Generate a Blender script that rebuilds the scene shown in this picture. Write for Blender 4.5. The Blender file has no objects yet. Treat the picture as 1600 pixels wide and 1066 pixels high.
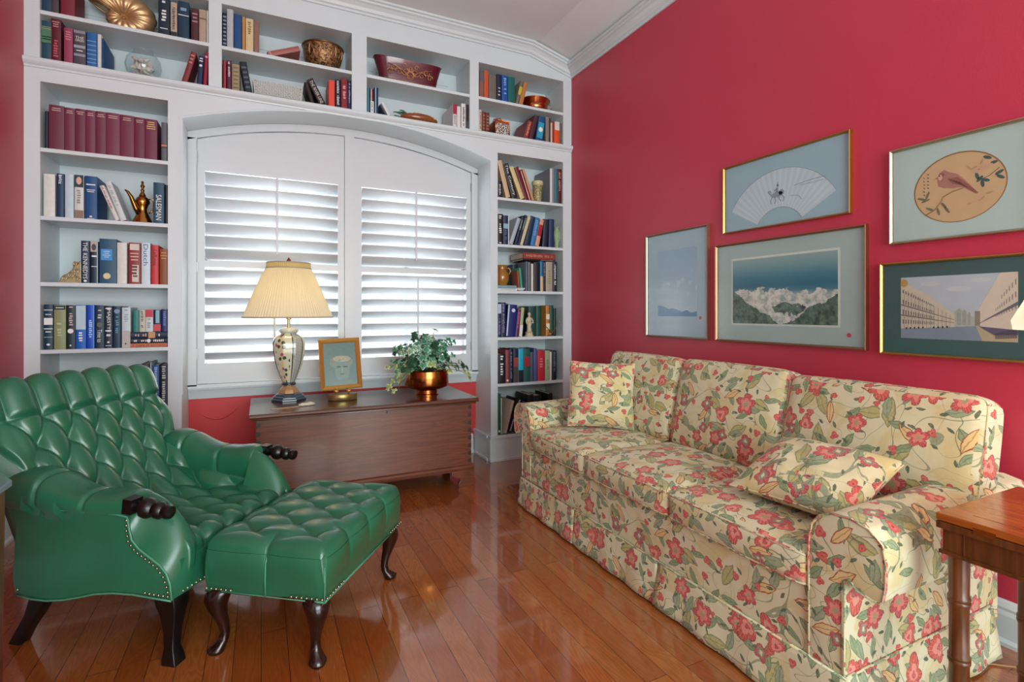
import bpy, bmesh, math, random
from mathutils import Vector, Matrix
random.seed(7)
S = bpy.context.scene
COL = S.collection
R = math.radians
PI = math.pi

# ---------------------------------------------------------------- camera, world, light, exposure
cam_d = bpy.data.cameras.new('camera'); cam = bpy.data.objects.new('camera', cam_d); COL.objects.link(cam)
cam_d.sensor_width = 36.0; cam_d.lens = 807/1600*36; cam_d.shift_y = -45/1600; cam_d.clip_start = .02
cam.location = (0, 0, 1.05); cam.rotation_euler = (R(90), 0, R(-25.9))
S.camera = cam

wld = bpy.data.worlds.new('daylight'); S.world = wld; wld.use_nodes = True
_b = wld.node_tree.nodes['Background']; _b.inputs[0].default_value = (.82, .94, 1.0, 1); _b.inputs[1].default_value = .80

def area(name, loc, rot, sx, sy, power, col=(1, 1, 1)):
    d = bpy.data.lights.new(name, 'AREA'); d.shape = 'RECTANGLE'; d.size = sx; d.size_y = sy; d.energy = power; d.color = col
    o = bpy.data.objects.new(name, d); COL.objects.link(o); o.location = loc; o.rotation_euler = rot
    return o
# daylight entering by the shuttered window; added unseen fill light behind the camera
area('window_daylight', (.53, 4.25, 1.45), (R(90), 0, R(180)), 2.2, 1.7, 40, (.93, .97, 1))
area('rear_fill', (.55, -2.95, 1.45), (R(90), 0, 0), 2.8, 2.3, 112, (.905, 1, .995))
S.view_settings.view_transform = 'Standard'; S.view_settings.look = 'None'
S.view_settings.gamma = 1.0; S.view_settings.exposure = 0.72; S.view_settings.use_curve_mapping = False

# ---------------------------------------------------------------- materials
def lin(h):
    h = h.lstrip('#'); v = [int(h[i:i+2], 16)/255 for i in (0, 2, 4)]
    return tuple(((x+.055)/1.055)**2.4 if x > .04045 else x/12.92 for x in v) + (1,)

class NT:
    def __init__(s, name):
        s.m = bpy.data.materials.new(name); s.m.use_nodes = True
        s.t = s.m.node_tree; s.bsdf = s.t.nodes['Principled BSDF']; s.out = s.t.nodes['Material Output']
    def n(s, typ, **kw):
        nd = s.t.nodes.new(typ)
        for k, v in kw.items():
            if k[0] == 'i' and k[1:].isdigit(): s.set(nd.inputs[int(k[1:])], v)
            else: setattr(nd, k, v)
        return nd
    def set(s, sock, v):
        if isinstance(v, bpy.types.NodeSocket): s.t.links.new(v, sock)
        elif isinstance(v, bpy.types.Node): s.t.links.new(v.outputs[0], sock)
        else: sock.default_value = v
    def math(s, op, a, b=0.0, c=0.0, clamp=False):
        nd = s.t.nodes.new('ShaderNodeMath'); nd.operation = op; nd.use_clamp = clamp
        s.set(nd.inputs[0], a); s.set(nd.inputs[1], b); s.set(nd.inputs[2], c); return nd.outputs[0]
    def vmath(s, op, a, b=(0, 0, 0), scale=None):
        nd = s.t.nodes.new('ShaderNodeVectorMath'); nd.operation = op
        s.set(nd.inputs[0], a); s.set(nd.inputs[1], b)
        if scale is not None: s.set(nd.inputs[3], scale)
        return nd.outputs[0]
    def mix(s, fac, a, b, mode='MIX'):
        nd = s.t.nodes.new('ShaderNodeMix'); nd.data_type = 'RGBA'; nd.blend_type = mode
        s.set(nd.inputs[0], fac); s.set(nd.inputs[6], a); s.set(nd.inputs[7], b); return nd.outputs[2]
    def ramp(s, fac, stops, interp='LINEAR'):
        nd = s.t.nodes.new('ShaderNodeValToRGB'); nd.color_ramp.interpolation = interp
        e = nd.color_ramp.elements
        while len(e) < len(stops): e.new(.5)
        for el, (p, c) in zip(e, stops): el.position = p; el.color = c
        s.set(nd.inputs[0], fac); return nd.outputs[0]
    def noise(s, vec, scale, detail=2, rough=.5, dist=0, dim='3D'):
        nd = s.t.nodes.new('ShaderNodeTexNoise'); nd.noise_dimensions = dim
        if vec is not None: s.set(nd.inputs['Vector'], vec)
        nd.inputs['Scale'].default_value = scale; nd.inputs['Detail'].default_value = detail
        nd.inputs['Roughness'].default_value = rough; nd.inputs['Distortion'].default_value = dist
        return nd
    def coord(s, which='Object'): return s.n('ShaderNodeTexCoord').outputs[which]
    def mapping(s, vec, loc=(0, 0, 0), rot=(0, 0, 0), sc=(1, 1, 1)):
        nd = s.t.nodes.new('ShaderNodeMapping'); s.set(nd.inputs[0], vec)
        nd.inputs[1].default_value = loc; nd.inputs[2].default_value = rot; nd.inputs[3].default_value = sc; return nd.outputs[0]
    def bump(s, h, strength, dist=.01):
        nd = s.t.nodes.new('ShaderNodeBump'); nd.inputs['Strength'].default_value = strength; nd.inputs['Distance'].default_value = dist
        s.set(nd.inputs['Height'], h); s.t.links.new(nd.outputs[0], s.bsdf.inputs['Normal']); return nd
    def base(s, c): s.set(s.bsdf.inputs['Base Color'], c)
    def p(s, **kw):
        for k, v in kw.items(): s.bsdf.inputs[k.replace('_', ' ')].default_value = v
        return s

_mc = {}
def plain(hexc, rough=.55, metal=0.0, var=.08, nscale=25, bump=0.0, coat=0.0, spec=.5):
    key = (hexc, rough, metal, var, nscale, bump, coat)
    if key in _mc: return _mc[key]
    k = NT('paint_' + hexc.lstrip('#')); c = lin(hexc)
    nz = k.noise(k.coord(), nscale, 3)
    lo = tuple(x*(1-var) for x in c[:3]) + (1,); hi = tuple(min(1, x*(1+var)) for x in c[:3]) + (1,)
    k.base(k.mix(nz.outputs[0], lo, hi)); k.p(Roughness=rough, Metallic=metal)
    k.bsdf.inputs['Coat Weight'].default_value = coat; k.bsdf.inputs['Coat Roughness'].default_value = .08
    k.bsdf.inputs['Specular IOR Level'].default_value = spec
    if bump: k.bump(nz.outputs[0], bump, .002)
    _mc[key] = k.m; return k.m

def wall_mat(name, hexc, bump=.35, rough=.42):
    k = NT(name); c = lin(hexc); co = k.coord()
    nz = k.noise(co, 3, 2); k.base(k.mix(nz.outputs[0], tuple(x*.95 for x in c[:3])+(1,), tuple(x*1.05 for x in c[:3])+(1,)))
    k.p(Roughness=rough); n2 = k.noise(co, 260, 2); k.bump(n2.outputs[0], bump, .0012); return k.m

M = {}
M['white'] = wall_mat('white_gloss_paint', '#d3dee1', .04, .38)
M['cream'] = wall_mat('cream_wall_paint', '#cfd0c8', .3, .6)
M['ceiling'] = wall_mat('ceiling_paint', '#eaf0f2', .15, .8)
M['red'] = wall_mat('red_wall_paint', '#c0384e', .5, .40)
M['red2'] = wall_mat('red_plaster_paint', '#cf3c40', .35, .5)
M['shutter'] = plain('#d2d7da', .35, var=.01)

def floor_mat():
    k = NT('oak_plank_floor'); co = k.coord()
    sw = k.n('ShaderNodeSeparateXYZ', i0=co); cb = k.n('ShaderNodeCombineXYZ', i0=sw.outputs[1], i1=sw.outputs[0], i2=0.0)
    def brick(c1, c2, mort):
        b = k.n('ShaderNodeTexBrick', i0=cb.outputs[0], offset=.37, offset_frequency=2, squash=1.0)
        b.inputs['Scale'].default_value = 1; b.inputs['Mortar Size'].default_value = .0009; b.inputs['Mortar Smooth'].default_value = .2
        b.inputs['Brick Width'].default_value = 1.15; b.inputs['Row Height'].default_value = .0755; b.inputs['Bias'].default_value = 0
        b.inputs['Color1'].default_value = c1; b.inputs['Color2'].default_value = c2; b.inputs['Mortar'].default_value = mort
        return b
    b = brick((0, 0, 0, 1), (1, 1, 1, 1), (.5, .5, .5, 1))
    rnd = b.outputs[0]
    off = k.vmath('SCALE', rnd, (0, 0, 0), 7.3)
    v = k.vmath('ADD', k.mapping(co, sc=(11, 1.6, 1)), off)
    ring = k.noise(v, 1.6, 2, .5, .4)
    lines = k.math('FRACT', k.math('MULTIPLY', ring.outputs[0], 16))
    lines = k.math('ABSOLUTE', k.math('SUBTRACT', lines, .5))
    pores = k.noise(k.mapping(co, sc=(260, 9, 1)), 1.5, 3)
    base = k.ramp(rnd, [(0, lin('#9a5322')), (.5, lin('#b0652f')), (1, lin('#be763a'))])
    g = k.math('ADD', k.math('MULTIPLY', lines, .9), k.math('MULTIPLY', pores.outputs[0], .5))
    col = k.mix(k.math('MULTIPLY', k.math('SUBTRACT', 1.0, g, clamp=True), .75), base, lin('#7c3d17'))
    col = k.mix(b.outputs['Fac'], col, lin('#341708'))
    k.base(col); k.p(Roughness=.2); k.bsdf.inputs['Coat Weight'].default_value = 1.0; k.bsdf.inputs['Coat IOR'].default_value = 1.6; k.bsdf.inputs['Coat Roughness'].default_value = .06
    k.bump(k.math('SUBTRACT', k.math('MULTIPLY', lines, .15), k.math('MULTIPLY', b.outputs['Fac'], 1.0)), .22, .0015)
    return k.m
M['floor'] = floor_mat()

def wood_mat(name, c1, c2, axis=0, rough=.25, coat=.3, sc=1.0, warp=.35, freq=7):
    k = NT(name); co = k.coord(); s = [16, 16, 16]; s[axis] = 1.3
    n = k.noise(k.mapping(co, sc=tuple(x*sc for x in s)), 1.3, 3, .55, warp)
    r = k.math('ABSOLUTE', k.math('SUBTRACT', k.math('FRACT', k.math('MULTIPLY', n.outputs[0], freq)), .5))
    s2 = [180, 180, 180]; s2[axis] = 6
    f = k.noise(k.mapping(co, sc=tuple(s2)), 1, 3)
    big = k.noise(co, 3.0, 3)
    g = k.math('ADD', k.math('MULTIPLY', r, 1.0), k.math('MULTIPLY', f.outputs[0], .35), clamp=True)
    c = k.mix(g, lin(c1), lin(c2)); c = k.mix(k.math('MULTIPLY', big.outputs[0], .35), c, lin(c1))
    k.base(c); k.p(Roughness=rough); k.bsdf.inputs['Coat Weight'].default_value = coat; k.bsdf.inputs['Coat Roughness'].default_value = .12
    k.bump(f.outputs[0], .06, .001); return k.m
M['chest'] = wood_mat('aged_walnut', '#552a19', '#81482e', 0, .38, .15)
M['chest_v'] = wood_mat('aged_walnut_lid', '#46281c', '#6e4230', 0, .2, .35)
M['table'] = wood_mat('honey_mahogany', '#8c4414', '#bc6a28', 1, .22, .4)
M['table_dark'] = wood_mat('toned_mahogany', '#4c2a12', '#7a4a22', 2, .3, .3)
M['darkwood'] = wood_mat('dark_mahogany', '#180a07', '#2c130c', 2, .22, .35)
M['blackwood'] = wood_mat('ebonised_wood', '#060606', '#0e0c0c', 0, .36, .15)
M['brownwood'] = wood_mat('brown_table_wood', '#5c3020', '#8c5638', 2, .3, .3)

def leather():
    k = NT('green_leather'); co = k.coord()
    n = k.noise(co, 7, 4); f = k.n('ShaderNodeTexVoronoi'); k.set(f.inputs['Vector'], co); f.inputs['Scale'].default_value = 420
    k.base(k.mix(n.outputs[0], lin('#18583e'), lin('#2b7654')))
    k.p(Roughness=.3); k.bsdf.inputs['Coat Weight'].default_value = .35; k.bsdf.inputs['Coat Roughness'].default_value = .22
    h = k.math('ADD', k.math('MULTIPLY', f.outputs['Distance'], .35), k.math('MULTIPLY', k.noise(co, 60, 4).outputs[0], .8))
    k.bump(h, .18, .0015); return k.m
M['leather'] = leather()
M['piping_green'] = plain('#4f9070', .4)
M['brass'] = plain('#c09048', .22, 1.0, .12, 8)
M['brass_bright'] = plain('#d0a050', .28, .6, .15, 6)
M['copper'] = plain('#c4734c', .16, 1.0, .15, 8)
M['gold'] = plain('#cfae80', .42, .75, .2, 14)
M['goldleaf'] = plain('#b98b45', .38, .8, .2, 30, .2)
M['nail'] = plain('#a8a088', .3, 1.0)
M['paper'] = plain('#d8cfba', .8, var=.06, nscale=120)

# floral cotton: flowers, leaves and stems are drawn from cell coordinates of the cloth's own UV map
def floral(name, basec, tint, seed=0.0, white=0.0):
    k = NT(name); uv = k.coord('UV'); uv = k.vmath('ADD', uv, (seed, seed*.7, 0))
    wob = k.noise(uv, 30, 2, dim='2D').outputs[1]
    uvw = k.vmath('ADD', uv, k.vmath('SCALE', k.vmath('SUBTRACT', wob, (.5, .5, .5)), (0, 0, 0), .012))
    soft = k.noise(uv, 9, 3, .5, .5, dim='2D').outputs[0]
    col = k.mix(k.ramp(soft, [(.5, (0, 0, 0, 1)), (.62, (1, 1, 1, 1))]), lin(basec), lin(tint))
    def cell(scale, off, jit=.7, src=None):
        v = k.n('ShaderNodeTexVoronoi', voronoi_dimensions='2D', feature='F1')
        vec = k.vmath('ADD', src or uvw, (off, off*1.37, 0))
        k.set(v.inputs['Vector'], vec); v.inputs['Scale'].default_value = scale; v.inputs['Randomness'].default_value = jit
        loc = k.vmath('SUBTRACT', vec, v.outputs['Position'])
        sc = k.n('ShaderNodeSeparateColor', i0=v.outputs['Color'])
        rot = k.n('ShaderNodeVectorRotate', rotation_type='Z_AXIS'); k.set(rot.inputs['Vector'], loc)
        k.set(rot.inputs['Angle'], k.math('MULTIPLY', sc.outputs[0], 6.283))
        s = k.n('ShaderNodeSeparateXYZ', i0=rot.outputs[0])
        return s.outputs[0], s.outputs[1], sc.outputs[1], sc.outputs[2]
    def leaf(col, scale, off, L, w, fill, edge, dens, vein, jit=.7, shift=0.0):
        x, y, g, b = cell(scale, off, jit)
        if shift: x = k.math('SUBTRACT', x, shift)
        xn = k.math('DIVIDE', x, L); wid = k.math('MULTIPLY', k.math('SUBTRACT', 1.0, k.math('MULTIPLY', xn, xn)), w)
        d = k.math('SUBTRACT', wid, k.math('ABSOLUTE', y))
        on = k.math('LESS_THAN', g, dens)
        m = k.math('MULTIPLY', k.math('GREATER_THAN', d, 0.0), on)
        inn = k.math('GREATER_THAN', d, w*.2)
        vn = k.math('LESS_THAN', k.math('ABSOLUTE', y), w*.09)
        c = k.mix(inn, lin(edge), lin(fill)); c = k.mix(k.math('MULTIPLY', vn, .7), c, lin(vein))
        return k.mix(m, col, c)
    def line(col, scale, off, width, c, st=1.0):
        n = k.noise(k.vmath('ADD', uv, (off, off, 0)), scale, 1, .4, .8, dim='2D').outputs[0]
        d = k.math('ABSOLUTE', k.math('SUBTRACT', n, .5))
        return k.mix(k.math('MULTIPLY', k.math('LESS_THAN', d, width), st), col, lin(c))
    def flower(col, scale, off, R0, pet, dens, outc, midc, inc, jit=.65, half=False):
        x, y, g, b = cell(scale, off, jit)
        r = k.math('SQRT', k.math('ADD', k.math('MULTIPLY', x, x), k.math('MULTIPLY', y, y)))
        th = k.math('ARCTAN2', y, x)
        p = k.math('ABSOLUTE', k.math('COSINE', k.math('MULTIPLY', th, pet/2)))
        Rr = k.math('MULTIPLY', k.math('ADD', .62, k.math('MULTIPLY', p, .38)), k.math('MULTIPLY', R0, k.math('ADD', .7, k.math('MULTIPLY', b, .45))))
        if half: Rr = k.math('MULTIPLY', Rr, k.math('ADD', .72, k.math('MULTIPLY', k.math('COSINE', th), .42)))
        q = k.math('DIVIDE', r, Rr)
        on = k.math('LESS_THAN', g, dens)
        m = k.math('MULTIPLY', k.math('LESS_THAN', q, 1.0), on)
        c = k.ramp(q, [(0, lin(inc)), (.2, lin(inc)), (.24, lin(midc)), (.5, lin(midc)), (.56, lin(outc)), (.86, lin(outc)), (.9, lin('#96484a'))], 'CONSTANT')
        st = k.math('GREATER_THAN', k.math('FRACT', k.math('MULTIPLY', th, 4.1)), .82)
        c = k.mix(k.math('MULTIPLY', st, .5), c, lin('#e8a090'))
        return k.mix(m, col, c)
    col = leaf(col, 9.5, 3.1, .046, .020, '#b9b277', '#8a9066', .55, '#7f8a5c')
    col = line(col, 5.0, 9.0, .0050, '#75866a', .75)
    col = line(col, 7.0, 4.4, .0034, '#56644e', .75)
    col = leaf(col, 13, 7.7, .032, .011, '#8ba076', '#6a8060', .62, '#5a7258')
    col = leaf(col, 12, 5.2, .034, .014, '#98a886', '#7c9072', .5, '#66805f')
    col = leaf(col, 8, 1.3, .040, .014, '#dcc184', '#9c4c3c', .5, '#a8683c')
    col = leaf(col, 22, 6.1, .012, .0045, '#5c6e54', '#4c5c48', .5, '#48604a')
    col = flower(col, 15, 2.2, .014, 3, .42, '#c8504a', '#d86058', '#a82c34')
    col = flower(col, 7.0, 8.8, .040, 5, .50, '#c4484a', '#de8478', '#98a074')
    col = flower(col, 6.0, 5.9, .048, 4, .40, '#cb5448', '#e29484', '#c0444a', half=True)
    col = flower(col, 8.6, 11.3, .028, 4, .34, '#b84a54', '#7c9074', '#e0d8b0')
    pt = k.noise(uv, 120, 3, .6, 1.0, dim='2D').outputs[0]
    col = k.mix(k.math('MULTIPLY', k.ramp(pt, [(.52, (0, 0, 0, 1)), (.7, (1, 1, 1, 1))]), .28), col, lin('#ded6b6'))
    if white: col = k.mix(white, col, lin('#dfe2cf'))
    k.base(col); k.p(Roughness=.85); k.bsdf.inputs['Sheen Weight'].default_value = .15
    wv = k.noise(k.vmath('SCALE', uv, (0, 0, 0), 1.0), 900, 1, dim='2D').outputs[0]
    fold = k.noise(k.coord(), 9, 2).outputs[0]
    k.bump(k.math('ADD', k.math('MULTIPLY', wv, .3), k.math('MULTIPLY', fold, 2.4)), .25, .004)
    return k.m
M['floral'] = floral('floral_cotton', '#d9d5b2', '#d3c794')
M['floral_pillow'] = floral('floral_cotton_pillow', '#dbd4ac', '#d6c78a', 3.3)
M['welt'] = plain('#7b6e50', .85)

def glass_mat(name='clear_glass', tint=(1, 1, 1, 1), gl=1.0, rough=.03):
    k = NT(name); t = k.n('ShaderNodeBsdfTransparent', i0=tint); g = k.n('ShaderNodeBsdfGlossy', i0=(1, 1, 1, 1)); g.inputs['Roughness'].default_value = rough
    ge = k.n('ShaderNodeNewGeometry'); dt = k.t.nodes.new('ShaderNodeVectorMath'); dt.operation = 'DOT_PRODUCT'
    k.set(dt.inputs[0], ge.outputs['Normal']); k.set(dt.inputs[1], ge.outputs['Incoming'])
    fz = k.math('POWER', k.math('SUBTRACT', 1.0, k.math('ABSOLUTE', dt.outputs['Value']), clamp=True), 5.0)
    fr = k.math('ADD', .04, k.math('MULTIPLY', fz, .96))
    mx = k.n('ShaderNodeMixShader'); k.set(mx.inputs[0], k.math('MULTIPLY', fr, gl)); k.set(mx.inputs[1], t); k.set(mx.inputs[2], g)
    k.t.links.new(mx.outputs[0], k.out.inputs[0]); return k.m
M['glass'] = glass_mat()

# ---------------------------------------------------------------- mesh helpers
def link(o, parent=None):
    COL.objects.link(o)
    if parent: o.parent = parent
    return o
def empty(name, loc=(0, 0, 0), rz=0.0):
    o = bpy.data.objects.new(name, None); o.location = loc; o.rotation_euler = (0, 0, rz); o.empty_display_size = .05
    return link(o)
def tag(o, label=None, cat=None, group=None, kind=None):
    if label: o['label'] = label
    if cat: o['category'] = cat
    if group: o['group'] = group
    if kind: o['kind'] = kind
    return o

class MB:
    def __init__(s): s.bm = bmesh.new(); s.mats = []; s.cur = 0
    def mat(s, m):
        if m not in s.mats: s.mats.append(m)
        s.cur = s.mats.index(m); return s
    def _fin(s, f): f.material_index = s.cur; return f
    def face(s, pts):
        return s._fin(s.bm.faces.new([s.bm.verts.new(p) for p in pts]))
    def box(s, x0, x1, y0, y1, z0, z1, mx=None):
        c = [(x0, y0, z0), (x1, y0, z0), (x1, y1, z0), (x0, y1, z0), (x0, y0, z1), (x1, y0, z1), (x1, y1, z1), (x0, y1, z1)]
        if mx is not None: c = [mx @ Vector(p) for p in c]
        v = [s.bm.verts.new(p) for p in c]
        for q in ((3, 2, 1, 0), (4, 5, 6, 7), (0, 1, 5, 4), (1, 2, 6, 5), (2, 3, 7, 6), (3, 0, 4, 7)): s._fin(s.bm.faces.new([v[i] for i in q]))
        return s
    def prism(s, pts, a, b, axis=1):
        def P(p, t):
            if axis == 1: return (p[0], t, p[1])
            if axis == 0: return (t, p[0], p[1])
            return (p[0], p[1], t)
        A = [s.bm.verts.new(P(p, a)) for p in pts]; B = [s.bm.verts.new(P(p, b)) for p in pts]
        n = len(pts); s._fin(s.bm.faces.new(A)); s._fin(s.bm.faces.new(B[::-1]))
        for i in range(n): s._fin(s.bm.faces.new([A[i], B[i], B[(i+1) % n], A[(i+1) % n]]))
        return s
    def rings(s, rs, cap=True, closed=True):
        V = [[s.bm.verts.new(p) for p in r] for r in rs]
        for a, b in zip(V, V[1:]):
            n = len(a)
            for i in range(n if closed else n-1): s._fin(s.bm.faces.new([a[i], a[(i+1) % n], b[(i+1) % n], b[i]]))
        if cap and closed:
            s._fin(s.bm.faces.new(V[0][::-1])); s._fin(s.bm.faces.new(V[-1]))
        return s
    def grid(s, P): return s.rings(P, cap=False, closed=False)
    def lathe(s, prof, seg=32, c=(0, 0, 0), mx=None, sx=1.0, sy=1.0, rot=0.0):
        rs = []
        for r, z in prof:
            ring = [Vector((c[0]+sx*max(r, 1e-4)*math.cos(rot+2*PI*i/seg), c[1]+sy*max(r, 1e-4)*math.sin(rot+2*PI*i/seg), c[2]+z)) for i in range(seg)]
            if mx is not None: ring = [mx @ p for p in ring]
            rs.append(ring)
        return s.rings(rs)
    def tube(s, pts, r, seg=8, closed=False, cap=True):
        pts = [Vector(p) for p in pts]; n = len(pts); rs = []
        rad = r if isinstance(r, (list, tuple)) else [r]*n
        up = Vector((0, 0, 1)); prev = None
        for i, p in enumerate(pts):
            if closed: d = pts[(i+1) % n]-pts[i-1]
            else: d = pts[min(i+1, n-1)]-pts[max(i-1, 0)]
            d.normalize()
            if prev is None:
                a = d.cross(up)
                if a.length < .1: a = d.cross(Vector((1, 0, 0)))
            else: a = prev - d*prev.dot(d)
            a.normalize(); prev = a; b = d.cross(a)
            rs.append([p+(a*math.cos(2*PI*j/seg)+b*math.sin(2*PI*j/seg))*rad[i] for j in range(seg)])
        if closed: rs.append(rs[0]); return s.rings(rs, cap=False)
        return s.rings(rs, cap=cap)
    def ball(s, c, r, u=10, v=7, sc=(1, 1, 1)):
        prof = [(r*math.sin(PI*i/v), -r*math.cos(PI*i/v)) for i in range(v+1)]
        mx = Matrix.Translation(c) @ Matrix.Diagonal((sc[0], sc[1], sc[2], 1))
        return s.lathe(prof, u, mx=mx)
    def build(s, name, m=None, parent=None, smooth=False, bevel=0.0, angle=None, weld=True, segs=2, uv=None, loc=None):
        if weld: bmesh.ops.remove_doubles(s.bm, verts=s.bm.verts, dist=1e-5)
        bmesh.ops.recalc_face_normals(s.bm, faces=s.bm.faces)
        if bevel:
            ed = [e for e in s.bm.edges if len(e.link_faces) == 2 and e.calc_face_angle(0) > R(25)]
            bmesh.ops.bevel(s.bm, geom=ed, offset=bevel, segments=segs, profile=.6, affect='EDGES', clamp_overlap=True)
        me = bpy.data.meshes.new(name); 
        if smooth or angle:
            for f in s.bm.faces: f.smooth = True
            if angle:
                for e in s.bm.edges:
                        if len(e.link_faces) != 2 or e.calc_face_angle(0) > R(angle): e.smooth = False
        if uv: box_uv(s.bm, uv)
        s.bm.to_mesh(me); s.bm.free()
        for mm in (s.mats if m is None else [m]): me.materials.append(mm)
        o = bpy.data.objects.new(name, me)
        if loc: o.location = loc
        return link(o, parent)

def box_uv(bm, mode):
    L = bm.loops.layers.uv.new('UVMap'); off = mode if isinstance(mode, tuple) else (0, 0)
    for f in bm.faces:
        n = f.normal; ax, ay, az = abs(n.x), abs(n.y), abs(n.z)
        for l in f.loops:
            p = l.vert.co
            if ax >= ay and ax >= az*.8: u, v = p.y, p.z
            elif az > ay: u, v = p.y, p.x*.9+.4
            else: u, v = p.x, p.z
            l[L].uv = (u+off[0], v+off[1])

def quick_box(name, b, m, parent=None, bevel=0.0):
    return MB().box(*b).build(name, m, parent, bevel=bevel)
def nest(child, parent):
    child.parent = parent; child.location = child.location-parent.location; return child
def struct(o): o['kind'] = 'structure'; return o

def text_mesh(txt):
    cu = bpy.data.curves.new('lettering', 'FONT'); cu.body = txt; cu.size = 1.0; cu.resolution_u = 2
    o = bpy.data.objects.new('lettering', cu); COL.objects.link(o)
    dg = bpy.context.evaluated_depsgraph_get(); me = bpy.data.meshes.new_from_object(o.evaluated_get(dg))
    bpy.data.objects.remove(o); bpy.data.curves.remove(cu)
    vs = [v.co.copy() for v in me.vertices]; fs = [list(p.vertices) for p in me.polygons]
    bpy.data.meshes.remove(me)
    x0 = min(v.x for v in vs); x1 = max(v.x for v in vs); y0 = min(v.y for v in vs); y1 = max(v.y for v in vs)
    return [((v.x-x0)/(x1-x0), (v.y-y0)/(y1-y0)) for v in vs], fs
# ---------------------------------------------------------------- room shell
XL, XR, YF, YB = -1.05, 2.12, 3.332, 3.62        # left wall, right wall, bookcase face, back wall
CZ = 3.0
struct(quick_box('floor', (-2.2, 2.3, -3.2, 3.8, -.06, 0), M['floor']))
struct(quick_box('wall_left', (XL-.1, XL, .3, YB+.1, 0, 3.1), M['red']))
struct(quick_box('wall_right', (XR, XR+.1, -3.2, YB+.1, 0, 3.1), M['red']))
# back wall with the window opening
m = MB(); WX0, WX1, WZ0 = -.386, 1.448, .60
m.box(XL, WX0, YB, YB+.12, 0, 3.05).box(WX1, XR, YB, YB+.12, 0, 3.05).box(WX0, WX1, YB, YB+.12, 0, WZ0).box(WX0, WX1, YB, YB+.12, 2.275, 3.05)
struct(m.build('wall_back', M['red2']))
# rear wall behind the viewer: two piers and a lintel round an opening made for the fill light
m = MB(); m.box(-2.2, -1.0, -3.2, -3.1, 0, 3.1).box(2.1, 2.3, -3.2, -3.1, 0, 3.1).box(-1.0, 2.1, -3.2, -3.1, 2.7, 3.1)
struct(m.build('wall_rear', M['cream']))
# ceiling: level, then a short slope down to the right wall
m = MB(); m.prism([(-2.2, CZ), (1.80, CZ), (XR+.02, 2.905), (XR+.02, 3.2), (-2.2, 3.2)], -3.2, YB+.1, 1)
struct(m.build('ceiling', M['ceiling']))
struct(quick_box('wall_corner', (-2.2, XL-.1, .3, .4, 0, 3.1), M['cream']))
struct(quick_box('wall_far_left', (-2.3, -2.2, -3.2, .4, 0, 3.1), M['cream']))

def crown_prof(z):   # (out from wall, z)
    return [(0, z), (.010, z), (.012, z+.012), (.022, z+.018), (.030, z+.034), (.046, z+.050), (.058, z+.056), (.060, z+.066), (.072, z+.070), (.074, z+.084), (0, z+.084)]
m = MB(); pr = crown_prof(2.822)
m.rings([[(XR-o, y, z) for o, z in pr] for y in (-3.1, YF)])
struct(m.build('trim_1', M['white']))
m = MB()
def cz(x): return 2.918 if x < 1.76 else 2.918-(x-1.76)/(XR-1.76)*.096
m.rings([[(x, YF-o, z) for o, z in crown_prof(cz(x))] for x in (XL, 1.76, XR)])
struct(m.build('trim_2', M['white']))
def baseboard(name, pts, out):   # pts: two floor points, out: unit normal into the room
    prof = [(0, 0), (.022, 0), (.022, .012), (.014, .022), (.014, .095), (.010, .108), (.012, .118), (.006, .132), (0, .14)]
    m = MB(); m.rings([[(p[0]+out[0]*o, p[1]+out[1]*o, z) for o, z in prof] for p in pts])
    return struct(m.build(name, M['white']))
baseboard('baseboard_right', [(XR, -3.1), (XR, YF)], (-1, 0))
baseboard('baseboard_left', [(XL, .3), (XL, YF)], (1, 0))
baseboard('baseboard_back', [(-.37, YB), (1.43, YB)], (0, -1))
# raised blister in the plaster under the window
def bl(t):
    return Vector((-.37+.39*t+.0, YB-.001, .50-.115*math.sin(PI*min(1, t*1.02))-.02*t))
m = MB(); m.tube([(-.365+.255*t, YB+.001, .475-.085*math.sin(PI*(t*.9+.03))+.02*t) for t in [i/20 for i in range(21)]], [.001+.006*math.sin(PI*i/20) for i in range(21)], 8)
struct(m.build('wall_patch', M['red2'], smooth=True))

# ---------------------------------------------------------------- built-in bookcase
bc = empty('built_in_bookcase', (.53, YF, 0)); tag(bc, 'white built-in bookcase wrapping round and over the arched window', 'bookcase')
def bpart(mb, name, **k):
    o = mb.build(name, M['white'], **k); o.parent = bc; o.location = (-.53, -YF, 0); return o
def arch_z(x, r=0.0):
    xc, hw, z0, rise = .531, .922, 2.118, .155
    rad = (hw*hw+rise*rise)/(2*rise); cz_ = z0+rise-rad
    return cz_+math.sqrt(max(0, (rad+r)**2-(x-xc)**2))
def band(m, xs, f0, f1, y0, y1):
    m.rings([[(x, y0, f0(x)), (x, y1, f0(x)), (x, y1, f1(x)), (x, y0, f1(x))] for x in xs])
SL, SR = (-.988, -.455), (1.505, 2.045)
UP = [(-.989, -.264), (-.2, .508), (.599, 1.294), (1.361, 2.047)]
LS = [1.870, 1.530, 1.200, .862, .532, .178]; RS = [1.867, 1.534, 1.204, .871, .541, .178]
F0, F1 = YF, YF+.022
m = MB()
for x0, x1 in ((XL, SL[0]), (SL[1], -.391), (1.453, SR[0]), (SR[1], XR)): m.box(x0, x1, F0, F1, .178, 2.275)
m.box(SL[0], SL[1], F0, F1, 2.198, 2.275).box(SR[0], SR[1], F0, F1, 2.180, 2.275)
N = 48; xs = [-.391+1.844*i/N for i in range(N+1)]
lo = [(x, arch_z(x)) for x in xs]
band(m, xs, lambda x: arch_z(x), lambda x: 2.2751, F0, F1)
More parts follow.
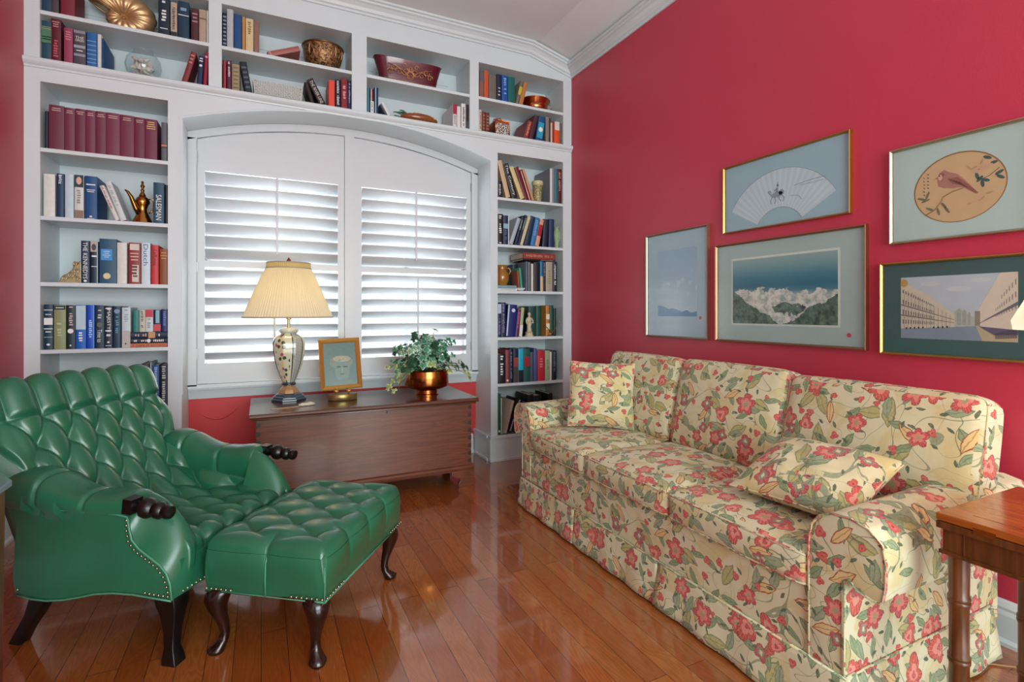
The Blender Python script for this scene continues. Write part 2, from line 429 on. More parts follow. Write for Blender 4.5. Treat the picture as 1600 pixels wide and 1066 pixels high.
for x0, x1 in ((XL, UP[0][0]), (UP[0][1], UP[1][0]), (UP[1][1], UP[2][0]), (UP[2][1], UP[3][0]), (UP[3][1], XR)): m.box(x0, x1, F0, F1, 2.300, 2.79)
m.box(XL, XR, F0, F1, 2.79, 2.93)
bpart(m, 'face_frame')
m = MB()   # ledge moulding under the upper bays
prof = [(0, 2.262), (-.006, 2.264), (-.008, 2.272), (-.018, 2.280), (-.024, 2.288), (-.024, 2.304), (-.020, 2.308), (0, 2.308)]
m.rings([[(x, F0+o, z) for o, z in prof] for x in (XL+.001, XR-.001)])
bpart(m, 'ledge_moulding')
m = MB()   # thin bead round the arch
m.tube([(x, F0, z) for x, z in lo], .006, 8)
for x in (-.391, 1.453): m.box(x-.005, x+.005, F0-.005, F0+.002, .60, 2.12)
bpart(m, 'arch_bead', angle=40)
m = MB()   # reveal of the arch: sides and curved soffit
t = .02
m.box(-.391-t, -.391, F1, YB, 0, 2.118).box(1.453, 1.453+t, F1, YB, 0, 2.118)
band(m, xs, lambda x: arch_z(x), lambda x: arch_z(x)+.018, F1, YB)
bpart(m, 'arch_reveal', angle=20)
m = MB(); bk = YB-.012
for x0, x1, z0, z1 in ((XL, -.41, .0, 2.29), (1.473, XR, .0, 2.29)): m.box(x0, x1, bk, YB-.001, z0, z1)
m.box(XL, XR, bk, YB-.001, 2.294, 2.93)
for x0, x1 in UP: m.box(x0+.06, x1-.06, bk-.006, bk, 2.70, 2.76)
bpart(m, 'back_panel')
for x0, x1, z1 in ((XL+.001, SL[0], 2.29), (SL[1], -.412, 2.29), (1.474, SR[0], 2.29), (SR[1], XR-.001, 2.29)):
    bpart(MB().box(x0, x1, F1, bk, 0, z1), 'side_panel')
for x0, x1 in ((XL+.001, UP[0][0]), (UP[0][1], UP[1][0]), (UP[1][1], UP[2][0]), (UP[2][1], UP[3][0]), (UP[3][1], XR-.001)):
    bpart(MB().box(x0, x1, F1, bk, 2.316, 2.79), 'divider')
for (x0, x1), zs in ((SL, LS), (SR, RS)):
    for z in zs: bpart(MB().box(x0, x1, F0+.002, bk, z-.020, z), 'shelf', bevel=.0015)
for x0, x1 in UP: bpart(MB().box(x0, x1, F0+.002, bk, 2.535, 2.555), 'shelf', bevel=.0015)
bpart(MB().box(XL+.001, XR-.001, F1, bk, 2.294, 2.316), 'shelf')
bpart(MB().box(XL+.001, XR-.001, F1, bk, 2.79, 2.81), 'top_panel')
bpart(MB().box(SL[0], SL[1], F1, bk, 2.198, 2.22), 'bay_top'); bpart(MB().box(SR[0], SR[1], F1, bk, 2.180, 2.20), 'bay_top')
for x0, x1, inner in ((XL+.001, -.378, -.378), (1.438, XR-.001, 1.438)):
    m = MB(); m.box(x0, x1, F0-.020, F1, 0, .165)
    m.box(x0, x1, F0-.028, F1, 0, .018).box(x0, x1, F0-.028, F1, .160, .178)
    if inner > 0: m.box(1.438, 1.453, F1, YB-.001, 0, .165).box(1.430, 1.453, F1, YB-.001, .16, .178).box(1.430, 1.453, F1, YB-.001, 0, .018)
    else: m.box(-.391, -.378, F1, YB-.001, 0, .165).box(-.391, -.370, F1, YB-.001, .16, .178).box(-.391, -.370, F1, YB-.001, 0, .018)
    bpart(m, 'plinth', bevel=.002)

# ---------------------------------------------------------------- window and shutters
m = MB()   # arched inner frame
IX0, IX1 = -.3905, 1.4525
xs2 = [IX0+(IX1-IX0)*i/N for i in range(N+1)]
m.box(IX0, -.345, YB-.045, YB+.03, .60, 2.085).box(1.405, IX1, YB-.045, YB+.03, .60, 2.085).box(IX0, IX1, YB-.045, YB+.03, .60, .618)
band(m, xs2, lambda x: arch_z(x)-.048, lambda x: arch_z(x)-.001, YB-.045, YB+.03)
m.box(.500, .560, YB-.05, YB+.03, .618, 2.235)
struct(m.build('window_1', M['shutter'], angle=20))
m = MB()   # sash bars and glass outside the shutters
for x in (-.34, .20, .50, .56, .93, 1.37): m.box(x, x+(.03 if x in (.20, .93) else .04), YB+.085, YB+.11, .62, 2.2)
for z in (.62, 1.35, 2.16): m.box(IX0, IX1, YB+.085, YB+.11, z, z+.035)
sash = struct(m.build('window_2', M['white']))
struct(MB().box(IX0, IX1, YB+.095, YB+.099, .62, 2.25).build('window_3', M['glass']))
m = MB()   # sill and apron
m.prism([(YB-.052, .588), (YB-.056, .600), (YB-.052, .610), (YB, .610), (YB, .530), (YB-.014, .530), (YB-.018, .545), (YB-.030, .572), (YB-.036, .586)], -.390, 1.452, 0)
struct(m.build('trim_3', M['white'], angle=30))

def louver_prof(w=.088, t=.010, a=R(38)):
    pts = [(w/2*math.cos(2*PI*i/16), t/2*math.sin(2*PI*i/16)) for i in range(16)]
    ca, sa = math.cos(a), math.sin(a)   # local y runs outwards; room edge up, outer edge down
    return [(y*ca+z*sa, -y*sa+z*ca) for y, z in pts]
def shutter(x0, x1, lx0, lx1, label, hinge_x, rods):
    root = empty('plantation_shutter', ((x0+x1)/2, YB, .62)); tag(root, label, 'shutter', 'white louvred window shutters')
    ox, oz = root.location.x, .62
    ya, yb = -.030, .004
    def L(mb, name, **k):
        o = mb.build(name, M['shutter'], root, **k); o.location = (-ox, 0, -oz); return o
    ZT, ZM0, ZM1, ZB = 1.898, 1.322, 1.362, .742
    m = MB(); m.box(x0, lx0, ya, yb, .622, 1.898).box(lx1, x1, ya, yb, .622, 1.898).box(lx0, lx1, ya, yb, .622, ZB).box(lx0, lx1, ya, yb, ZM0, ZM1)
    n = 20; xx = [x0+(x1-x0)*i/n for i in range(n+1)]
    band(m, xx, lambda x: ZT, lambda x: arch_z(x)-.052, ya, yb)
    L(m, 'frame_panel', angle=20)
    pr = louver_prof()
    for za, zb, op in ((ZM1, ZT, 0), (ZB, ZM0, 1)):
        cnt = 7; p = (zb-za)/cnt
        prf = louver_prof(a=R(44 if op == 0 else 33))
        for i in range(cnt):
            z = za+p*(i+.5); m = MB(); m.rings([[(x, -.013+y, z+dz) for y, dz in prf] for x in (lx0+.001, lx1-.001)])
            L(m, 'louver', smooth=True)
        m = MB(); xr = rods[op]; top = -.013-.040
        m.box(xr-.006, xr+.006, top-.014, top-.003, za+.05, zb-.005 if op == 0 else zb-.03)
        L(m, 'tilt_rod', bevel=.002)
    for z in (.80, 1.32, 1.98):
        m = MB(); m.box(hinge_x-.004, hinge_x+.004, ya-.006, ya+.001, z-.03, z+.03); o = m.build('hinge', plain('#9a9c9c', .35, .6), root); o.location = (-ox, 0, -oz)
shutter(-.343, .498, -.304, .458, 'left plantation shutter with arched top, behind the lamp', -.343, (.090, .075))
shutter(.562, 1.403, .612, 1.365, 'right plantation shutter with arched top, behind the potted ivy', 1.403, (.980, .992))
BOOKS = [
(-0.9741, 1.87, 0.0122, 0.1877, 0.17, 0.0, '#16242e', [], 'thin dark book at the end, first from left, left bookcase, top shelf', 'books on the left bookcase, top shelf'),
(-0.9596, 1.87, 0.0606, 0.2242, 0.17, 0.0, '#6b2c40', [('h', 2, '#c8a8a0', 0.86, 0.95)], 'burgundy cloth volume, second from left, left bookcase, top shelf', 'books on the left bookcase, top shelf'),
(-0.8978, 1.87, 0.0418, 0.22, 0.17, 0.0, '#70304a', [('h', 2, '#c8a8a0', 0.86, 0.95)], 'burgundy cloth volume, third from left, left bookcase, top shelf', 'books on the left bookcase, top shelf'),
(-0.8547, 1.87, 0.0413, 0.2218, 0.17, 0.0, '#6a2b42', [('h', 2, '#c8a8a0', 0.86, 0.95)], 'burgundy cloth volume, fourth from left, left bookcase, top shelf', 'books on the left bookcase, top shelf'),
(-0.8122, 1.87, 0.0402, 0.2219, 0.17, 0.0, '#722f48', [('h', 2, '#c8a8a0', 0.86, 0.95)], 'burgundy cloth volume, fifth from left, left bookcase, top shelf', 'books on the left bookcase, top shelf'),
(-0.7707, 1.87, 0.0425, 0.2227, 0.17, 0.0, '#6c2d44', [('h', 2, '#c8a8a0', 0.86, 0.95)], 'burgundy cloth volume, sixth from left, left bookcase, top shelf', 'books on the left bookcase, top shelf'),
(-0.727, 1.87, 0.0573, 0.2234, 0.17, 0.0, '#74304a', [('h', 2, '#c8a8a0', 0.86, 0.95)], 'burgundy cloth volume, seventh from left, left bookcase, top shelf', 'books on the left bookcase, top shelf'),
(-0.6685, 1.87, 0.0602, 0.2218, 0.17, 0.0, '#702b44', [('h', 2, '#c8a8a0', 0.86, 0.95)], 'burgundy cloth volume, eighth from left, left bookcase, top shelf', 'books on the left bookcase, top shelf'),
(-0.607, 1.87, 0.0455, 0.219, 0.17, 0.0, '#6a2840', [('h', 2, '#c8a8a0', 0.86, 0.95)], 'burgundy cloth volume, ninth from left, left bookcase, top shelf', 'books on the left bookcase, top shelf'),
(-0.5603, 1.87, 0.0543, 0.2178, 0.17, 0.0, '#6f2a44', [('h', 4, '#d9b56a', 0.74, 0.95)], 'burgundy cloth volume, tenth from left, left bookcase, top shelf', 'books on the left bookcase, top shelf'),
(-0.4873, 1.87, 0.0271, 0.2102, 0.17, 0.0, '#5d6068', [('b', 0.38, 0.42, '#d8743a'), ('b', 0.34, 0.37, '#203050')], 'grey book banded with orange, eleventh from left, left bookcase, top shelf', 'books on the left bookcase, top shelf'),
(-0.9797, 1.53, 0.0445, 0.2138, 0.17, 0.0, '#dcdcd6', [], 'thick blank white book, first from left, left bookcase, second shelf down', 'books on the left bookcase, second shelf down'),
(-0.929, 1.53, 0.0296, 0.2205, 0.17, 0.0, '#123a5c', [('v', '#e6e8e6', 0.72, 0.97)], 'navy book lettered in white at the top, second from left, left bookcase, second shelf down', 'books on the left bookcase, second shelf down'),
(-0.8962, 1.53, 0.035, 0.2217, 0.17, 0.0, '#bcd3dc', [], 'pale blue blank book, third from left, left bookcase, second shelf down', 'books on the left bookcase, second shelf down'),
(-0.8579, 1.53, 0.0369, 0.222, 0.17, 0.0, '#d5d8d6', [('b', 0.0, 0.19, '#8d7468'), ('b', 0.72, 1.0, '#22343c'), ('o', 0.5, 0.87, 0.3, 0.09, '#d8b49c'), ('v', '#888888', 0.3, 0.65)], 'white book, portrait above, brown foot, fourth from left, left bookcase, second shelf down', 'books on the left bookcase, second shelf down'),
(-0.8158, 1.53, 0.0499, 0.222, 0.2, 0.0, '#0d4a80', [('h', 1, '#e6e8e6', 0.77, 0.84), ('h', 2, '#e6e8e6', 0.62, 0.7), ('o', 0.5, 0.06, 0.12, 0.02, '#e6e8e6'), ('h', 1, '#e6e8e6', 0.005, 0.025)], 'thick blue book with white lines, fifth from left, left bookcase, second shelf down', 'books on the left bookcase, second shelf down'),
(-0.6889, 1.53, 0.0191, 0.1873, 0.16, -0.366, '#d8d6d2', [('v', '#a04a44', 0.3, 0.98)], 'slim leaning white and red book, sixth from left, left bookcase, second shelf down', 'books on the left bookcase, second shelf down'),
(-0.6656, 1.53, 0.0263, 0.2083, 0.16, -0.33, '#cfd6d8', [('v', '#9aa4a8', 0.3, 0.9)], 'leaning pale book on the slim one, seventh from left, left bookcase, second shelf down', 'books on the left bookcase, second shelf down'),
(-0.523, 1.53, 0.0488, 0.2206, 0.17, 0.0, '#1a4a62', [('t', 'SALESMAN', '#e6e8e6', 0.08, 0.7)], 'teal book lettered in white down the spine, eighth from left, left bookcase, second shelf down', 'books on the left bookcase, second shelf down'),
(-0.471, 1.53, 0.0134, 0.212, 0.17, 0.0, '#0c1722', [], 'thin black book by the divider, ninth from left, left bookcase, second shelf down', 'books on the left bookcase, second shelf down'),
(-0.8314, 1.2, 0.0352, 0.2171, 0.17, 0.0, '#0a2f4a', [('t', 'THE KENNEDYS', '#e6e8e6', 0.1, 0.97), ('o', 0.5, 0.05, 0.2, 0.025, '#e6e8e6')], 'navy book with tall white title, first from left, left bookcase, third shelf down', 'books on the left bookcase, third shelf down'),
(-0.7929, 1.2, 0.0321, 0.2161, 0.17, 0.0, '#14273e', [('b', 0.75, 1, '#b9aea6'), ('o', 0.45, 0.86, 0.3, 0.08, '#4a4240'), ('h', 1, '#e6e8e6', 0.6, 0.7), ('h', 1, '#e6e8e6', 0.38, 0.42), ('b2', 0.82, 1, 0, 0.97, '#8fb0bc')], 'navy book topped by a portrait, second from left, left bookcase, third shelf down', 'books on the left bookcase, third shelf down'),
(-0.7566, 1.2, 0.0726, 0.2325, 0.2, 0.0, '#1f4f6c', [('r', 0.1, 0.76, 0.52, 0.77, '#3f93d8'), ('h2', 4, '#d6e8f4', 0.57, 0.74, 0.2, 0.66), ('o', 0.45, 0.165, 0.22, 0.07, '#d8cf9e')], 'thick blue book with light blue label, third from left, left bookcase, third shelf down', 'books on the left bookcase, third shelf down'),
(-0.6814, 1.2, 0.0419, 0.2166, 0.17, 0.0, '#dadbd4', [], 'plain white book, fourth from left, left bookcase, third shelf down', 'books on the left bookcase, third shelf down'),
(-0.6322, 1.2, 0.0529, 0.2191, 0.17, 0.0, '#8c2f34', [('r', 0.12, 0.88, 0.82, 0.97, '#d8d0c4'), ('r', 0.3, 0.85, 0.05, 0.46, '#d6cdc2'), ('h', 3, '#d8a8a0', 0.55, 0.78), ('v', '#6a2a2a', 0.06, 0.44)], 'dark red book with cream panels, fifth from left, left bookcase, third shelf down', 'books on the left bookcase, third shelf down'),
(-0.5761, 1.2, 0.0395, 0.222, 0.17, 0.0, '#cfdfe8', [('t', 'Dutch', '#3a6a80', 0.45, 0.96)], 'pale book titled Dutch, sixth from left, left bookcase, third shelf down', 'books on the left bookcase, third shelf down'),
(-0.5321, 1.2, 0.033, 0.2117, 0.17, 0.0, '#c4343c', [('t', 'LaRose', '#301018', 0.48, 0.88)], 'red book with dark lettering, seventh from left, left bookcase, third shelf down', 'books on the left bookcase, third shelf down'),
(-0.4948, 1.2, 0.0388, 0.1932, 0.17, 0.0, '#8a4a24', [('h', 3, '#c98a4a', 0.7, 0.93)], 'rust brown book with gold lines, eighth from left, left bookcase, third shelf down', 'books on the left bookcase, third shelf down'),
(-0.9783, 0.862, 0.0355, 0.2264, 0.17, 0.0, '#0d3346', [('b', 0.87, 0.885, '#e6e8e6'), ('b', 0.55, 0.7, '#e6e8e6'), ('b', 0.45, 0.47, '#e6e8e6'), ('b', 0.27, 0.28, '#a8d0c8'), ('h', 1, '#e6e8e6', 0.76, 0.8), ('h', 1, '#e6e8e6', 0.37, 0.42), ('o', 0.5, 0.11, 0.2, 0.025, '#e6e8e6')], 'dark green book with white bands, first from left, left bookcase, fourth shelf down', 'books on the left bookcase, fourth shelf down'),
(-0.9395, 0.862, 0.0467, 0.224, 0.17, 0.0, '#8a9468', [('b', 0.895, 0.985, '#10181c'), ('h', 1, '#e6e8e6', 0.92, 0.96), ('v', '#b0b88c', 0.2, 0.6)], 'olive book with dark head band, second from left, left bookcase, fourth shelf down', 'books on the left bookcase, fourth shelf down'),
(-0.889, 0.862, 0.0351, 0.2229, 0.17, 0.0, '#102a38', [('v', '#c8b8b0', 0.5, 0.97), ('o', 0.45, 0.41, 0.34, 0.055, '#e6e8e6'), ('o', 0.45, 0.08, 0.1, 0.02, '#e6e8e6')], 'black book with white emblem, third from left, left bookcase, fourth shelf down', 'books on the left bookcase, fourth shelf down'),
(-0.8522, 0.862, 0.0411, 0.2245, 0.17, 0.0, '#0f5fc0', [('b', 0.44, 0.985, '#b8cfdc'), ('v', '#e6e8e6', 0.05, 0.38)], 'blue book with pale upper half, fourth from left, left bookcase, fourth shelf down', 'books on the left bookcase, fourth shelf down'),
(-0.8082, 0.862, 0.0319, 0.2247, 0.17, 0.0, '#0a4cc0', [('v', '#b8d8f4', 0.2, 0.65), ('b2', 0.86, 0.97, 0, 1, '#5ab0e8')], 'bright blue book, fifth from left, left bookcase, fourth shelf down', 'books on the left bookcase, fourth shelf down'),
(-0.7737, 0.862, 0.0381, 0.2222, 0.17, 0.0, '#123448', [('t', 'Time to', '#d8e0d8', 0.14, 0.44), ('v', '#c8d0c8', 0.63, 0.9), ('o', 0.5, 0.55, 0.3, 0.06, '#5c6450')], 'dark teal book lettered in white, sixth from left, left bookcase, fourth shelf down', 'books on the left bookcase, fourth shelf down'),
(-0.7347, 0.862, 0.034, 0.2201, 0.17, 0.0, '#0d2c3c', [('t', 'MAJESTY', '#e6e8e6', 0.44, 0.92), ('o', 0.5, 0.94, 0.4, 0.02, '#e6e8e6'), ('o', 0.5, 0.41, 0.4, 0.02, '#e6e8e6'), ('b3', 0.25, 0.75, 0.28, 0.33, '#c8d4d8'), ('o', 0.5, 0.14, 0.16, 0.02, '#e6e8e6'), ('h', 1, '#c8d4d8', 0.04, 0.08)], 'dark book titled Majesty, seventh from left, left bookcase, fourth shelf down', 'books on the left bookcase, fourth shelf down'),
(-0.6976, 0.862, 0.0322, 0.2192, 0.17, 0.0, '#143850', [('v', '#5aa0b8', 0.3, 0.85), ('o', 0.5, 0.88, 0.4, 0.05, '#7a94b0')], 'blue book with mottled spine, eighth from left, left bookcase, fourth shelf down', 'books on the left bookcase, fourth shelf down'),
(-0.6612, 0.862, 0.0377, 0.2128, 0.17, 0.0, '#c3d5dc', [('b', 0, 0.42, '#b8b4ae'), ('v', '#94b0b8', 0.5, 0.95), ('o', 0.45, 0.1, 0.08, 0.025, '#202428')], 'pale blue and grey book, ninth from left, left bookcase, fourth shelf down', 'books on the left bookcase, fourth shelf down'),
(-0.5761, 0.532, 0.0339, 0.2407, 0.2, 0.0, '#3a2a38', [('v', '#9a90a0', 0.4, 0.9)], 'plum book with grey lettering, right of the lying plum books, left bookcase', 'books on the left bookcase, fifth shelf down'),
(-0.5392, 0.532, 0.0094, 0.2481, 0.17, 0.0, '#8e9aa2', [], 'thin grey book, right of the lying plum books, left bookcase', 'books on the left bookcase, fifth shelf down'),
(-0.5274, 0.532, 0.0308, 0.2315, 0.17, 0.0, '#1c5a9c', [('v', '#b8ccdc', 0.3, 0.95)], 'blue book with silver lettering, right of the lying plum books, left bookcase', 'books on the left bookcase, fifth shelf down'),
(-0.4942, 0.532, 0.0372, 0.2313, 0.17, 0.0, '#1a2028', [('v', '#c8ccd0', 0.1, 0.97)], 'black book dense with white lettering, right of the lying plum books, left bookcase', 'books on the left bookcase, fifth shelf down'),
(1.5126, 1.87, 0.0352, 0.1139, 0.14, 0.0, '#15181c', [('v', '#b8bcc0', 0.1, 0.8)], 'short dark book against the divider, first from left, right bookcase, top shelf', 'books on the right bookcase, top shelf'),
(1.5792, 1.87, 0.0346, 0.2665, 0.16, -0.264, '#c8ae8c', [], 'tall tan leaning book, second from left, right bookcase, top shelf', 'books on the right bookcase, top shelf'),
(1.6269, 1.87, 0.0454, 0.2492, 0.16, -0.307, '#14161a', [('t', 'The Century', '#e6e8e6', 0.08, 0.97)], 'black leaning book lettered in white, third from left, right bookcase, top shelf', 'books on the right bookcase, top shelf'),
(1.6962, 1.87, 0.0327, 0.2407, 0.16, -0.389, '#d4c088', [], 'cream leaning book, fourth from left, right bookcase, top shelf', 'books on the right bookcase, top shelf'),
(1.7316, 1.87, 0.0314, 0.2406, 0.16, -0.362, '#6a1c24', [], 'maroon leaning book, fifth from left, right bookcase, top shelf', 'books on the right bookcase, top shelf'),
(1.766, 1.87, 0.02, 0.227, 0.16, -0.344, '#7a2a30', [('b2', 0.05, 0.4, 0, 0.95, '#d8c4b4')], 'slim maroon and cream leaning book, sixth from left, right bookcase, top shelf', 'books on the right bookcase, top shelf'),
(1.7921, 1.87, 0.0174, 0.237, 0.16, -0.358, '#c09468', [], 'slim tan book, last of the leaners, seventh from left, right bookcase, top shelf', 'books on the right bookcase, top shelf'),
(1.9403, 1.87, 0.041, 0.2558, 0.24, 0.0, '#7e848c', [('b2', 0, 0.45, 0, 1, '#dcd4d8')], 'large grey book with white spine edge, eighth from left, right bookcase, top shelf', 'books on the right bookcase, top shelf'),
(1.9825, 1.87, 0.023, 0.2589, 0.17, 0.0, '#2a7480', [], 'slim teal book, ninth from left, right bookcase, top shelf', 'books on the right bookcase, top shelf'),
(2.006, 1.87, 0.038, 0.26, 0.17, 0.0, '#4a1418', [('v', '#b8947c', 0.3, 0.9)], 'dark red book by the wall, tenth from left, right bookcase, top shelf', 'books on the right bookcase, top shelf'),
(1.5101, 1.534, 0.0456, 0.2157, 0.17, 0.0, '#0c0e14', [('v', '#e6e8e6', 0.3, 0.95), ('o', 0.5, 0.05, 0.2, 0.02, '#e6e8e6')], 'black book lettered in white, first from left, right bookcase, second shelf down', 'books on the right bookcase, second shelf down'),
(1.5565, 1.534, 0.0388, 0.2092, 0.17, 0.0, '#14284c', [('b', 0.55, 0.72, '#88b8c8'), ('v', '#4a68a0', 0.1, 0.5)], 'navy book with pale blue band, second from left, right bookcase, second shelf down', 'books on the right bookcase, second shelf down'),
(1.5958, 1.534, 0.007, 0.2076, 0.17, 0.0, '#d8dcd0', [], 'very thin cream book, third from left, right bookcase, second shelf down', 'books on the right bookcase, second shelf down'),
(1.6037, 1.534, 0.0277, 0.2047, 0.16, 0.336, '#a8b4c0', [], 'silver grey leaning book, fourth from left, right bookcase, second shelf down', 'books on the right bookcase, second shelf down'),
(1.6466, 1.534, 0.0222, 0.2199, 0.16, 0.268, '#122440', [('v', '#a8c0a0', 0.5, 0.9)], 'navy leaning book lettered green, fifth from left, right bookcase, second shelf down', 'books on the right bookcase, second shelf down'),
(1.67, 1.534, 0.0183, 0.2299, 0.16, 0.279, '#0e1c38', [('v', '#a8c0a0', 0.5, 0.9)], 'second navy book lettered green, sixth from left, right bookcase, second shelf down', 'books on the right bookcase, second shelf down'),
(1.6908, 1.534, 0.0231, 0.2251, 0.16, 0.307, '#c8c0a0', [], 'cream leaning book, seventh from left, right bookcase, second shelf down', 'books on the right bookcase, second shelf down'),
(1.7252, 1.534, 0.0353, 0.2229, 0.16, 0.267, '#142c48', [], 'dark blue leaning book, eighth from left, right bookcase, second shelf down', 'books on the right bookcase, second shelf down'),
(1.7763, 1.534, 0.037, 0.2148, 0.16, 0.204, '#2f76b0', [('v', '#80b8d8', 0.3, 0.9)], 'light blue leaning book, ninth from left, right bookcase, second shelf down', 'books on the right bookcase, second shelf down'),
(1.8147, 1.534, 0.032, 0.2041, 0.16, 0.224, '#d89878', [('b', 0.38, 0.8, '#9c1c2c')], 'peach book with red label, tenth from left, right bookcase, second shelf down', 'books on the right bookcase, second shelf down'),
(1.8745, 1.534, 0.0438, 0.207, 0.16, 0.089, '#101c34', [], 'black and blue book, eleventh from left, right bookcase, second shelf down', 'books on the right bookcase, second shelf down'),
(1.9302, 1.534, 0.0423, 0.2129, 0.16, 0.034, '#12305a', [], 'deep blue book beside the jade vase, twelfth from left, right bookcase, second shelf down', 'books on the right bookcase, second shelf down'),
(1.6776, 1.204, 0.0146, 0.1485, 0.1, -0.066, '#8a4a38', [], 'slim brown leaning book, first from left, right bookcase, third shelf down', 'books on the right bookcase, third shelf down'),
(1.6944, 1.204, 0.042, 0.2041, 0.12, 0.0, '#0c1830', [], 'dark navy book behind the green one, second from left, right bookcase, third shelf down', 'books on the right bookcase, third shelf down'),
(1.6991, 1.204, 0.0185, 0.167, 0.12, -0.105, '#1f9078', [('b2', 0, 0.2, 0, 1, '#60c0b0')], 'green leaning book, third from left, right bookcase, third shelf down', 'books on the right bookcase, third shelf down'),
(1.7384, 1.204, 0.0166, 0.2159, 0.17, 0.0, '#5c6670', [], 'slim slate book, fourth from left, right bookcase, third shelf down', 'books on the right bookcase, third shelf down'),
(1.7574, 1.204, 0.0235, 0.2133, 0.17, 0.0, '#4c525c', [('b2', 0.1, 0.3, 0, 1, '#a8a8a0')], 'grey book with pale edges, fifth from left, right bookcase, third shelf down', 'books on the right bookcase, third shelf down'),
(1.7841, 1.204, 0.0168, 0.202, 0.17, 0.0, '#d8d4c4', [], 'thin cream book, sixth from left, right bookcase, third shelf down', 'books on the right bookcase, third shelf down'),
(1.8053, 1.204, 0.0501, 0.2142, 0.17, 0.0, '#0a1018', [], 'thick black book, seventh from left, right bookcase, third shelf down', 'books on the right bookcase, third shelf down'),
(1.8578, 1.204, 0.022, 0.2229, 0.17, 0.0, '#2878a8', [('b', 0, 0.5, '#d4bc94')], 'blue over cream book, eighth from left, right bookcase, third shelf down', 'books on the right bookcase, third shelf down'),
(1.8822, 1.204, 0.0221, 0.2222, 0.17, 0.0, '#201c24', [('v', '#8890a0', 0.5, 0.95)], 'dark book with pale marks, ninth from left, right bookcase, third shelf down', 'books on the right bookcase, third shelf down'),
(1.9068, 1.204, 0.0567, 0.2222, 0.17, 0.0, '#a89c8c', [('v', '#8c9060', 0.2, 0.7)], 'beige book with green lettering, tenth from left, right bookcase, third shelf down', 'books on the right bookcase, third shelf down'),
(1.9672, 1.204, 0.0347, 0.2243, 0.17, 0.0, '#0e1a2c', [('v', '#e6e8e6', 0.2, 0.9)], 'navy book lettered in white, eleventh from left, right bookcase, third shelf down', 'books on the right bookcase, third shelf down'),
(1.5127, 0.871, 0.0278, 0.242, 0.17, 0.0, '#1c2450', [('b', 0.7, 0.98, '#b8c4e0'), ('v', '#8c84b0', 0.05, 0.55)], 'navy book with pale patches, first from left, right bookcase, fourth shelf down', 'books on the right bookcase, fourth shelf down'),
(1.541, 0.871, 0.0359, 0.2483, 0.17, 0.0, '#1a2440', [('v', '#8890b8', 0.1, 0.95)], 'dark navy lettered book, second from left, right bookcase, fourth shelf down', 'books on the right bookcase, fourth shelf down'),
(1.5775, 0.871, 0.0739, 0.2312, 0.16, 0.081, '#101c6c', [('b2', 0, 0.16, 0.02, 0.98, '#c8d4ec'), ('o', 0.6, 0.82, 0.2, 0.06, '#c8d0ec')], 'broad royal blue book, third from left, right bookcase, fourth shelf down', 'books on the right bookcase, fourth shelf down'),
(1.6518, 0.871, 0.026, 0.1993, 0.16, 0.113, '#5c2c58', [('v', '#d06080', 0.3, 0.9)], 'purple and pink book, fourth from left, right bookcase, fourth shelf down', 'books on the right bookcase, fourth shelf down'),
(1.682, 0.871, 0.0249, 0.2125, 0.16, 0.097, '#a8b484', [('b', 0, 0.4, '#dcdcdc')], 'pale green over white book, fifth from left, right bookcase, fourth shelf down', 'books on the right bookcase, fourth shelf down'),
(1.7078, 0.871, 0.0277, 0.1856, 0.16, 0.13, '#1c2030', [], 'black leaning book, sixth from left, right bookcase, fourth shelf down', 'books on the right bookcase, fourth shelf down'),
(1.7979, 0.871, 0.0623, 0.2244, 0.17, 0.0, '#0e4038', [], 'first dark green volume, seventh from left, right bookcase, fourth shelf down', 'books on the right bookcase, fourth shelf down'),
(1.8628, 0.871, 0.0417, 0.2259, 0.17, 0.0, '#12483c', [], 'second dark green volume, eighth from left, right bookcase, fourth shelf down', 'books on the right bookcase, fourth shelf down'),
(1.9071, 0.871, 0.0305, 0.228, 0.17, 0.0, '#b07a30', [('b', 0.55, 0.72, '#e0d8c0'), ('b', 0.22, 0.42, '#e0d8c0')], 'tan volume with white labels, ninth from left, right bookcase, fourth shelf down', 'books on the right bookcase, fourth shelf down'),
(1.9417, 0.871, 0.0293, 0.2301, 0.17, 0.0, '#12483c', [], 'dark green volume right of the tan one, tenth from left, right bookcase, fourth shelf down', 'books on the right bookcase, fourth shelf down'),
(1.9737, 0.871, 0.0222, 0.2095, 0.17, 0.0, '#0c3028', [], 'short dark green volume, eleventh from left, right bookcase, fourth shelf down', 'books on the right bookcase, fourth shelf down'),
(1.5159, 0.541, 0.0569, 0.2082, 0.17, 0.0, '#181822', [('v', '#e6e8e6', 0.25, 0.95)], 'black book lettered in white, first from left, right bookcase, fifth shelf down', 'books on the right bookcase, fifth shelf down'),
(1.576, 0.541, 0.0268, 0.2385, 0.17, 0.0, '#94444c', [('o', 0.5, 0.08, 0.3, 0.03, '#e6e8e6')], 'dusty red book, second from left, right bookcase, fifth shelf down', 'books on the right bookcase, fifth shelf down'),
(1.6054, 0.541, 0.0284, 0.2448, 0.17, 0.0, '#101834', [('v', '#7888a8', 0.1, 0.9)], 'navy book with pale marks, third from left, right bookcase, fifth shelf down', 'books on the right bookcase, fifth shelf down'),
(1.637, 0.541, 0.0388, 0.2406, 0.17, 0.0, '#141c40', [('b', 0, 0.48, '#4a4038'), ('b', 0.48, 0.75, '#94443c')], 'navy over brown book, fourth from left, right bookcase, fifth shelf down', 'books on the right bookcase, fifth shelf down'),
(1.6784, 0.541, 0.0406, 0.2424, 0.17, 0.0, '#1cb0d0', [('b', 0, 0.36, '#141c28')], 'bright cyan over black book, fifth from left, right bookcase, fifth shelf down', 'books on the right bookcase, fifth shelf down'),
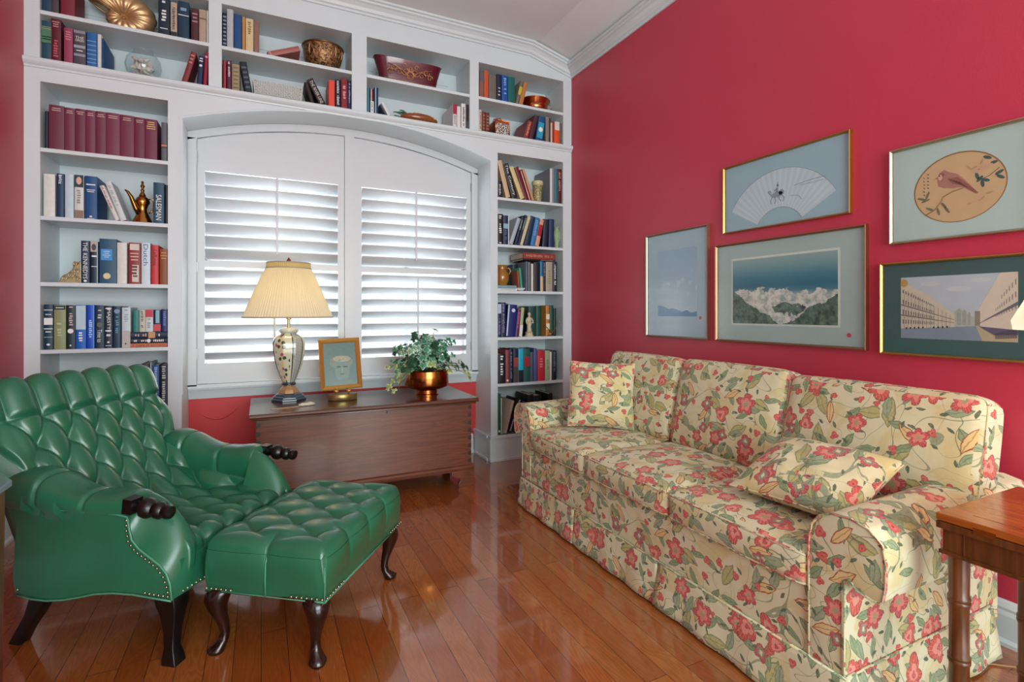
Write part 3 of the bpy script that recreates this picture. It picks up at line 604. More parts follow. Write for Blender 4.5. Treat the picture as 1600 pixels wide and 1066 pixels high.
(1.7215, 0.541, 0.0521, 0.2408, 0.17, 0.0, '#1c5850', [('r', 0.1, 0.9, 0.48, 0.76, '#a81c30')], 'green book with red patch, sixth from left, right bookcase, fifth shelf down', 'books on the right bookcase, fifth shelf down'),
(1.7762, 0.541, 0.0261, 0.2149, 0.17, 0.0, '#4a5468', [], 'slate book, seventh from left, right bookcase, fifth shelf down', 'books on the right bookcase, fifth shelf down'),
(1.8049, 0.541, 0.027, 0.2417, 0.17, 0.0, '#4a5890', [], 'greyish blue book, eighth from left, right bookcase, fifth shelf down', 'books on the right bookcase, fifth shelf down'),
(1.8359, 0.541, 0.06, 0.2235, 0.17, 0.0, '#c4283c', [('v', '#e08890', 0.4, 0.75)], 'bright red book, ninth from left, right bookcase, fifth shelf down', 'books on the right bookcase, fifth shelf down'),
(1.9006, 0.541, 0.0399, 0.2217, 0.17, 0.0, '#a0b890', [('v', '#70805c', 0.3, 0.7)], 'pale green book, tenth from left, right bookcase, fifth shelf down', 'books on the right bookcase, fifth shelf down'),
(1.9431, 0.541, 0.0133, 0.2126, 0.17, 0.0, '#e0e0dc', [], 'thin white book, eleventh from left, right bookcase, fifth shelf down', 'books on the right bookcase, fifth shelf down'),
(1.9606, 0.541, 0.0382, 0.2198, 0.17, 0.0, '#101c28', [('v', '#6c8090', 0.2, 0.95)], 'black book at the end, twelfth from left, right bookcase, fifth shelf down', 'books on the right bookcase, fifth shelf down'),
(1.5128, 0.178, 0.0242, 0.2885, 0.17, 0.0, '#1c5a48', [('o', 0.5, 0.08, 0.3, 0.03, '#e6e8e6')], 'green book against the divider, first from left, right bookcase, bottom shelf', 'books on the right bookcase, bottom shelf'),
(1.5394, 0.178, 0.007, 0.2565, 0.17, 0.0, '#c8ccc4', [], 'thin white book, second from left, right bookcase, bottom shelf', 'books on the right bookcase, bottom shelf'),
(1.565, 0.178, 0.0197, 0.2391, 0.2, 0.264, '#b4a494', [], 'cream leaning book, third from left, right bookcase, bottom shelf', 'books on the right bookcase, bottom shelf'),
(1.5949, 0.178, 0.0213, 0.2496, 0.2, 0.346, '#1c1c20', [('v', '#e6e8e6', 0.02, 0.98)], 'black leaning book with big white lettering, fourth from left, right bookcase, bottom shelf', 'books on the right bookcase, bottom shelf'),
(1.6238, 0.178, 0.0342, 0.2311, 0.2, 0.405, '#141820', [('v', '#8c94a0', 0.1, 0.6)], 'black book leaning last, fifth from left, right bookcase, bottom shelf', 'books on the right bookcase, bottom shelf'),
(1.7548, 0.178, 0.0482, 0.267, 0.2, 0.0, '#101418', [], 'dark book behind the sofa arm, sixth from left, right bookcase, bottom shelf', 'books on the right bookcase, bottom shelf'),
(1.8064, 0.178, 0.0602, 0.257, 0.18, 0.0, '#1a1d20', [], 'second dark book behind the sofa arm, seventh from left, right bookcase, bottom shelf', 'books on the right bookcase, bottom shelf'),
(1.9231, 0.178, 0.0407, 0.2636, 0.2, 0.0, '#121416', [], 'black book in the right corner, eighth from left, right bookcase, bottom shelf', 'books on the right bookcase, bottom shelf'),
(-0.987, 2.316, 0.0385, 0.194, 0.17, 0.0, '#1f4a58', [('r', 0, 1, 0.42, 0.8, '#4c7c60'), ('b', 0.84, 0.85, '#b8c890'), ('b', 0.8, 0.81, '#b8c890'), ('b', 0.58, 0.6, '#c8d8a0'), ('b', 0.52, 0.54, '#c8d8a0'), ('b', 0.42, 0.43, '#c8d8a0')], 'green book with gilt bands, first from left, far-left upper bay, lower shelf', 'books on the far-left upper bay, lower shelf'),
(-0.9515, 2.316, 0.04, 0.212, 0.2, 0.0, '#5c1424', [('h', 3, '#c89a98', 0.8, 0.96), ('v', '#c05868', 0.05, 0.5)], 'tall maroon book with gold lettering, second from left, far-left upper bay, lower shelf', 'books on the far-left upper bay, lower shelf'),
(-0.9001, 2.316, 0.0355, 0.1788, 0.17, 0.0, '#98405c', [('h', 4, '#c89098', 0.65, 0.92)], 'rose red book, third from left, far-left upper bay, lower shelf', 'books on the far-left upper bay, lower shelf'),
(-0.8613, 2.316, 0.049, 0.18, 0.17, 0.0, '#4c4850', [('b', 0.9, 0.98, '#8c8c98'), ('ht', 'THE', '#e6e8e6', 0.74, 0.81), ('ht', 'ORIGIN', '#e6e8e6', 0.66, 0.73), ('b', 0.48, 0.56, '#98a0b4'), ('h', 1, '#e6e8e6', 0.38, 0.44), ('b', 0.25, 0.32, '#8c94a8')], 'grey book titled The Origin, fourth from left, far-left upper bay, lower shelf', 'books on the far-left upper bay, lower shelf'),
(-0.8074, 2.316, 0.0404, 0.1781, 0.17, 0.0, '#1c64a4', [('b', 0.74, 0.755, '#98c0e0'), ('b', 0.62, 0.635, '#98c0e0'), ('b', 0.48, 0.495, '#98c0e0'), ('b', 0.36, 0.375, '#98c0e0'), ('b', 0.23, 0.245, '#98c0e0'), ('b', 0.12, 0.135, '#98c0e0')], 'bright blue book with pale bands, fifth from left, far-left upper bay, lower shelf', 'books on the far-left upper bay, lower shelf'),
(-0.7645, 2.316, 0.0165, 0.1767, 0.17, 0.0, '#d0d4d4', [], 'slim white book between blue ones, sixth from left, far-left upper bay, lower shelf', 'books on the far-left upper bay, lower shelf'),
(-0.7456, 2.316, 0.007, 0.159, 0.22, 0.0, '#124878', [], 'thin dark blue book, seventh from left, far-left upper bay, lower shelf', 'books on the far-left upper bay, lower shelf'),
(-0.3941, 2.316, 0.0267, 0.1783, 0.16, 0.259, '#7c2c30', [('h', 3, '#c08078', 0.6, 0.95)], 'red leaning book by the shell bowl, eighth from left, far-left upper bay, lower shelf', 'books on the far-left upper bay, lower shelf'),
(-0.3229, 2.316, 0.0248, 0.1636, 0.16, 0.069, '#16284c', [('h', 2, '#e6e8e6', 0.78, 0.95), ('o', 0.5, 0.66, 0.3, 0.04, '#e6e8e6')], 'navy book with white top lettering, ninth from left, far-left upper bay, lower shelf', 'books on the far-left upper bay, lower shelf'),
(-0.2931, 2.316, 0.0188, 0.1873, 0.16, 0.05, '#8c1838', [('h', 1, '#d0a0a8', 0.8, 0.95)], 'crimson book against the divider, tenth from left, far-left upper bay, lower shelf', 'books on the far-left upper bay, lower shelf'),
(-0.987, 2.555, 0.0385, 0.1689, 0.17, 0.0, '#1c4058', [], 'dark blue book at the left end, first from left, far-left upper bay, upper shelf', 'books on the far-left upper bay, upper shelf'),
(-0.9506, 2.555, 0.0301, 0.1683, 0.17, 0.0, '#4a4248', [], 'grey brown book, second from left, far-left upper bay, upper shelf', 'books on the far-left upper bay, upper shelf'),
(-0.9133, 2.555, 0.0563, 0.1785, 0.17, 0.0, '#7a2434', [], 'wide red book beside the gold shell, third from left, far-left upper bay, upper shelf', 'books on the far-left upper bay, upper shelf'),
(-0.5009, 2.555, 0.0516, 0.2055, 0.17, 0.0, '#0e2438', [('v', '#e6e8e6', 0.3, 0.9), ('h', 1, '#e6e8e6', 0.15, 0.2)], 'navy book lettered in white, fourth from left, far-left upper bay, upper shelf', 'books on the far-left upper bay, upper shelf'),
(-0.4448, 2.555, 0.0298, 0.1885, 0.17, 0.0, '#b8a490', [('b', 0, 0.15, '#20242c'), ('v', '#484850', 0.15, 0.9)], 'cream and black book, fifth from left, far-left upper bay, upper shelf', 'books on the far-left upper bay, upper shelf'),
(-0.4112, 2.555, 0.0525, 0.2049, 0.17, 0.0, '#10344c', [('b', 0.62, 0.64, '#e6e8e6'), ('h', 1, '#7ca0b8', 0.7, 0.9)], 'dark blue book with white line, sixth from left, far-left upper bay, upper shelf', 'books on the far-left upper bay, upper shelf'),
(-0.349, 2.555, 0.0354, 0.1801, 0.17, 0.0, '#4c2024', [('h', 3, '#a88080', 0.55, 0.9)], 'dark brown red book, seventh from left, far-left upper bay, upper shelf', 'books on the far-left upper bay, upper shelf'),
(-0.311, 2.555, 0.0338, 0.1834, 0.17, 0.0, '#b09c84', [('b', 0.7, 0.75, '#7c6450')], 'tan book, eighth from left, far-left upper bay, upper shelf', 'books on the far-left upper bay, upper shelf'),
(-0.2747, 2.555, 0.007, 0.1846, 0.17, 0.0, '#d8d4cc', [], 'thin white book, ninth from left, far-left upper bay, upper shelf', 'books on the far-left upper bay, upper shelf'),
(-0.1961, 2.316, 0.0176, 0.1623, 0.17, 0.0, '#7c1c28', [('b2', 0.6, 0.75, 0, 1, '#c85860')], 'slim dark red book, first from left, second upper bay, lower shelf', 'books on the second upper bay, lower shelf'),
(-0.1759, 2.316, 0.0226, 0.1671, 0.17, 0.0, '#54203c', [('v', '#e6e8e6', 0.4, 0.95)], 'plum book with white marks, second from left, second upper bay, lower shelf', 'books on the second upper bay, lower shelf'),
(-0.15, 2.316, 0.0384, 0.1519, 0.17, 0.0, '#9c8c68', [('h', 6, '#786848', 0.05, 0.95)], 'tweed khaki book, third from left, second upper bay, lower shelf', 'books on the second upper bay, lower shelf'),
(-0.0819, 2.316, 0.0366, 0.1744, 0.16, -0.181, '#101c28', [('h', 5, '#4c5c68', 0.1, 0.9)], 'black banded leaning book, fourth from left, second upper bay, lower shelf', 'books on the second upper bay, lower shelf'),
(0.2713, 2.316, 0.0218, 0.1261, 0.16, -0.306, '#241418', [], 'dark book under the leaner, fifth from left, second upper bay, lower shelf', 'books on the second upper bay, lower shelf'),
(0.3217, 2.316, 0.0361, 0.1563, 0.16, -0.486, '#201418', [('t', 'THE RIVER LINE', '#d8c8c8', 0.03, 0.93)], 'leaning book titled in white capitals, sixth from left, second upper bay, lower shelf', 'books on the second upper bay, lower shelf'),
(0.3731, 2.316, 0.0357, 0.163, 0.17, 0.0, '#e04838', [], 'coral red book, seventh from left, second upper bay, lower shelf', 'books on the second upper bay, lower shelf'),
(0.4125, 2.316, 0.0311, 0.1737, 0.17, 0.0, '#101c34', [('v', '#e6e8e6', 0.05, 0.95)], 'navy book lettered in white, eighth from left, second upper bay, lower shelf', 'books on the second upper bay, lower shelf'),
(0.4473, 2.316, 0.0373, 0.1899, 0.17, 0.0, '#84202c', [('v', '#e0b0a8', 0.3, 0.75)], 'red book with pale lettering, ninth from left, second upper bay, lower shelf', 'books on the second upper bay, lower shelf'),
(0.4854, 2.316, 0.0216, 0.1814, 0.17, 0.0, '#101c40', [('v', '#a0b0d0', 0.2, 0.9)], 'slim navy book by the divider, tenth from left, second upper bay, lower shelf', 'books on the second upper bay, lower shelf'),
(-0.198, 2.555, 0.0231, 0.1926, 0.17, 0.0, '#0e1c30', [('h', 8, '#7c90a8', 0.05, 0.95)], 'dark navy striped book, first from left, second upper bay, upper shelf', 'books on the second upper bay, upper shelf'),
(-0.1752, 2.555, 0.0317, 0.2211, 0.17, 0.0, '#b4b8bc', [], 'light grey book, second from left, second upper bay, upper shelf', 'books on the second upper bay, upper shelf'),
(-0.1409, 2.555, 0.0399, 0.2005, 0.17, 0.0, '#17487c', [], 'bright blue book, third from left, second upper bay, upper shelf', 'books on the second upper bay, upper shelf'),
(-0.0984, 2.555, 0.0152, 0.1952, 0.17, 0.0, '#c08850', [], 'slim orange tan book, fourth from left, second upper bay, upper shelf', 'books on the second upper bay, upper shelf'),
(-0.0805, 2.555, 0.0392, 0.1913, 0.17, 0.0, '#d4c090', [('v', '#8c7440', 0.5, 0.9)], 'cream book with brown lettering, fifth from left, second upper bay, upper shelf', 'books on the second upper bay, upper shelf'),
(-0.0386, 2.555, 0.028, 0.1873, 0.17, 0.0, '#8c6858', [], 'brown pink book, sixth from left, second upper bay, upper shelf', 'books on the second upper bay, upper shelf'),
(0.6022, 2.316, 0.0198, 0.1587, 0.17, 0.0, '#1c5c68', [('b2', 0.3, 0.55, 0, 1, '#5090a0')], 'teal book by the divider, first from left, third upper bay, lower shelf', 'books on the third upper bay, lower shelf'),
(0.6246, 2.316, 0.0213, 0.1553, 0.17, 0.0, '#5c1420', [('b', 0, 0.5, '#dce0e4'), ('v', '#586068', 0.05, 0.45), ('b2', 0.1, 0.4, 0.5, 1, '#dcc0c0')], 'dark red over white book, second from left, third upper bay, lower shelf', 'books on the third upper bay, lower shelf'),
(0.6489, 2.316, 0.026, 0.1704, 0.17, 0.0, '#103450', [('b2', 0.2, 0.45, 0, 1, '#8cb4c4')], 'navy book with pale stripe, third from left, third upper bay, lower shelf', 'books on the third upper bay, lower shelf'),
(0.721, 2.316, 0.0116, 0.0744, 0.16, -0.551, '#3c4048', [], 'grey backed leaning book, fourth from left, third upper bay, lower shelf', 'books on the third upper bay, lower shelf'),
(0.7376, 2.316, 0.0176, 0.0884, 0.16, -0.511, '#dcdcdc', [], 'leaning white book, fifth from left, third upper bay, lower shelf', 'books on the third upper bay, lower shelf'),
(1.1775, 2.316, 0.0274, 0.1578, 0.22, 0.0, '#d8d4d4', [('b', 0.56, 1, '#a01c40'), ('v', '#787c80', 0.08, 0.5)], 'white book with crimson head, sixth from left, third upper bay, lower shelf', 'books on the third upper bay, lower shelf'),
(1.2082, 2.316, 0.0255, 0.1458, 0.17, 0.0, '#dcdad8', [], 'plain white book, seventh from left, third upper bay, lower shelf', 'books on the third upper bay, lower shelf'),
(1.2391, 2.316, 0.0315, 0.1715, 0.17, 0.0, '#dedcd8', [('v', '#202024', 0.05, 0.85)], 'white book lettered in black, eighth from left, third upper bay, lower shelf', 'books on the third upper bay, lower shelf'),
(1.2708, 2.316, 0.0222, 0.1693, 0.17, 0.0, '#302420', [('b', 0, 0.3, '#404858')], 'dark book by the divider, ninth from left, third upper bay, lower shelf', 'books on the third upper bay, lower shelf'),
(1.3679, 2.316, 0.0221, 0.1508, 0.17, 0.0, '#d4bca8', [('v', '#5c4438', 0.1, 0.9)], 'cream book by the divider, first from left, right-end upper bay, lower shelf', 'books on the right-end upper bay, lower shelf'),
(1.393, 2.316, 0.0247, 0.1411, 0.17, 0.0, '#6c3828', [('h', 5, '#a07050', 0.1, 0.9)], 'brown leather book, second from left, right-end upper bay, lower shelf', 'books on the right-end upper bay, lower shelf'),
(1.4202, 2.316, 0.0286, 0.1403, 0.17, 0.0, '#643022', [('h', 5, '#a07050', 0.1, 0.9)], 'second brown leather book, third from left, right-end upper bay, lower shelf', 'books on the right-end upper bay, lower shelf'),
(1.7191, 2.316, 0.0371, 0.137, 0.2, 0.304, '#8c3430', [('v', '#d8a078', 0.1, 0.9)], 'first red leaning book, fourth from left, right-end upper bay, lower shelf', 'books on the right-end upper bay, lower shelf'),
(1.7622, 2.316, 0.0344, 0.1871, 0.16, 0.277, '#4a242c', [], 'dark plum leaning book, fifth from left, right-end upper bay, lower shelf', 'books on the right-end upper bay, lower shelf'),
(1.82, 2.316, 0.0563, 0.1833, 0.16, 0.161, '#0e4c80', [('r', 0.1, 0.9, 0.1, 0.75, '#28a0c0'), ('o', 0.5, 0.45, 0.3, 0.1, '#e6e8e6')], 'blue book with bright panel, sixth from left, right-end upper bay, lower shelf', 'books on the right-end upper bay, lower shelf'),
(1.9054, 2.316, 0.0301, 0.1884, 0.17, 0.0, '#847a70', [], 'grey book, seventh from left, right-end upper bay, lower shelf', 'books on the right-end upper bay, lower shelf'),
(1.9361, 2.316, 0.01, 0.183, 0.17, 0.0, '#301418', [], 'thin dark book, eighth from left, right-end upper bay, lower shelf', 'books on the right-end upper bay, lower shelf'),
(1.9466, 2.316, 0.0149, 0.1521, 0.17, 0.0, '#e0c0b0', [], 'thin pale book, ninth from left, right-end upper bay, lower shelf', 'books on the right-end upper bay, lower shelf'),
(1.9621, 2.316, 0.0178, 0.1614, 0.17, 0.0, '#94301c', [], 'slim rust book, tenth from left, right-end upper bay, lower shelf', 'books on the right-end upper bay, lower shelf'),
(1.9804, 2.316, 0.0428, 0.1668, 0.17, 0.0, '#e4501c', [('b', 0.62, 1, '#dcd4cc')], 'white over orange book, eleventh from left, right-end upper bay, lower shelf', 'books on the right-end upper bay, lower shelf'),
(2.0236, 2.316, 0.0224, 0.1604, 0.17, 0.0, '#605c54', [], 'grey book by the wall, twelfth from left, right-end upper bay, lower shelf', 'books on the right-end upper bay, lower shelf'),
(1.374, 2.555, 0.0326, 0.1864, 0.17, 0.0, '#8c5848', [('b', 0.6, 1, '#5c5c64')], 'brown book with grey head, first from left, right-end upper bay, upper shelf', 'books on the right-end upper bay, upper shelf'),
(1.409, 2.555, 0.0329, 0.1953, 0.17, 0.0, '#c45430', [], 'rounded orange brown book, second from left, right-end upper bay, upper shelf', 'books on the right-end upper bay, upper shelf'),
(1.445, 2.555, 0.0564, 0.1746, 0.17, 0.0, '#70665c', [], 'grey brown book, third from left, right-end upper bay, upper shelf', 'books on the right-end upper bay, upper shelf'),
(1.5058, 2.555, 0.0375, 0.1878, 0.17, 0.0, '#101c3c', [('v', '#e6e8e6', 0.1, 0.5)], 'dark navy book with white initials, fourth from left, right-end upper bay, upper shelf', 'books on the right-end upper bay, upper shelf'),
(1.5457, 2.555, 0.0469, 0.1898, 0.17, 0.0, '#14509c', [('v', '#90b8e0', 0.1, 0.9)], 'blue book lettered in pale blue, fifth from left, right-end upper bay, upper shelf', 'books on the right-end upper bay, upper shelf'),
(1.5957, 2.555, 0.0533, 0.19, 0.17, 0.0, '#12605c', [], 'teal green book, sixth from left, right-end upper bay, upper shelf', 'books on the right-end upper bay, upper shelf'),
(1.6555, 2.555, 0.0232, 0.1806, 0.16, 0.239, '#706c60', [('b', 0.4, 0.75, '#c8b83c')], 'grey book with yellow label, seventh from left, right-end upper bay, upper shelf', 'books on the right-end upper bay, upper shelf'),
(1.6817, 2.555, 0.031, 0.1743, 0.16, 0.249, '#b87844', [], 'tan book leaning by the copper bowl, eighth from left, right-end upper bay, upper shelf', 'books on the right-end upper bay, upper shelf')]
# ---------------------------------------------------------------- books
def book(x, z, w, h, d, t, hexc, deco, label, group, y0=YF+.015, lying=False):
    root = empty('book', (x, y0, z)); tag(root, label, 'book', group)
    m = MB(); b = min(.003, w*.18); rr = min(.004, w*.25)
    pts = [(0, d), (0, rr*.8), (w*.12, rr*.2), (w*.5, 0), (w*.88, rr*.2), (w, rr*.8), (w, d), (w-b, d), (w-b, .007), (b, .007), (b, d)]
    m.prism(pts, 0, h, 2); m.build('cover', plain(hexc, .5, var=.1, nscale=60), root, angle=50)
    MB().box(b, w-b, .007, d-.004, .003, h-.003).build('page_block', M['paper'], root)
    if deco:
        m = MB(); yf = -.0006; rnd = random.Random(label)
        def rect(a, c, e, f, col):
            m.mat(plain(col, .5)); m.face([(a*w, yf, e*h), (c*w, yf, e*h), (c*w, yf, f*h), (a*w, yf, f*h)])
        for dd in deco:
            k = dd[0]
            if k == 'b': yf = -.0004; rect(.02, .98, dd[1], dd[2], dd[3])
            elif k == 'r': yf = -.0004; rect(dd[1], dd[2], dd[3], dd[4], dd[5])
            elif k == 'b2': yf = -.0005; rect(max(.02, dd[1]), min(.98, dd[2]), max(.004, dd[3]), min(.996, dd[4]), dd[5])
            elif k == 'b3': rect(dd[1], dd[2], dd[3], dd[4], dd[5])
            elif k == 'h':
                n, col, z0, z1 = dd[1:]; yf = -.0009
                for i in range(n):
                    zz = z0+(z1-z0)*(i+.25)/n; hh = (z1-z0)/n*.4; s = rnd.uniform(.12, .24)
                    rect(s, 1-s, zz, zz+hh, col)
            elif k == 'h2':
                n, col, z0, z1, a, c = dd[1:]; yf = -.0009
                for i in range(n):
                    zz = z0+(z1-z0)*(i+.3)/n; s = rnd.uniform(0, .1); rect(a+s, c-s, zz, zz+(z1-z0)/n*.3, col)
            elif k == 'v':
                col, z0, z1 = dd[1:]; yf = -.0009; zz = z1; st = max(.006, w*.32)/h
                while zz-st > z0:
                    ln = st*rnd.uniform(.45, .7)
                    if rnd.random() < .86:
                        a = rnd.uniform(.26, .36); rect(a, rnd.uniform(.6, .74), zz-ln, zz, col)
                    zz -= st
            elif k == 'o':
                cx, cz_, rx, rz, col = dd[1:]; m.mat(plain(col, .5))
                m.face([((cx+rx*math.cos(2*PI*i/14))*w, -.0010, (cz_+rz*math.sin(2*PI*i/14))*h) for i in range(14)])
            elif k == 't':
                txt, col, z0, z1 = dd[1:]; vs, fs = text_mesh(txt); m.mat(plain(col, .5))
                V = [m.bm.verts.new(((.24+.52*b_)*w, -.0012, (z1-(z1-z0)*a_)*h)) for a_, b_ in vs]
                for f in fs: m._fin(m.bm.faces.new([V[i] for i in f]))
            elif k == 'ht':
                txt, col, z0, z1 = dd[1:]; vs, fs = text_mesh(txt); m.mat(plain(col, .5))
                V = [m.bm.verts.new(((.15+.7*a_)*w, -.0012, (z0+(z1-z0)*b_)*h)) for a_, b_ in vs]
                for f in fs: m._fin(m.bm.faces.new([V[i] for i in f]))
        m.build('spine_lettering', None, root, weld=False)
    if lying:      # on its side, spine to the room, head to the left
        root.rotation_euler = (0, R(90), 0); root.location = (x, y0, z+w)
    else:
        root.rotation_euler = (0, t, 0)
        if t > 0: root.location.z += w*math.sin(t)
    return root
for x, z, w, h, d, t, c, deco, lab, grp in BOOKS:
    lim = .212 if z == 2.316 else (.228 if z == 2.555 else .325)
    top = abs(math.cos(t))*h + abs(math.sin(t))*w
    if top > lim: h *= lim/top
    y0 = YF+.015
    if 'behind the green one' in lab: y0 += .13; d = .10
    if 'black leaning book, sixth' in lab or 'first dark green' in lab or 'second dark green' in lab: y0 += .068
    book(x, z+.0005, w, h, min(d, .235), t, c, deco, lab, grp, y0)
# the flat stack of three with five small books standing on it
zs = .8625; grp = 'books on the left bookcase, fourth shelf down'
W_ = '#e6e8e6'
book(-.626, zs, .021, .166, .12, 0, '#c87452', [('v', '#8c4030', .05, .95)], 'orange paperback lying flat at the bottom of the stack', grp, lying=True)
book(-.626, zs+.0215, .026, .166, .12, 0, '#1c2636', [('v', W_, .06, .48), ('o', .5, .5, .4, .05, W_), ('v', W_, .55, .9)], 'navy paperback with white lettering, middle of the flat stack', grp, lying=True)
book(-.630, zs+.048, .034, .170, .12, 0, '#14233e', [('v', '#b8a4a0', .1, .45), ('b', .5, .68, '#c8905c'), ('v', W_, .7, .8)], 'dark paperback with orange picture, top of the flat stack', grp, lying=True)
zt = zs+.0825
for x, w, h, c, dc, lab in ((-.612, .026, .115, '#2f8078', [], 'small teal book standing on the flat stack'),
    (-.585, .026, .116, '#c4c0ac', [('v', '#5c605c', .1, .95)], 'small cream book with dark lettering, on the stack'),
    (-.558, .034, .119, '#c8d4d8', [('b', .66, 1, '#c42c44'), ('v', '#7c98a0', .1, .6)], 'small white book with red head, on the stack'),
    (-.523, .034, .117, '#141c44', [('r', .3, .8, .4, .98, '#80b8c8'), ('b', .02, .34, '#c83c4c')], 'small navy book with red foot, on the stack'),
    (-.488, .031, .121, '#10245c', [('v', '#6088c0', .2, .9)], 'small dark blue book on the stack by the divider')):
    book(x, zt, w, h, .12, 0, c, dc, lab, grp)
# large volumes lying and leaning behind the chair back
book(-.806, .533, .045, .224, .2, 0, '#2c1a28', [('v', '#8c7c84', .3, .9)], 'big plum book lying flat, lower of two behind the chair', 'books on the left bookcase, fifth shelf down', lying=True)
book(-.806, .5785, .110, .224, .2, 0, '#301e2c', [('b', .88, .98, '#8c7878'), ('b3', .55, .6, .1, .8, '#9c8c94')], 'thick plum box-like book lying flat behind the chair back', 'books on the left bookcase, fifth shelf down', lying=True)
for i, (x, h, t) in enumerate(((-.965, .165, .2), (-.915, .166, .2), (-.865, .170, .15))):
    book(x, .5335, .036, h, .2, t, '#12201c', [], ['black-green book with top just above chair back, leftmost of three', 'middle of the three black-green books above chair back', 'right one of three black-green books above chair back'][i], 'books on the left bookcase, fifth shelf down')
book(-.52, .179, .06, .20, .2, 0, '#16181a', [], 'black book half hidden behind the green chair wing', 'books on the left bookcase, bottom shelf')
# right bookcase, books lying across the row on the third shelf
book(1.716, 1.4295, .012, .270, .20, 0, '#24181c', [('v', '#d89090', .5, .95)], 'thin dark book lying across the upright row', 'books on the right bookcase, third shelf down', lying=True)
book(1.716, 1.4420, .044, .270, .22, 0, '#8c3a30', [('v', '#c08070', .05, .9)], 'brick red book lying on top of the upright row', 'books on the right bookcase, third shelf down', lying=True)
book(1.512, 1.2045, .016, .155, .16, 0, '#dfe2e0', [('v', '#98a4a8', .1, .9)], 'white book lying flat under the tan jug', 'books on the right bookcase, third shelf down', lying=True)
book(1.512, 1.2210, .022, .150, .15, 0, '#7fa0a8', [], 'pale blue-grey book lying flat right under the jug', 'books on the right bookcase, third shelf down', lying=True)
# second upper bay: pink-brown book sloping against the bowl
b = book(0.0, 0.0, .030, .186, .15, 0, '#a4605c', [('b', .05, .1, '#c08880')], 'pink brown book sloping flat against the carved bowl', 'books on the second upper bay, upper shelf')
b.rotation_euler = (0, R(67), 0); b.location = (.030, YF+.03, 2.5842)
# third right shelf: book lying over the navy pair
b = book(0, 0, .012, .085, .16, 0, '#3c3a48', [('b', .3, .5, '#d8d4d0')], 'small dark book lying on the navy pair at the left', 'books on the right bookcase, fourth shelf down', lying=True)
b.location = (1.509, YF+.02, 1.100+.012)
# ---------------------------------------------------------------- ornaments on the shelves
def lathe_obj(name, prof, m, parent, seg=36, loc=(0, 0, 0), smooth=True, **k):
    return MB().lathe(prof, seg, **k).build(name, m, parent, angle=40 if smooth else None, loc=loc)

# gold nautilus shell
sh = empty('nautilus_shell', (-.680, YF+.10, 2.556)); tag(sh, 'gold ribbed nautilus shell on the far-left upper shelf', 'shell')
rs = []; NT_ = 260; turns = 2.35
for i in range(NT_+1):
    t = i/NT_; a = 2*PI*turns*t; g = math.exp(-1.05*(1-t)*turns)      # grows with t
    rad = .098*g; w = .078*g*(1+.10*abs(math.sin(a*7.5)))
    ang = a+R(20)
    cx, cz_ = rad*math.cos(ang), rad*math.sin(ang)
    ring = []
    for j in range(18):
        b = 2*PI*j/18; o = w*math.cos(b); y = w*1.0*math.sin(b)
        ring.append((cx+o*math.cos(ang), y, cz_+o*math.sin(ang)))
    rs.append(ring)
zz = [p[2] for r_ in rs for p in r_]; kz = .218/(max(zz)-min(zz)); z0_ = min(zz)
xx_ = [p[0] for r_ in rs for p in r_]; kx = .325/(max(xx_)-min(xx_)); xm = (max(xx_)+min(xx_))/2
rs = [[((x-xm)*kx, y*.95, (z-z0_)*kz+.001) for x, y, z in r_] for r_ in rs]
m = MB(); m.rings(rs); o = m.build('spiral_body', M['gold'], sh, smooth=True)
m = MB(); e = rs[-1]; m.tube([Vector(p) for p in e], .004, 6, closed=True); o = m.build('lip', M['gold'], sh, smooth=True)

# glass fishbowl of sea shells
gb = empty('glass_fishbowl', (-.578, YF+.088, 2.3165)); tag(gb, 'clear glass round bowl filled with white sea shells', 'bowl')
prof = [(.0, .0), (.035, .0), (.06, .012), (.078, .038), (.086, .072), (.080, .108), (.062, .136), (.05, .150), (.054, .158), (.051, .157), (.047, .149), (.059, .134), (.077, .106), (.083, .072), (.075, .04), (.057, .016), (.0, .006)]
k = NT('bowl_glass'); 
M['bowl_glass'] = glass_mat('bowl_glass', (.95, .97, .97, 1), .8)
lathe_obj('bowl', prof, M['bowl_glass'], gb, 40)
rnd = random.Random(3); shellm = plain('#dcd8d0', .5, var=.25, nscale=60)
cnt = 0; placed = []
tries = 0
while cnt < 40 and tries < 6000:
    tries += 1
    a = rnd.uniform(0, 2*PI); z = rnd.uniform(.027, .105); rr = rnd.uniform(0, .044); r = rnd.uniform(.014, .021)
    p = Vector((rr*math.cos(a), rr*math.sin(a), z))
    if any((p-q).length < (r+s)*.78 for q, s in placed): continue
    placed.append((p, r)); cnt += 1
    m = MB(); n = 12
    if cnt % 2:   # small whelk: tapered spiral cone
        rr_ = [(r*1.0*(1-i/9)*(1+.18*math.sin(i*2.4)), -r+2.4*r*i/9) for i in range(10)]
        m.lathe(rr_, 10)
    else:         # scallop: ribbed fan
        pts = []
        for u in range(5):
            q = u/4; pts.append([(r*1.3*q*math.sin(R(-62+124*v/16)), .25*r*math.sin(PI*q)*(1+.25*math.cos(v*PI)), -r*.6+r*1.5*q*math.cos(R(-62+124*v/16))) for v in range(17)])
        m.grid(pts); m.grid([[(x, -y-.001, z_) for x, y, z_ in r_] for r_ in pts])
    o = m.build('sea_shell', shellm, None, smooth=True)
    o.location = Vector(gb.location)+p; o.rotation_euler = (rnd.uniform(-1, 1), rnd.uniform(-1, 1), rnd.uniform(-1, 1))
    tag(o, 'white sea shell heaped inside the glass fishbowl', 'shell', 'sea shells in the glass bowl')

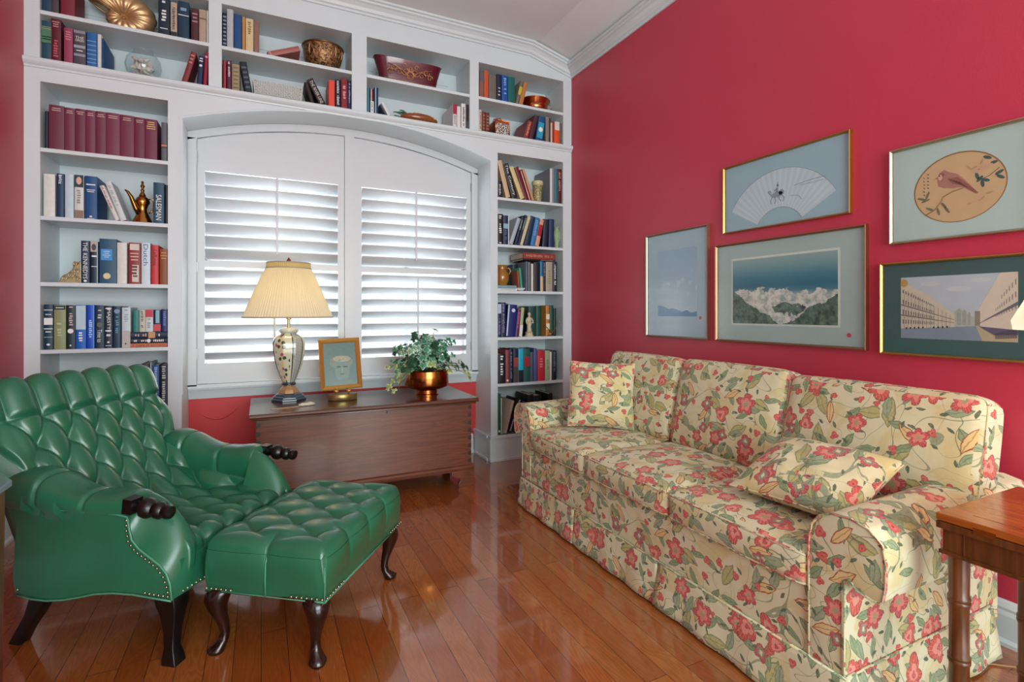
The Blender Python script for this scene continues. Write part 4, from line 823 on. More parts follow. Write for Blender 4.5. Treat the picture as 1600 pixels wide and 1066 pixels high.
# carved bronze bowl
kk = NT('carved_bronze'); co = kk.coord(); v = kk.noise(co, 70, 3, .6, 1.2)
kk.base(kk.mix(kk.ramp(v.outputs[0], [(.42, (0, 0, 0, 1)), (.56, (1, 1, 1, 1))]), lin('#3a2216'), lin('#a47c50'))); kk.p(Roughness=.4, Metallic=.55); kk.bump(v.outputs[0], .6, .004)
M['bronze'] = kk.m
cb = empty('carved_bowl', (.352, YF+.13, 2.556)); tag(cb, 'carved bronze bowl with leaf panels on the upper shelf', 'bowl')
lathe_obj('bowl', [(0, 0), (.045, 0), (.05, .006), (.075, .03), (.096, .07), (.106, .115), (.108, .150), (.102, .150), (.098, .112), (.088, .07), (.06, .03), (0, .015)], M['bronze'], cb, 48)
m = MB(); m.tube([(.108*math.cos(2*PI*i/40), .108*math.sin(2*PI*i/40), .150) for i in range(40)], .0055, 8, closed=True); m.build('rim', plain('#7c5c3c', .3, .8), cb, smooth=True)
m = MB(); 
for a in (-62, -98, -132, -30):   # raised leaf ribs running up the side
    for s in (-1, 1):
        m.tube([((.048+.062*math.sin(PI/2*t))*math.cos(R(a+s*9*math.sin(PI*t))), (.048+.062*math.sin(PI/2*t))*math.sin(R(a+s*9*math.sin(PI*t))), .008+.132*t) for t in [i/10 for i in range(11)]], .003, 6)
m.build('leaf_ribs', plain('#a8805a', .3, .8), cb, smooth=True)

# woven white basket
wb = empty('woven_basket', (.092, YF+.09, 2.3165)); tag(wb, 'white woven basket tray lying on the lower shelf', 'basket')
m = MB(); nx, nz = 26, 8
for i in range(nx):
    for j in range(nz):
        x = -.118+.236*(i+.5)/nx; z = .008+.088*(j+.5)/nz; y = -.075-.18*(z-.05)*.35+(.003 if (i+j) % 2 else -.003)
        m.ball((x*(1+.35*(z/.1)*.25), y+z*.35, z), .0062, 6, 4, (1.1, .7, .8) if (i+j) % 2 else (.7, .7, 1.1))
for s in (-1, 1):
    for i in range(8):
        for j in range(nz):
            z = .008+.088*(j+.5)/nz; m.ball((s*(.122*(1+.0875*(z/.1))), -.07+.14*(i+.5)/8+z*.2, z), .0068, 6, 4)
m.build('woven_wall', plain('#d4d4cc', .7), wb, smooth=True)
m = MB(); m.prism([(-.118, .002), (.118, .002), (.126, .094), (.122, .094), (.114, .008), (-.114, .008), (-.122, .094), (-.126, .094)], -.05, .07, 1); m.build('liner', plain('#7c7c76', .8), wb)

# maroon tole planter with gilt scrolls
pl = empty('tole_planter', (.885, YF+.085, 2.556)); tag(pl, 'oval maroon metal planter painted with gold scrolls', 'planter')
def oval(a, b, z, n=64, dip=0.0):
    out = []
    for i in range(n):
        t = 2*PI*i/n; c, s = math.cos(t), math.sin(t); q = .72
        out.append((a*abs(c)**q*(1 if c >= 0 else -1), b*abs(s)**q*(1 if s >= 0 else -1), z+dip*(abs(c)**2-.4)))
    return out
m = MB(); prof = [(.158, .050, .0, 0), (.162, .052, .006, 0), (.166, .054, .012, 0), (.178, .060, .07, 0), (.198, .070, .135, .012), (.204, .073, .142, .012), (.198, .069, .143, .012), (.175, .058, .07, 0), (.160, .05, .012, 0), (.02, .01, .01, 0)]
m.rings([oval(a, b, z, dip=d) for a, b, z, d in prof]); m.build('body', plain('#5a1626', .22, .1, .12, 12, coat=.5), pl, angle=40)
m = MB()
def scroll(x0, z0, s, fl, turns=1.3, r=.022):
    pts = []
    for i in range(26):
        t = i/25; a = t*2*PI*turns; rr = r*(1-t*.85)
        px = x0+fl*(rr*math.cos(a)-r); pz = z0+rr*math.sin(a)*s
        pts.append((px, -.0565-.13*(pz*.9)*1.0+.006*0, pz))
    m.tube(pts, [.0026*(1-.5*i/25) for i in range(26)], 6)
for fl in (-1, 1):
    for x0, z0, s, r in ((.03, .045, 1, .03), (.055, .07, -1, .026), (.09, .06, 1, .022), (.115, .085, -1, .02), (.135, .055, 1, .018), (.05, .1, 1, .015), (.02, .09, -1, .018)):
        scroll(fl*x0, z0, s, fl, r=r)
    m.tube([(fl*.004, -.064, .03), (fl*.02, -.066, .05), (fl*.05, -.069, .075), (fl*.09, -.070, .09), (fl*.13, -.070, .10)], .0018, 6)
m.tube([(-.15, -.0545, .016), (0, -.0565, .015), (.15, -.0545, .016)], .0015, 6)
m.build('gilt_scrolls', plain('#c08a58', .35, .6), pl, smooth=True)

# ceramic fruit dish lying on the third bay
fd = empty('ceramic_fruit_dish', (.92, YF+.085, 2.3165)); tag(fd, 'brown ceramic fruit dish with glossy green leaves', 'dish')
m = MB(); m.ball((.04, 0, .036), .036, 24, 14, (3.6, 1.8, 1.0)); m.build('fruit_body', plain('#8c4a20', .2, 0, .35, 30, coat=.6), fd, smooth=True)
m = MB()
def leafshape(m, c, L, w, ang, tilt, lift=.0, n=7):
    P = []
    for i in range(n+1):
        t = i/n; wd = w*math.sin(PI*min(1, t*.96+.02))**.8; x = L*t
        row = []
        for j in (-1, -.5, 0, .5, 1):
            y = wd*j; z = tilt*L*math.sin(PI*t*.6)+lift*abs(j)*wd
            row.append((c[0]+x*math.cos(ang)-y*math.sin(ang), c[1]+x*math.sin(ang)*.5+y*math.cos(ang)*.4, c[2]+z+y*math.cos(ang)*.3))
        P.append(row)
    m.grid(P)
for c, L, w, a, t in (((-.04, -.02, .025), .10, .030, 2.9, .35), ((-.05, -.03, .015), .09, .026, 3.4, .1), ((-.03, 0, .035), .09, .028, 2.4, .5), ((-.02, -.03, .03), .08, .026, 3.1, .5)):
    leafshape(m, c, L, w, a, t)
o = m.build('leaves', plain('#145c24', .2, 0, .3, 30, coat=.6), fd, smooth=True); o.modifiers.new('s', 'SOLIDIFY').thickness = .004
m = MB()
for i in range(9): m.ball((-.04+.022*i, -.03-.01*math.sin(i), .066-.0014*(i-4)**2), .009, 8, 6, (1.2, 1, .8))
m.build('petals', plain('#d8cca0', .3, 0, .3, 40), fd, smooth=True)

# copper bowl and copper kettle box in the right-end bay
co_ = empty('copper_bowl', (1.87, YF+.13, 2.556)); tag(co_, 'polished copper bowl with rolled rim on upper shelf', 'bowl')
lathe_obj('bowl', [(0, 0), (.07, 0), (.088, .010), (.102, .036), (.098, .056), (.104, .066), (.118, .092), (.112, .092), (.094, .058), (.094, .036), (.0, .012)], M['copper'], co_, 40)
m = MB(); m.tube([(.116*math.cos(2*PI*i/36), .116*math.sin(2*PI*i/36), .092) for i in range(36)], .005, 8, closed=True); m.build('rim', M['copper'], co_, smooth=True)
m = MB(); m.tube([(.112, -.03, .080), (.130, -.03, .076), (.132, -.02, .045), (.104, -.01, .034)], .0035, 6); m.build('handle', M['copper'], co_, smooth=True)

kb = empty('fretwork_caddy', (1.555, YF+.03, 2.3165)); tag(kb, 'copper caddy with white fretwork front and arched handle', 'caddy')
kk = NT('fretwork_paint'); v = kk.n('ShaderNodeTexVoronoi', feature='DISTANCE_TO_EDGE'); kk.set(v.inputs['Vector'], kk.coord()); v.inputs['Scale'].default_value = 75
kk.base(kk.mix(kk.math('LESS_THAN', v.outputs[0], .12), lin('#2c1c1a'), lin('#d8ccc0'))); kk.p(Roughness=.4)
MB().box(-.055, .055, 0, .11, 0, .105).build('box', M['copper'], kb, bevel=.003)
MB().box(-.050, .050, -.003, 0, .004, .085).build('front_panel', kk.m, kb)
m = MB(); m.tube([(-.05, .05, .10), (-.045, .05, .125), (0, .05, .14), (.045, .05, .125), (.05, .05, .10)], .005, 8); m.build('handle', M['copper'], kb, smooth=True)
m = MB(); m.tube([(-.055, -.002, .0), (-.055, -.002, .105), (.055, -.002, .105), (.055, -.002, 0)], .004, 8); m.build('frame', M['copper'], kb, smooth=True)

# brass coffee pot
cp = empty('coffee_pot', (-.579, YF+.062, 1.5305)); tag(cp, 'brass long-spouted coffee pot with tall finial', 'coffee pot')
lathe_obj('body', [(0, 0), (.042, 0), (.046, .004), (.044, .012), (.036, .03), (.022, .062), (.020, .078), (.026, .098), (.034, .112), (.034, .122), (.026, .138), (.016, .146), (.014, .150), (0, .150)], M['brass'], cp, 32)
lathe_obj('lid', [(0, .149), (.017, .150), (.012, .160), (.007, .172), (.010, .180), (.005, .188), (.008, .196), (.011, .203), (.007, .211), (.004, .216), (.007, .222), (.004, .229), (0, .232)], M['brass'], cp, 24)
m = MB(); m.tube([(-.014, -.016, .055), (-.024, -.024, .075), (-.034, -.03, .105), (-.044, -.036, .135), (-.058, -.042, .160), (-.070, -.046, .168)], [.015, .014, .012, .010, .007, .003], 10); m.build('spout', plain('#7c5c30', .2, 1.0), cp, smooth=True)
m = MB(); m.tube([(.022, .014, .135), (.045, .02, .14), (.048, .022, .11), (.044, .02, .075), (.026, .014, .06)], .0045, 8); m.build('handle', M['brass'], cp, smooth=True)

# scrolled bookend
be = empty('scroll_bookend', (-.9215, YF+.03, 1.2005)); tag(be, 'antique bronze scroll-shaped bookend left of the navy book', 'bookend')
gm = plain('#8c7c5c', .35, .8, .35, 60, .3)
m = MB(); m.prism([(0, 0), (.088, 0), (.088, .110), (.078, .112), (.074, .098), (.062, .092), (.066, .104), (.060, .112), (.052, .100), (.056, .082), (.050, .066), (.030, .046), (.012, .036), (.002, .02)], 0, .06, 1); m.build('scroll_body', gm, be, bevel=.003)
m = MB()
for cx, cz_, r in ((.022, .022, .014), (.048, .038, .016), (.070, .06, .013), (.064, .098, .010), (.068, .022, .014)):
    m.tube([(cx+r*(1-i/24)*math.cos(i*.5), -.003, cz_+r*(1-i/24)*math.sin(i*.5)) for i in range(22)], .0028, 6)
m.build('volutes', plain('#b8a888', .3, .8), be, smooth=True)
MB().box(-.008, .088, -.005, .065, 0, .004).build('base', gm, be)

# ginger vase, jade vase, jug
gv = empty('ginger_vase', (1.850, YF+.046, 1.8675)); tag(gv, 'cream vase with green crackle pattern beside leaning books', 'vase')
kk = NT('crackle_glaze'); v = kk.n('ShaderNodeTexVoronoi', feature='DISTANCE_TO_EDGE'); kk.set(v.inputs['Vector'], kk.coord()); v.inputs['Scale'].default_value = 90
kk.base(kk.mix(kk.math('LESS_THAN', v.outputs[0], .14), lin('#c8bc8c'), lin('#6c6c3c'))); kk.p(Roughness=.25)
lathe_obj('body', [(0, 0), (.027, 0), (.030, .004), (.031, .03), (.035, .09), (.036, .125), (0, .126)], kk.m, gv)
lathe_obj('rim', [(0, .124), (.038, .124), (.043, .134), (.044, .150), (.040, .156), (.036, .150), (0, .14)], plain('#c4c090', .3), gv)
jv = empty('jade_vase', (2.0110, YF+.045, 1.5345)); tag(jv, 'carved jade green vase at the wall end of shelf', 'vase')
kk = NT('jade'); co = kk.coord(); n = kk.noise(co, 22, 4, .6, 1); kk.base(kk.mix(n.outputs[0], lin('#6f9268'), lin('#b4cca0'))); kk.p(Roughness=.2); kk.bsdf.inputs['Subsurface Weight'].default_value = .0; kk.bump(n.outputs[0], .8, .012)
lathe_obj('body', [(0, 0), (.026, 0), (.030, .006), (.026, .02), (.033, .06), (.038, .10), (.032, .135), (.027, .148), (.036, .160), (.032, .162), (.022, .148), (0, .13)], kk.m, jv, 28)
m = MB(); m.tube([(.03, -.01, .14), (.045, -.012, .12), (.040, -.012, .07), (.03, -.012, .05)], [.005, .008, .009, .004], 8); m.tube([(-.028, -.015, .14), (-.038, -.02, .11), (-.030, -.02, .03)], [.004, .009, .005], 8); m.build('carved_vine', kk.m, jv, smooth=True)
jg = empty('stoneware_jug', (1.566, YF+.065, 1.2435)); tag(jg, 'tan glazed stoneware jug with loop handle', 'jug')
jm = plain('#9c6c28', .15, 0, .25, 12, coat=.6)
lathe_obj('body', [(0, 0), (.034, 0), (.038, .006), (.050, .03), (.055, .058), (.050, .085), (.038, .104), (.034, .115), (.036, .140), (.040, .146), (.036, .147), (.030, .12), (0, .10)], jm, jg)
m = MB(); m.tube([(.034, -.01, .125), (.056, -.012, .124), (.066, -.012, .105), (.052, -.012, .08)], .006, 8); m.build('handle', jm, jg, smooth=True)
dsh = empty('porcelain_dish', (1.700, YF+.022, 1.2045)); tag(dsh, 'small white shell-edged porcelain dish at shelf edge', 'dish')
m = MB(); rs = []
for r, z in ((.004, .004), (.018, .003), (.026, .008), (.034, .018), (.037, .022), (.034, .021), (.024, .011), (.004, .008)):
    rs.append([(r*(1+.07*math.sin(8*a)*(r > .03))*1.0*math.cos(a), r*.55*math.sin(a), z) for a in [2*PI*i/48 for i in range(48)]])
m.rings(rs); m.build('dish', plain('#dde0dc', .2), dsh, smooth=True)

# classical figurine and brass easel
fg = empty('ivory_figurine', (1.776, YF+.0375, .8715)); tag(fg, 'ivory standing draped figurine on round base', 'figurine')
iv = plain('#c9c2a4', .45, 0, .15, 60)
lathe_obj('base', [(0, 0), (.034, 0), (.035, .006), (.028, .012), (.026, .024), (.030, .030), (.024, .034), (0, .034)], iv, fg)
m = MB()
def blob(m, secs, n=14):
    m.rings([[(cx+rx*math.cos(2*PI*i/n), cy+ry*math.sin(2*PI*i/n), z) for i in range(n)] for cx, cy, rx, ry, z in secs])
blob(m, [(0, 0, .020, .016, .032), (.001, 0, .019, .015, .05), (-.002, 0, .016, .013, .075), (.002, 0, .020, .015, .092), (0, 0, .016, .012, .108), (0, 0, .021, .014, .128), (0, 0, .019, .012, .138), (0, 0, .007, .007, .144), (0, -.001, .008, .008, .150), (0, -.002, .0115, .012, .160), (0, 0, .011, .011, .170), (0, 0, .005, .005, .178)])
m.tube([(.018, -.002, .134), (.029, -.006, .115), (.026, -.012, .098), (.012, -.016, .104)], [.006, .0055, .005, .004], 8)
m.tube([(-.018, -.002, .134), (-.027, -.004, .112), (-.022, -.010, .090)], [.006, .0055, .004], 8)
m.tube([(.012, -.012, .13), (-.004, -.016, .105), (-.014, -.012, .08), (-.012, -.008, .045)], [.003, .004, .005, .005], 8)
m.build('figure', iv, fg, smooth=True)
be = empty('brass_easel', (1.955, YF-.002+.004, .8715)); tag(be, 'folding brass plate easel in front of green books', 'easel')
m = MB(); m.tube([(-.040, .004, .002), (-.008, .003, .022), (.062, .004, .100), (.068, .004, .110), (.060, .003, .116)], .0026, 8)
m.tube([(.030, .006, .002), (0, .008, .024), (-.062, .007, .082), (-.070, .007, .078)], .0026, 8)
m.tube([(-.034, .009, .03), (.004, .009, .006), (.03, .009, .03)], .002, 6)
m.build('wire_frame', plain('#b08864', .25, 1.0), be, smooth=True)

cb.scale = (1.12, 1.05, 1.06); pl.scale = (1.13, 1.0, 1.08)
jv.scale = (.60, .8, 1.0)
# ---------------------------------------------------------------- blanket chest and what stands on it
ch = empty('blanket_chest', (.56, 3.19, 0)); tag(ch, 'antique walnut blanket chest with bracket feet under the window', 'chest')
def cpart(mb, name, m, **k):
    o = mb.build(name, m, ch, **k); o.location = (-.56, -3.19, 0); return o
CX0, CX1, CY0, CY1 = -.025, 1.150, 2.935, 3.43
m = MB(); m.box(CX0, CX1, CY0, CY1, .115, .508); cpart(m, 'case', M['chest'], bevel=.003)
m = MB(); m.prism([(2.885, .512), (2.880, .522), (2.884, .532), (2.892, .536), (3.455, .536), (3.455, .512)], -.055, 1.178, 0)
m.box(-.045, 1.168, 2.905, 3.44, .500, .512); cpart(m, 'lid', M['chest_v'], bevel=.002)
m = MB(); m.prism([(2.922, .095), (2.918, .112), (2.924, .122), (2.934, .128), (3.435, .128), (3.435, .095)], CX0-.012, CX1+.012, 0); cpart(m, 'base_moulding', M['chest'])
for x0, x1, fl in ((CX0-.012, CX0+.13, 1), (CX1-.13, CX1+.012, -1)):
    m = MB()
    out = [(0, 0), (.095, 0), (.100, .018), (.088, .038), (.096, .055), (.118, .062), (.142, .075), (.142, .095), (0, .095)]
    pts = [((x0+u) if fl > 0 else (x1-u), z) for u, z in out]
    m.prism(pts, 2.922, 2.944, 1)
    xs_ = x0 if fl > 0 else x1-.022
    m.box(xs_, xs_+.022, 2.944, 3.06, 0, .095)
    cpart(m, 'bracket_foot', M['chest'], bevel=.002)
m = MB(); m.box(CX0, CX0+.022, 3.33, 3.43, 0, .095).box(CX1-.022, CX1, 3.33, 3.43, 0, .095); cpart(m, 'bracket_foot', M['chest'])
m = MB()   # dovetails at both ends and the keyhole
for x, s in ((CX0, 1), (CX1, -1)):
    for i in range(8):
        z = .135+i*.046; m.face([(x, CY0-.0006, z), (x+s*.022, CY0-.0006, z+.006), (x+s*.022, CY0-.0006, z+.024), (x, CY0-.0006, z+.030)])
cpart(m, 'dovetails', plain('#38221a', .5, var=.3, nscale=90))
m = MB(); m.lathe([(0, 0), (.0045, 0), (.0045, .001)], 12, mx=Matrix.Translation((.640, CY0-.0006, .488)) @ Matrix.Rotation(R(90), 4, 'X')); m.box(.6385, .6415, CY0-.0016, CY0-.0004, .474, .488)
cpart(m, 'keyhole', plain('#0c0808', .6))
TOP = .5362

# porcelain table lamp
lp = empty('table_lamp', (.146, 3.308, TOP)); tag(lp, 'lit porcelain table lamp with pleated cream shade on the chest', 'lamp')
def porcelain():
    k = NT('painted_porcelain'); co = k.coord(); s = k.n('ShaderNodeSeparateXYZ', i0=co); z = s.outputs[2]
    th = k.math('ARCTAN2', s.outputs[1], s.outputs[0])
    uv = k.n('ShaderNodeCombineXYZ', i0=k.math('MULTIPLY', th, .085), i1=z)
    band = k.math('ABSOLUTE', k.math('SUBTRACT', k.math('FRACT', k.math('ADD', k.math('MULTIPLY', th, 3/6.2832), .47)), .5))     # 0 mid-panel .5 at the stripe
    base = k.mix(k.math('SMOOTH_MIN', 1.0, k.math('MULTIPLY', band, 2), .1), lin('#d8cf9e'), lin('#cfd6d0'))
    v = k.n('ShaderNodeTexVoronoi', feature='F1'); k.set(v.inputs['Vector'], uv.outputs[0]); v.inputs['Scale'].default_value = 210; v.inputs['Randomness'].default_value = 0
    dots = k.math('LESS_THAN', v.outputs['Distance'], .33)
    stripe = k.math('GREATER_THAN', band, .33)
    c = k.mix(k.math('MULTIPLY', stripe, dots), base, lin('#2c3850'))
    edge = k.math('LESS_THAN', k.math('ABSOLUTE', k.math('SUBTRACT', band, .32)), .02); c = k.mix(edge, c, lin('#3c4436'))
    v2 = k.n('ShaderNodeTexVoronoi', feature='F1', voronoi_dimensions='2D'); k.set(v2.inputs['Vector'], uv.outputs[0]); v2.inputs['Scale'].default_value = 30; v2.inputs['Randomness'].default_value = .8
    lf = k.math('MULTIPLY', k.math('LESS_THAN', k.math('ADD', v2.outputs['Distance'], k.math('MULTIPLY', k.noise(co, 90, 1).outputs[0], .25)), .42), k.math('LESS_THAN', band, .24))
    sc = k.n('ShaderNodeSeparateColor', i0=v2.outputs['Color'])
    c = k.mix(k.math('MULTIPLY', lf, k.math('LESS_THAN', sc.outputs[0], .6)), c, lin('#37584c'))
    c = k.mix(k.math('MULTIPLY', lf, k.math('GREATER_THAN', sc.outputs[0], .86)), c, lin('#b8647c'))
    k.base(c); k.p(Roughness=.15); k.bsdf.inputs['Coat Weight'].default_value = .6; return k.m
M['porcelain'] = porcelain()
navy = plain('#28394a', .18, coat=.6)
m = MB(); m.lathe([(0, 0), (.100, 0), (.100, .010), (.092, .014), (.090, .022), (.078, .028), (.074, .036), (.060, .042)], 8, rot=R(22.5)); m.build('base', navy, lp, bevel=.002)
m = MB(); m.lathe([(0, .042), (.060, .042), (.052, .062), (.036, .078), (.030, .088), (0, .088)], 8, rot=R(22.5)); m.build('base_collar', plain('#b08454', .3, .2, .3, 40, coat=.4), lp, bevel=.0015)
m = MB(); m.lathe([(0, .088), (.038, .088), (.040, .095), (.034, .104), (0, .104)], 24); m.build('foot_ring', navy, lp, smooth=True)
m = MB(); m.lathe([(0, .102), (.034, .102), (.050, .135), (.070, .185), (.086, .245), (.094, .300), (.094, .335), (.084, .362), (.062, .378), (.046, .386), (.046, .392), (0, .392)], 8, rot=R(22.5))
o = m.build('vase', M['porcelain'], lp, bevel=.004, angle=30)
m = MB(); m.lathe([(0, .392), (.048, .392), (.052, .398), (.056, .404), (.052, .414), (.040, .420), (.02, .424), (0, .424)], 32); m.build('neck', plain('#cfd0c4', .2, coat=.5), lp, smooth=True)
m = MB(); m.lathe([(0, .424), (.009, .424), (.009, .47), (.016, .474), (.016, .52), (0, .52)], 16); m.build('socket', plain('#c8b890', .3, .9), lp, angle=40)
def shade_mat(name, c, tr=.5, glow=None):
    k = NT(name); d = k.n('ShaderNodeBsdfDiffuse', i0=lin(c)); t = k.n('ShaderNodeBsdfTranslucent', i0=lin(c)); mx = k.n('ShaderNodeMixShader')
    k.set(mx.inputs[0], tr); k.set(mx.inputs[1], d); k.set(mx.inputs[2], t); k.t.links.new(mx.outputs[0], k.out.inputs[0]); return k.m
def pleated(prof, n_pleat, amp, m=None):
    m = m or MB(); n = n_pleat*4; rs = []
    for r, z in prof:
        rs.append([((r+amp*[0, 1, 0, -1][i % 4])*math.cos(2*PI*i/n), (r+amp*[0, 1, 0, -1][i % 4])*math.sin(2*PI*i/n), z) for i in range(n)])
    m.rings(rs, cap=False); return m
ctr = [(.122+.122*(t**.92), .770-.285*t) for t in [i/8 for i in range(9)]]
shd = pleated(ctr, 90, .0016).build('shade', shade_mat('pleated_silk', '#ece2c2', .5), lp)
pleated([(.118, .800), (.121, .772)], 70, .0014).build('shade_collar', shade_mat('pleated_silk_collar', '#dcc88c', .4), lp)
for r, z in ((.119, .801), (.1225, .770), (.2455, .485)):
    m = MB(); m.tube([(r*math.cos(2*PI*i/64), r*math.sin(2*PI*i/64), z) for i in range(64)], .0035, 6, closed=True)
    nest(m.build('shade_trim', plain('#a8a48c', .7), lp, smooth=True), shd)
m = MB(); m.tube([(-.12, 0, .79), (0, 0, .795), (.12, 0, .79)], .002, 6); m.tube([(.02, 0, .5), (.055, 0, .58), (.05, 0, .70), (0, 0, .79)], .0018, 6); m.tube([(-.02, 0, .5), (-.055, 0, .58), (-.05, 0, .70), (0, 0, .79)], .0018, 6); m.build('harp', M['brass'], lp)
m = MB(); m.lathe([(0, .795), (.006, .797), (.004, .806), (.011, .812), (.012, .820), (.006, .828), (.003, .834), (0, .836)], 16); m.build('finial', plain('#8c4a30', .25, .7), lp, smooth=True)
def bulb_mat(c, s):
    k = NT('lit_bulb'); e = k.n('ShaderNodeEmission', i0=c, i1=s); k.t.links.new(e.outputs[0], k.out.inputs[0]); return k.m
m = MB(); m.ball((0, 0, .585), .032, 16, 12, (1, 1, 1.3)); m.build('bulb', bulb_mat((1, .72, .40, 1), 13), lp, smooth=True)

# framed picture on a brass stand
pf = empty('framed_picture', (.430, 3.165, TOP)); tag(pf, 'small gold frame with green picture of a wreathed stone head', 'picture frame')
rx = Matrix.Translation((0, .028, .056)) @ Matrix.Rotation(R(-13), 4, 'X') @ Matrix.Rotation(R(-2), 4, 'Y')
fw, fh, b = .118, .305, .026
m = MB()
prof = [(0, 0), (0, -.014), (b*.3, -.018), (b*.7, -.012), (b, -.006), (b, 0)]    # inwards, depth
cs = [(-fw, 0), (fw, 0), (fw, fh), (-fw, fh)]; sg = [(1, 1), (-1, 1), (-1, -1), (1, -1)]
rs = [[rx @ Vector((x+sx*i_, y_, z+sz*i_)) for i_, y_ in prof] for (x, z), (sx, sz) in zip(cs, sg)]; rs.append(rs[0])
m.rings(rs, cap=False); m.build('frame', M['brass_bright'], pf)
kk = NT('portrait_print'); co = kk.coord(); s = kk.n('ShaderNodeSeparateXYZ', i0=co)
def ell(cx, cz_, rx_, rz_):
    a = kk.math('DIVIDE', kk.math('SUBTRACT', s.outputs[0], cx), rx_); b_ = kk.math('DIVIDE', kk.math('SUBTRACT', s.outputs[2], cz_), rz_)
    return kk.math('LESS_THAN', kk.math('ADD', kk.math('MULTIPLY', a, a), kk.math('MULTIPLY', b_, b_)), 1.0)
n = kk.noise(co, 60, 4, .7); n2 = kk.noise(co, 24, 3)
c = kk.mix(n.outputs[0], lin('#2c5454'), lin('#7c9c90'))
c = kk.mix(ell(0, .215, .066, .040), c, kk.mix(n.outputs[0], lin('#3c4a3c'), lin('#b8bc9c')))
c0 = c
c = kk.mix(ell(.005, .170, .042, .070), c, kk.mix(n.outputs[0], lin('#3c6460'), lin('#a0b8a4')))
c = kk.mix(ell(.012, .06, .075, .055), c, kk.mix(n.outputs[0], lin('#2c5450'), lin('#8ca898')))
c = kk.mix(kk.math('MULTIPLY', n.outputs[0], .8), c, lin('#3c5c58'))
for e in ((-.014, .188, .013, .0045), (.024, .188, .013, .0045), (.004, .146, .014, .003)): c = kk.mix(ell(*e), c, lin('#27413c'))
c = kk.mix(ell(.006, .17, .004, .016), c, lin('#7c9c90'))
c = kk.mix(ell(.005, .235, .05, .018), c, kk.mix(n.outputs[0], lin('#2c3c38'), lin('#c8c8a4')))
kk.base(c); kk.p(Roughness=.3)
m = MB(); m.face([rx @ Vector(p) for p in ((-fw+.02, -.003, .02), (fw-.02, -.003, .02), (fw-.02, -.003, fh-.02), (-fw+.02, -.003, fh-.02))]); m.build('print', kk.m, pf)
m = MB(); m.face([rx @ Vector(p) for p in ((-fw+.003, .001, .003), (fw-.003, .001, .003), (fw-.003, .001, fh-.003), (-fw+.003, .001, fh-.003))]); m.build('backing', plain('#5c4a34', .8), pf)
m = MB(); m.lathe([(0, 0), (.078, 0), (.083, .004), (.083, .032), (.079, .037), (0, .037)], 40, sy=.62); m.build('stand_base', plain('#8c7c4c', .3, .7, .35, 40), pf, angle=40)
m = MB()
for x in (-.035, .035):
    m.tube([(x, 0, .036), (x, -.006, .055), (x*.9, .006, .062), (x, -.012, .070)], [.006, .007, .005, .004], 8); m.ball((x, -.004, .052), .010, 10, 8, (1.4, 1, .8))
m.build('feet', M['brass_bright'], pf, smooth=True)

# ivy in a copper footed bowl
pt = empty('potted_ivy', (.935, 3.150, TOP)); tag(pt, 'variegated ivy in a hammered copper footed bowl', 'potted plant')
m = MB(); m.lathe([(0, 0), (.074, 0), (.074, .004), (.066, .010), (.066, .030), (.072, .036), (.100, .040), (.128, .052), (.136, .066), (.134, .12), (.130, .15), (.136, .158), (.128, .158), (.124, .12), (.10, .06), (0, .05)], 40)
m.build('bowl', plain('#b87038', .2, 1.0, .45, 14, .3), pt, angle=40)
m = MB(); m.lathe([(0, .135), (.125, .135), (.08, .15), (0, .155)], 20); m.build('soil', plain('#2a1c14', .9), pt, smooth=True)
def ivy_mat(name, a, b, ve):
    k = NT(name); co = k.coord('UV'); n = k.noise(k.coord(), 30, 2); s = k.n('ShaderNodeSeparateXYZ', i0=co)
    rim = k.math('GREATER_THAN', k.math('ADD', s.outputs[0], k.math('MULTIPLY', k.math('SUBTRACT', n.outputs[0], .5), .5)), .72)
    c = k.mix(n.outputs[0], lin(a), lin(b)); c = k.mix(rim, c, lin(ve)); k.base(c); k.p(Roughness=.35); return k.m
IV = [ivy_mat('ivy_dark', '#0f3a24', '#1f5438', '#27583c'), ivy_mat('ivy_mid', '#2a7050', '#3f9068', '#8cb89c'), ivy_mat('ivy_pale', '#4c8468', '#7cac90', '#c8d8c0'), ivy_mat('ivy_yellow', '#7c9448', '#a4b868', '#d0d8a0')]
def ivy_leaf(bm, uvl, c, size, nrm, up, mi):
    z = Vector(nrm).normalized(); y = Vector(up) - z*Vector(up).dot(z)
    if y.length < .01: y = Vector((1, 0, 0)).cross(z)
    y.normalize(); x = y.cross(z)
    pts = [(0, -.05), (.30, -.35), (.62, -.25), (.50, .05), (.78, .38), (.42, .42), (.30, .62), (0, 1.0), (-.30, .62), (-.42, .42), (-.78, .38), (-.50, .05), (-.62, -.25), (-.30, -.35)]
    cv = bm.verts.new(c+(y*.2)*size+z*size*.10)
    vs = [bm.verts.new(c+(x*a+y*b_)*size*.62-z*size*.10*(abs(a)+.2*abs(b_))) for a, b_ in pts]
    for i in range(len(vs)):
        f = bm.faces.new([cv, vs[i], vs[(i+1) % len(vs)]]); f.material_index = mi; f.smooth = True
        for l in f.loops: l[uvl].uv = (0 if l.vert is cv else 1, 0)
bm = bmesh.new(); uvl = bm.loops.layers.uv.new('UVMap'); rnd = random.Random(11); st = MB()
stems = []
for i in range(84):
    a = rnd.uniform(0, 2*PI); up_ = rnd.uniform(.02, .20); out = rnd.uniform(.03, .20)
    if i < 8: out = rnd.uniform(.17, .27); up_ = rnd.uniform(-.02, .06); a = rnd.choice([rnd.uniform(2.7, 3.9), rnd.uniform(-.6, .6)])
    if math.sin(a) > .5: out *= .6
    tip = Vector((out*math.cos(a)*1.15, out*math.sin(a)*.75, .165+up_*(1-out*1.4)))
    mid = Vector((tip.x*.5, tip.y*.5, max(.17, tip.z)*1.0+.03)); root = Vector((tip.x*.12, tip.y*.12, .14))
    stems.append((root, mid, tip))
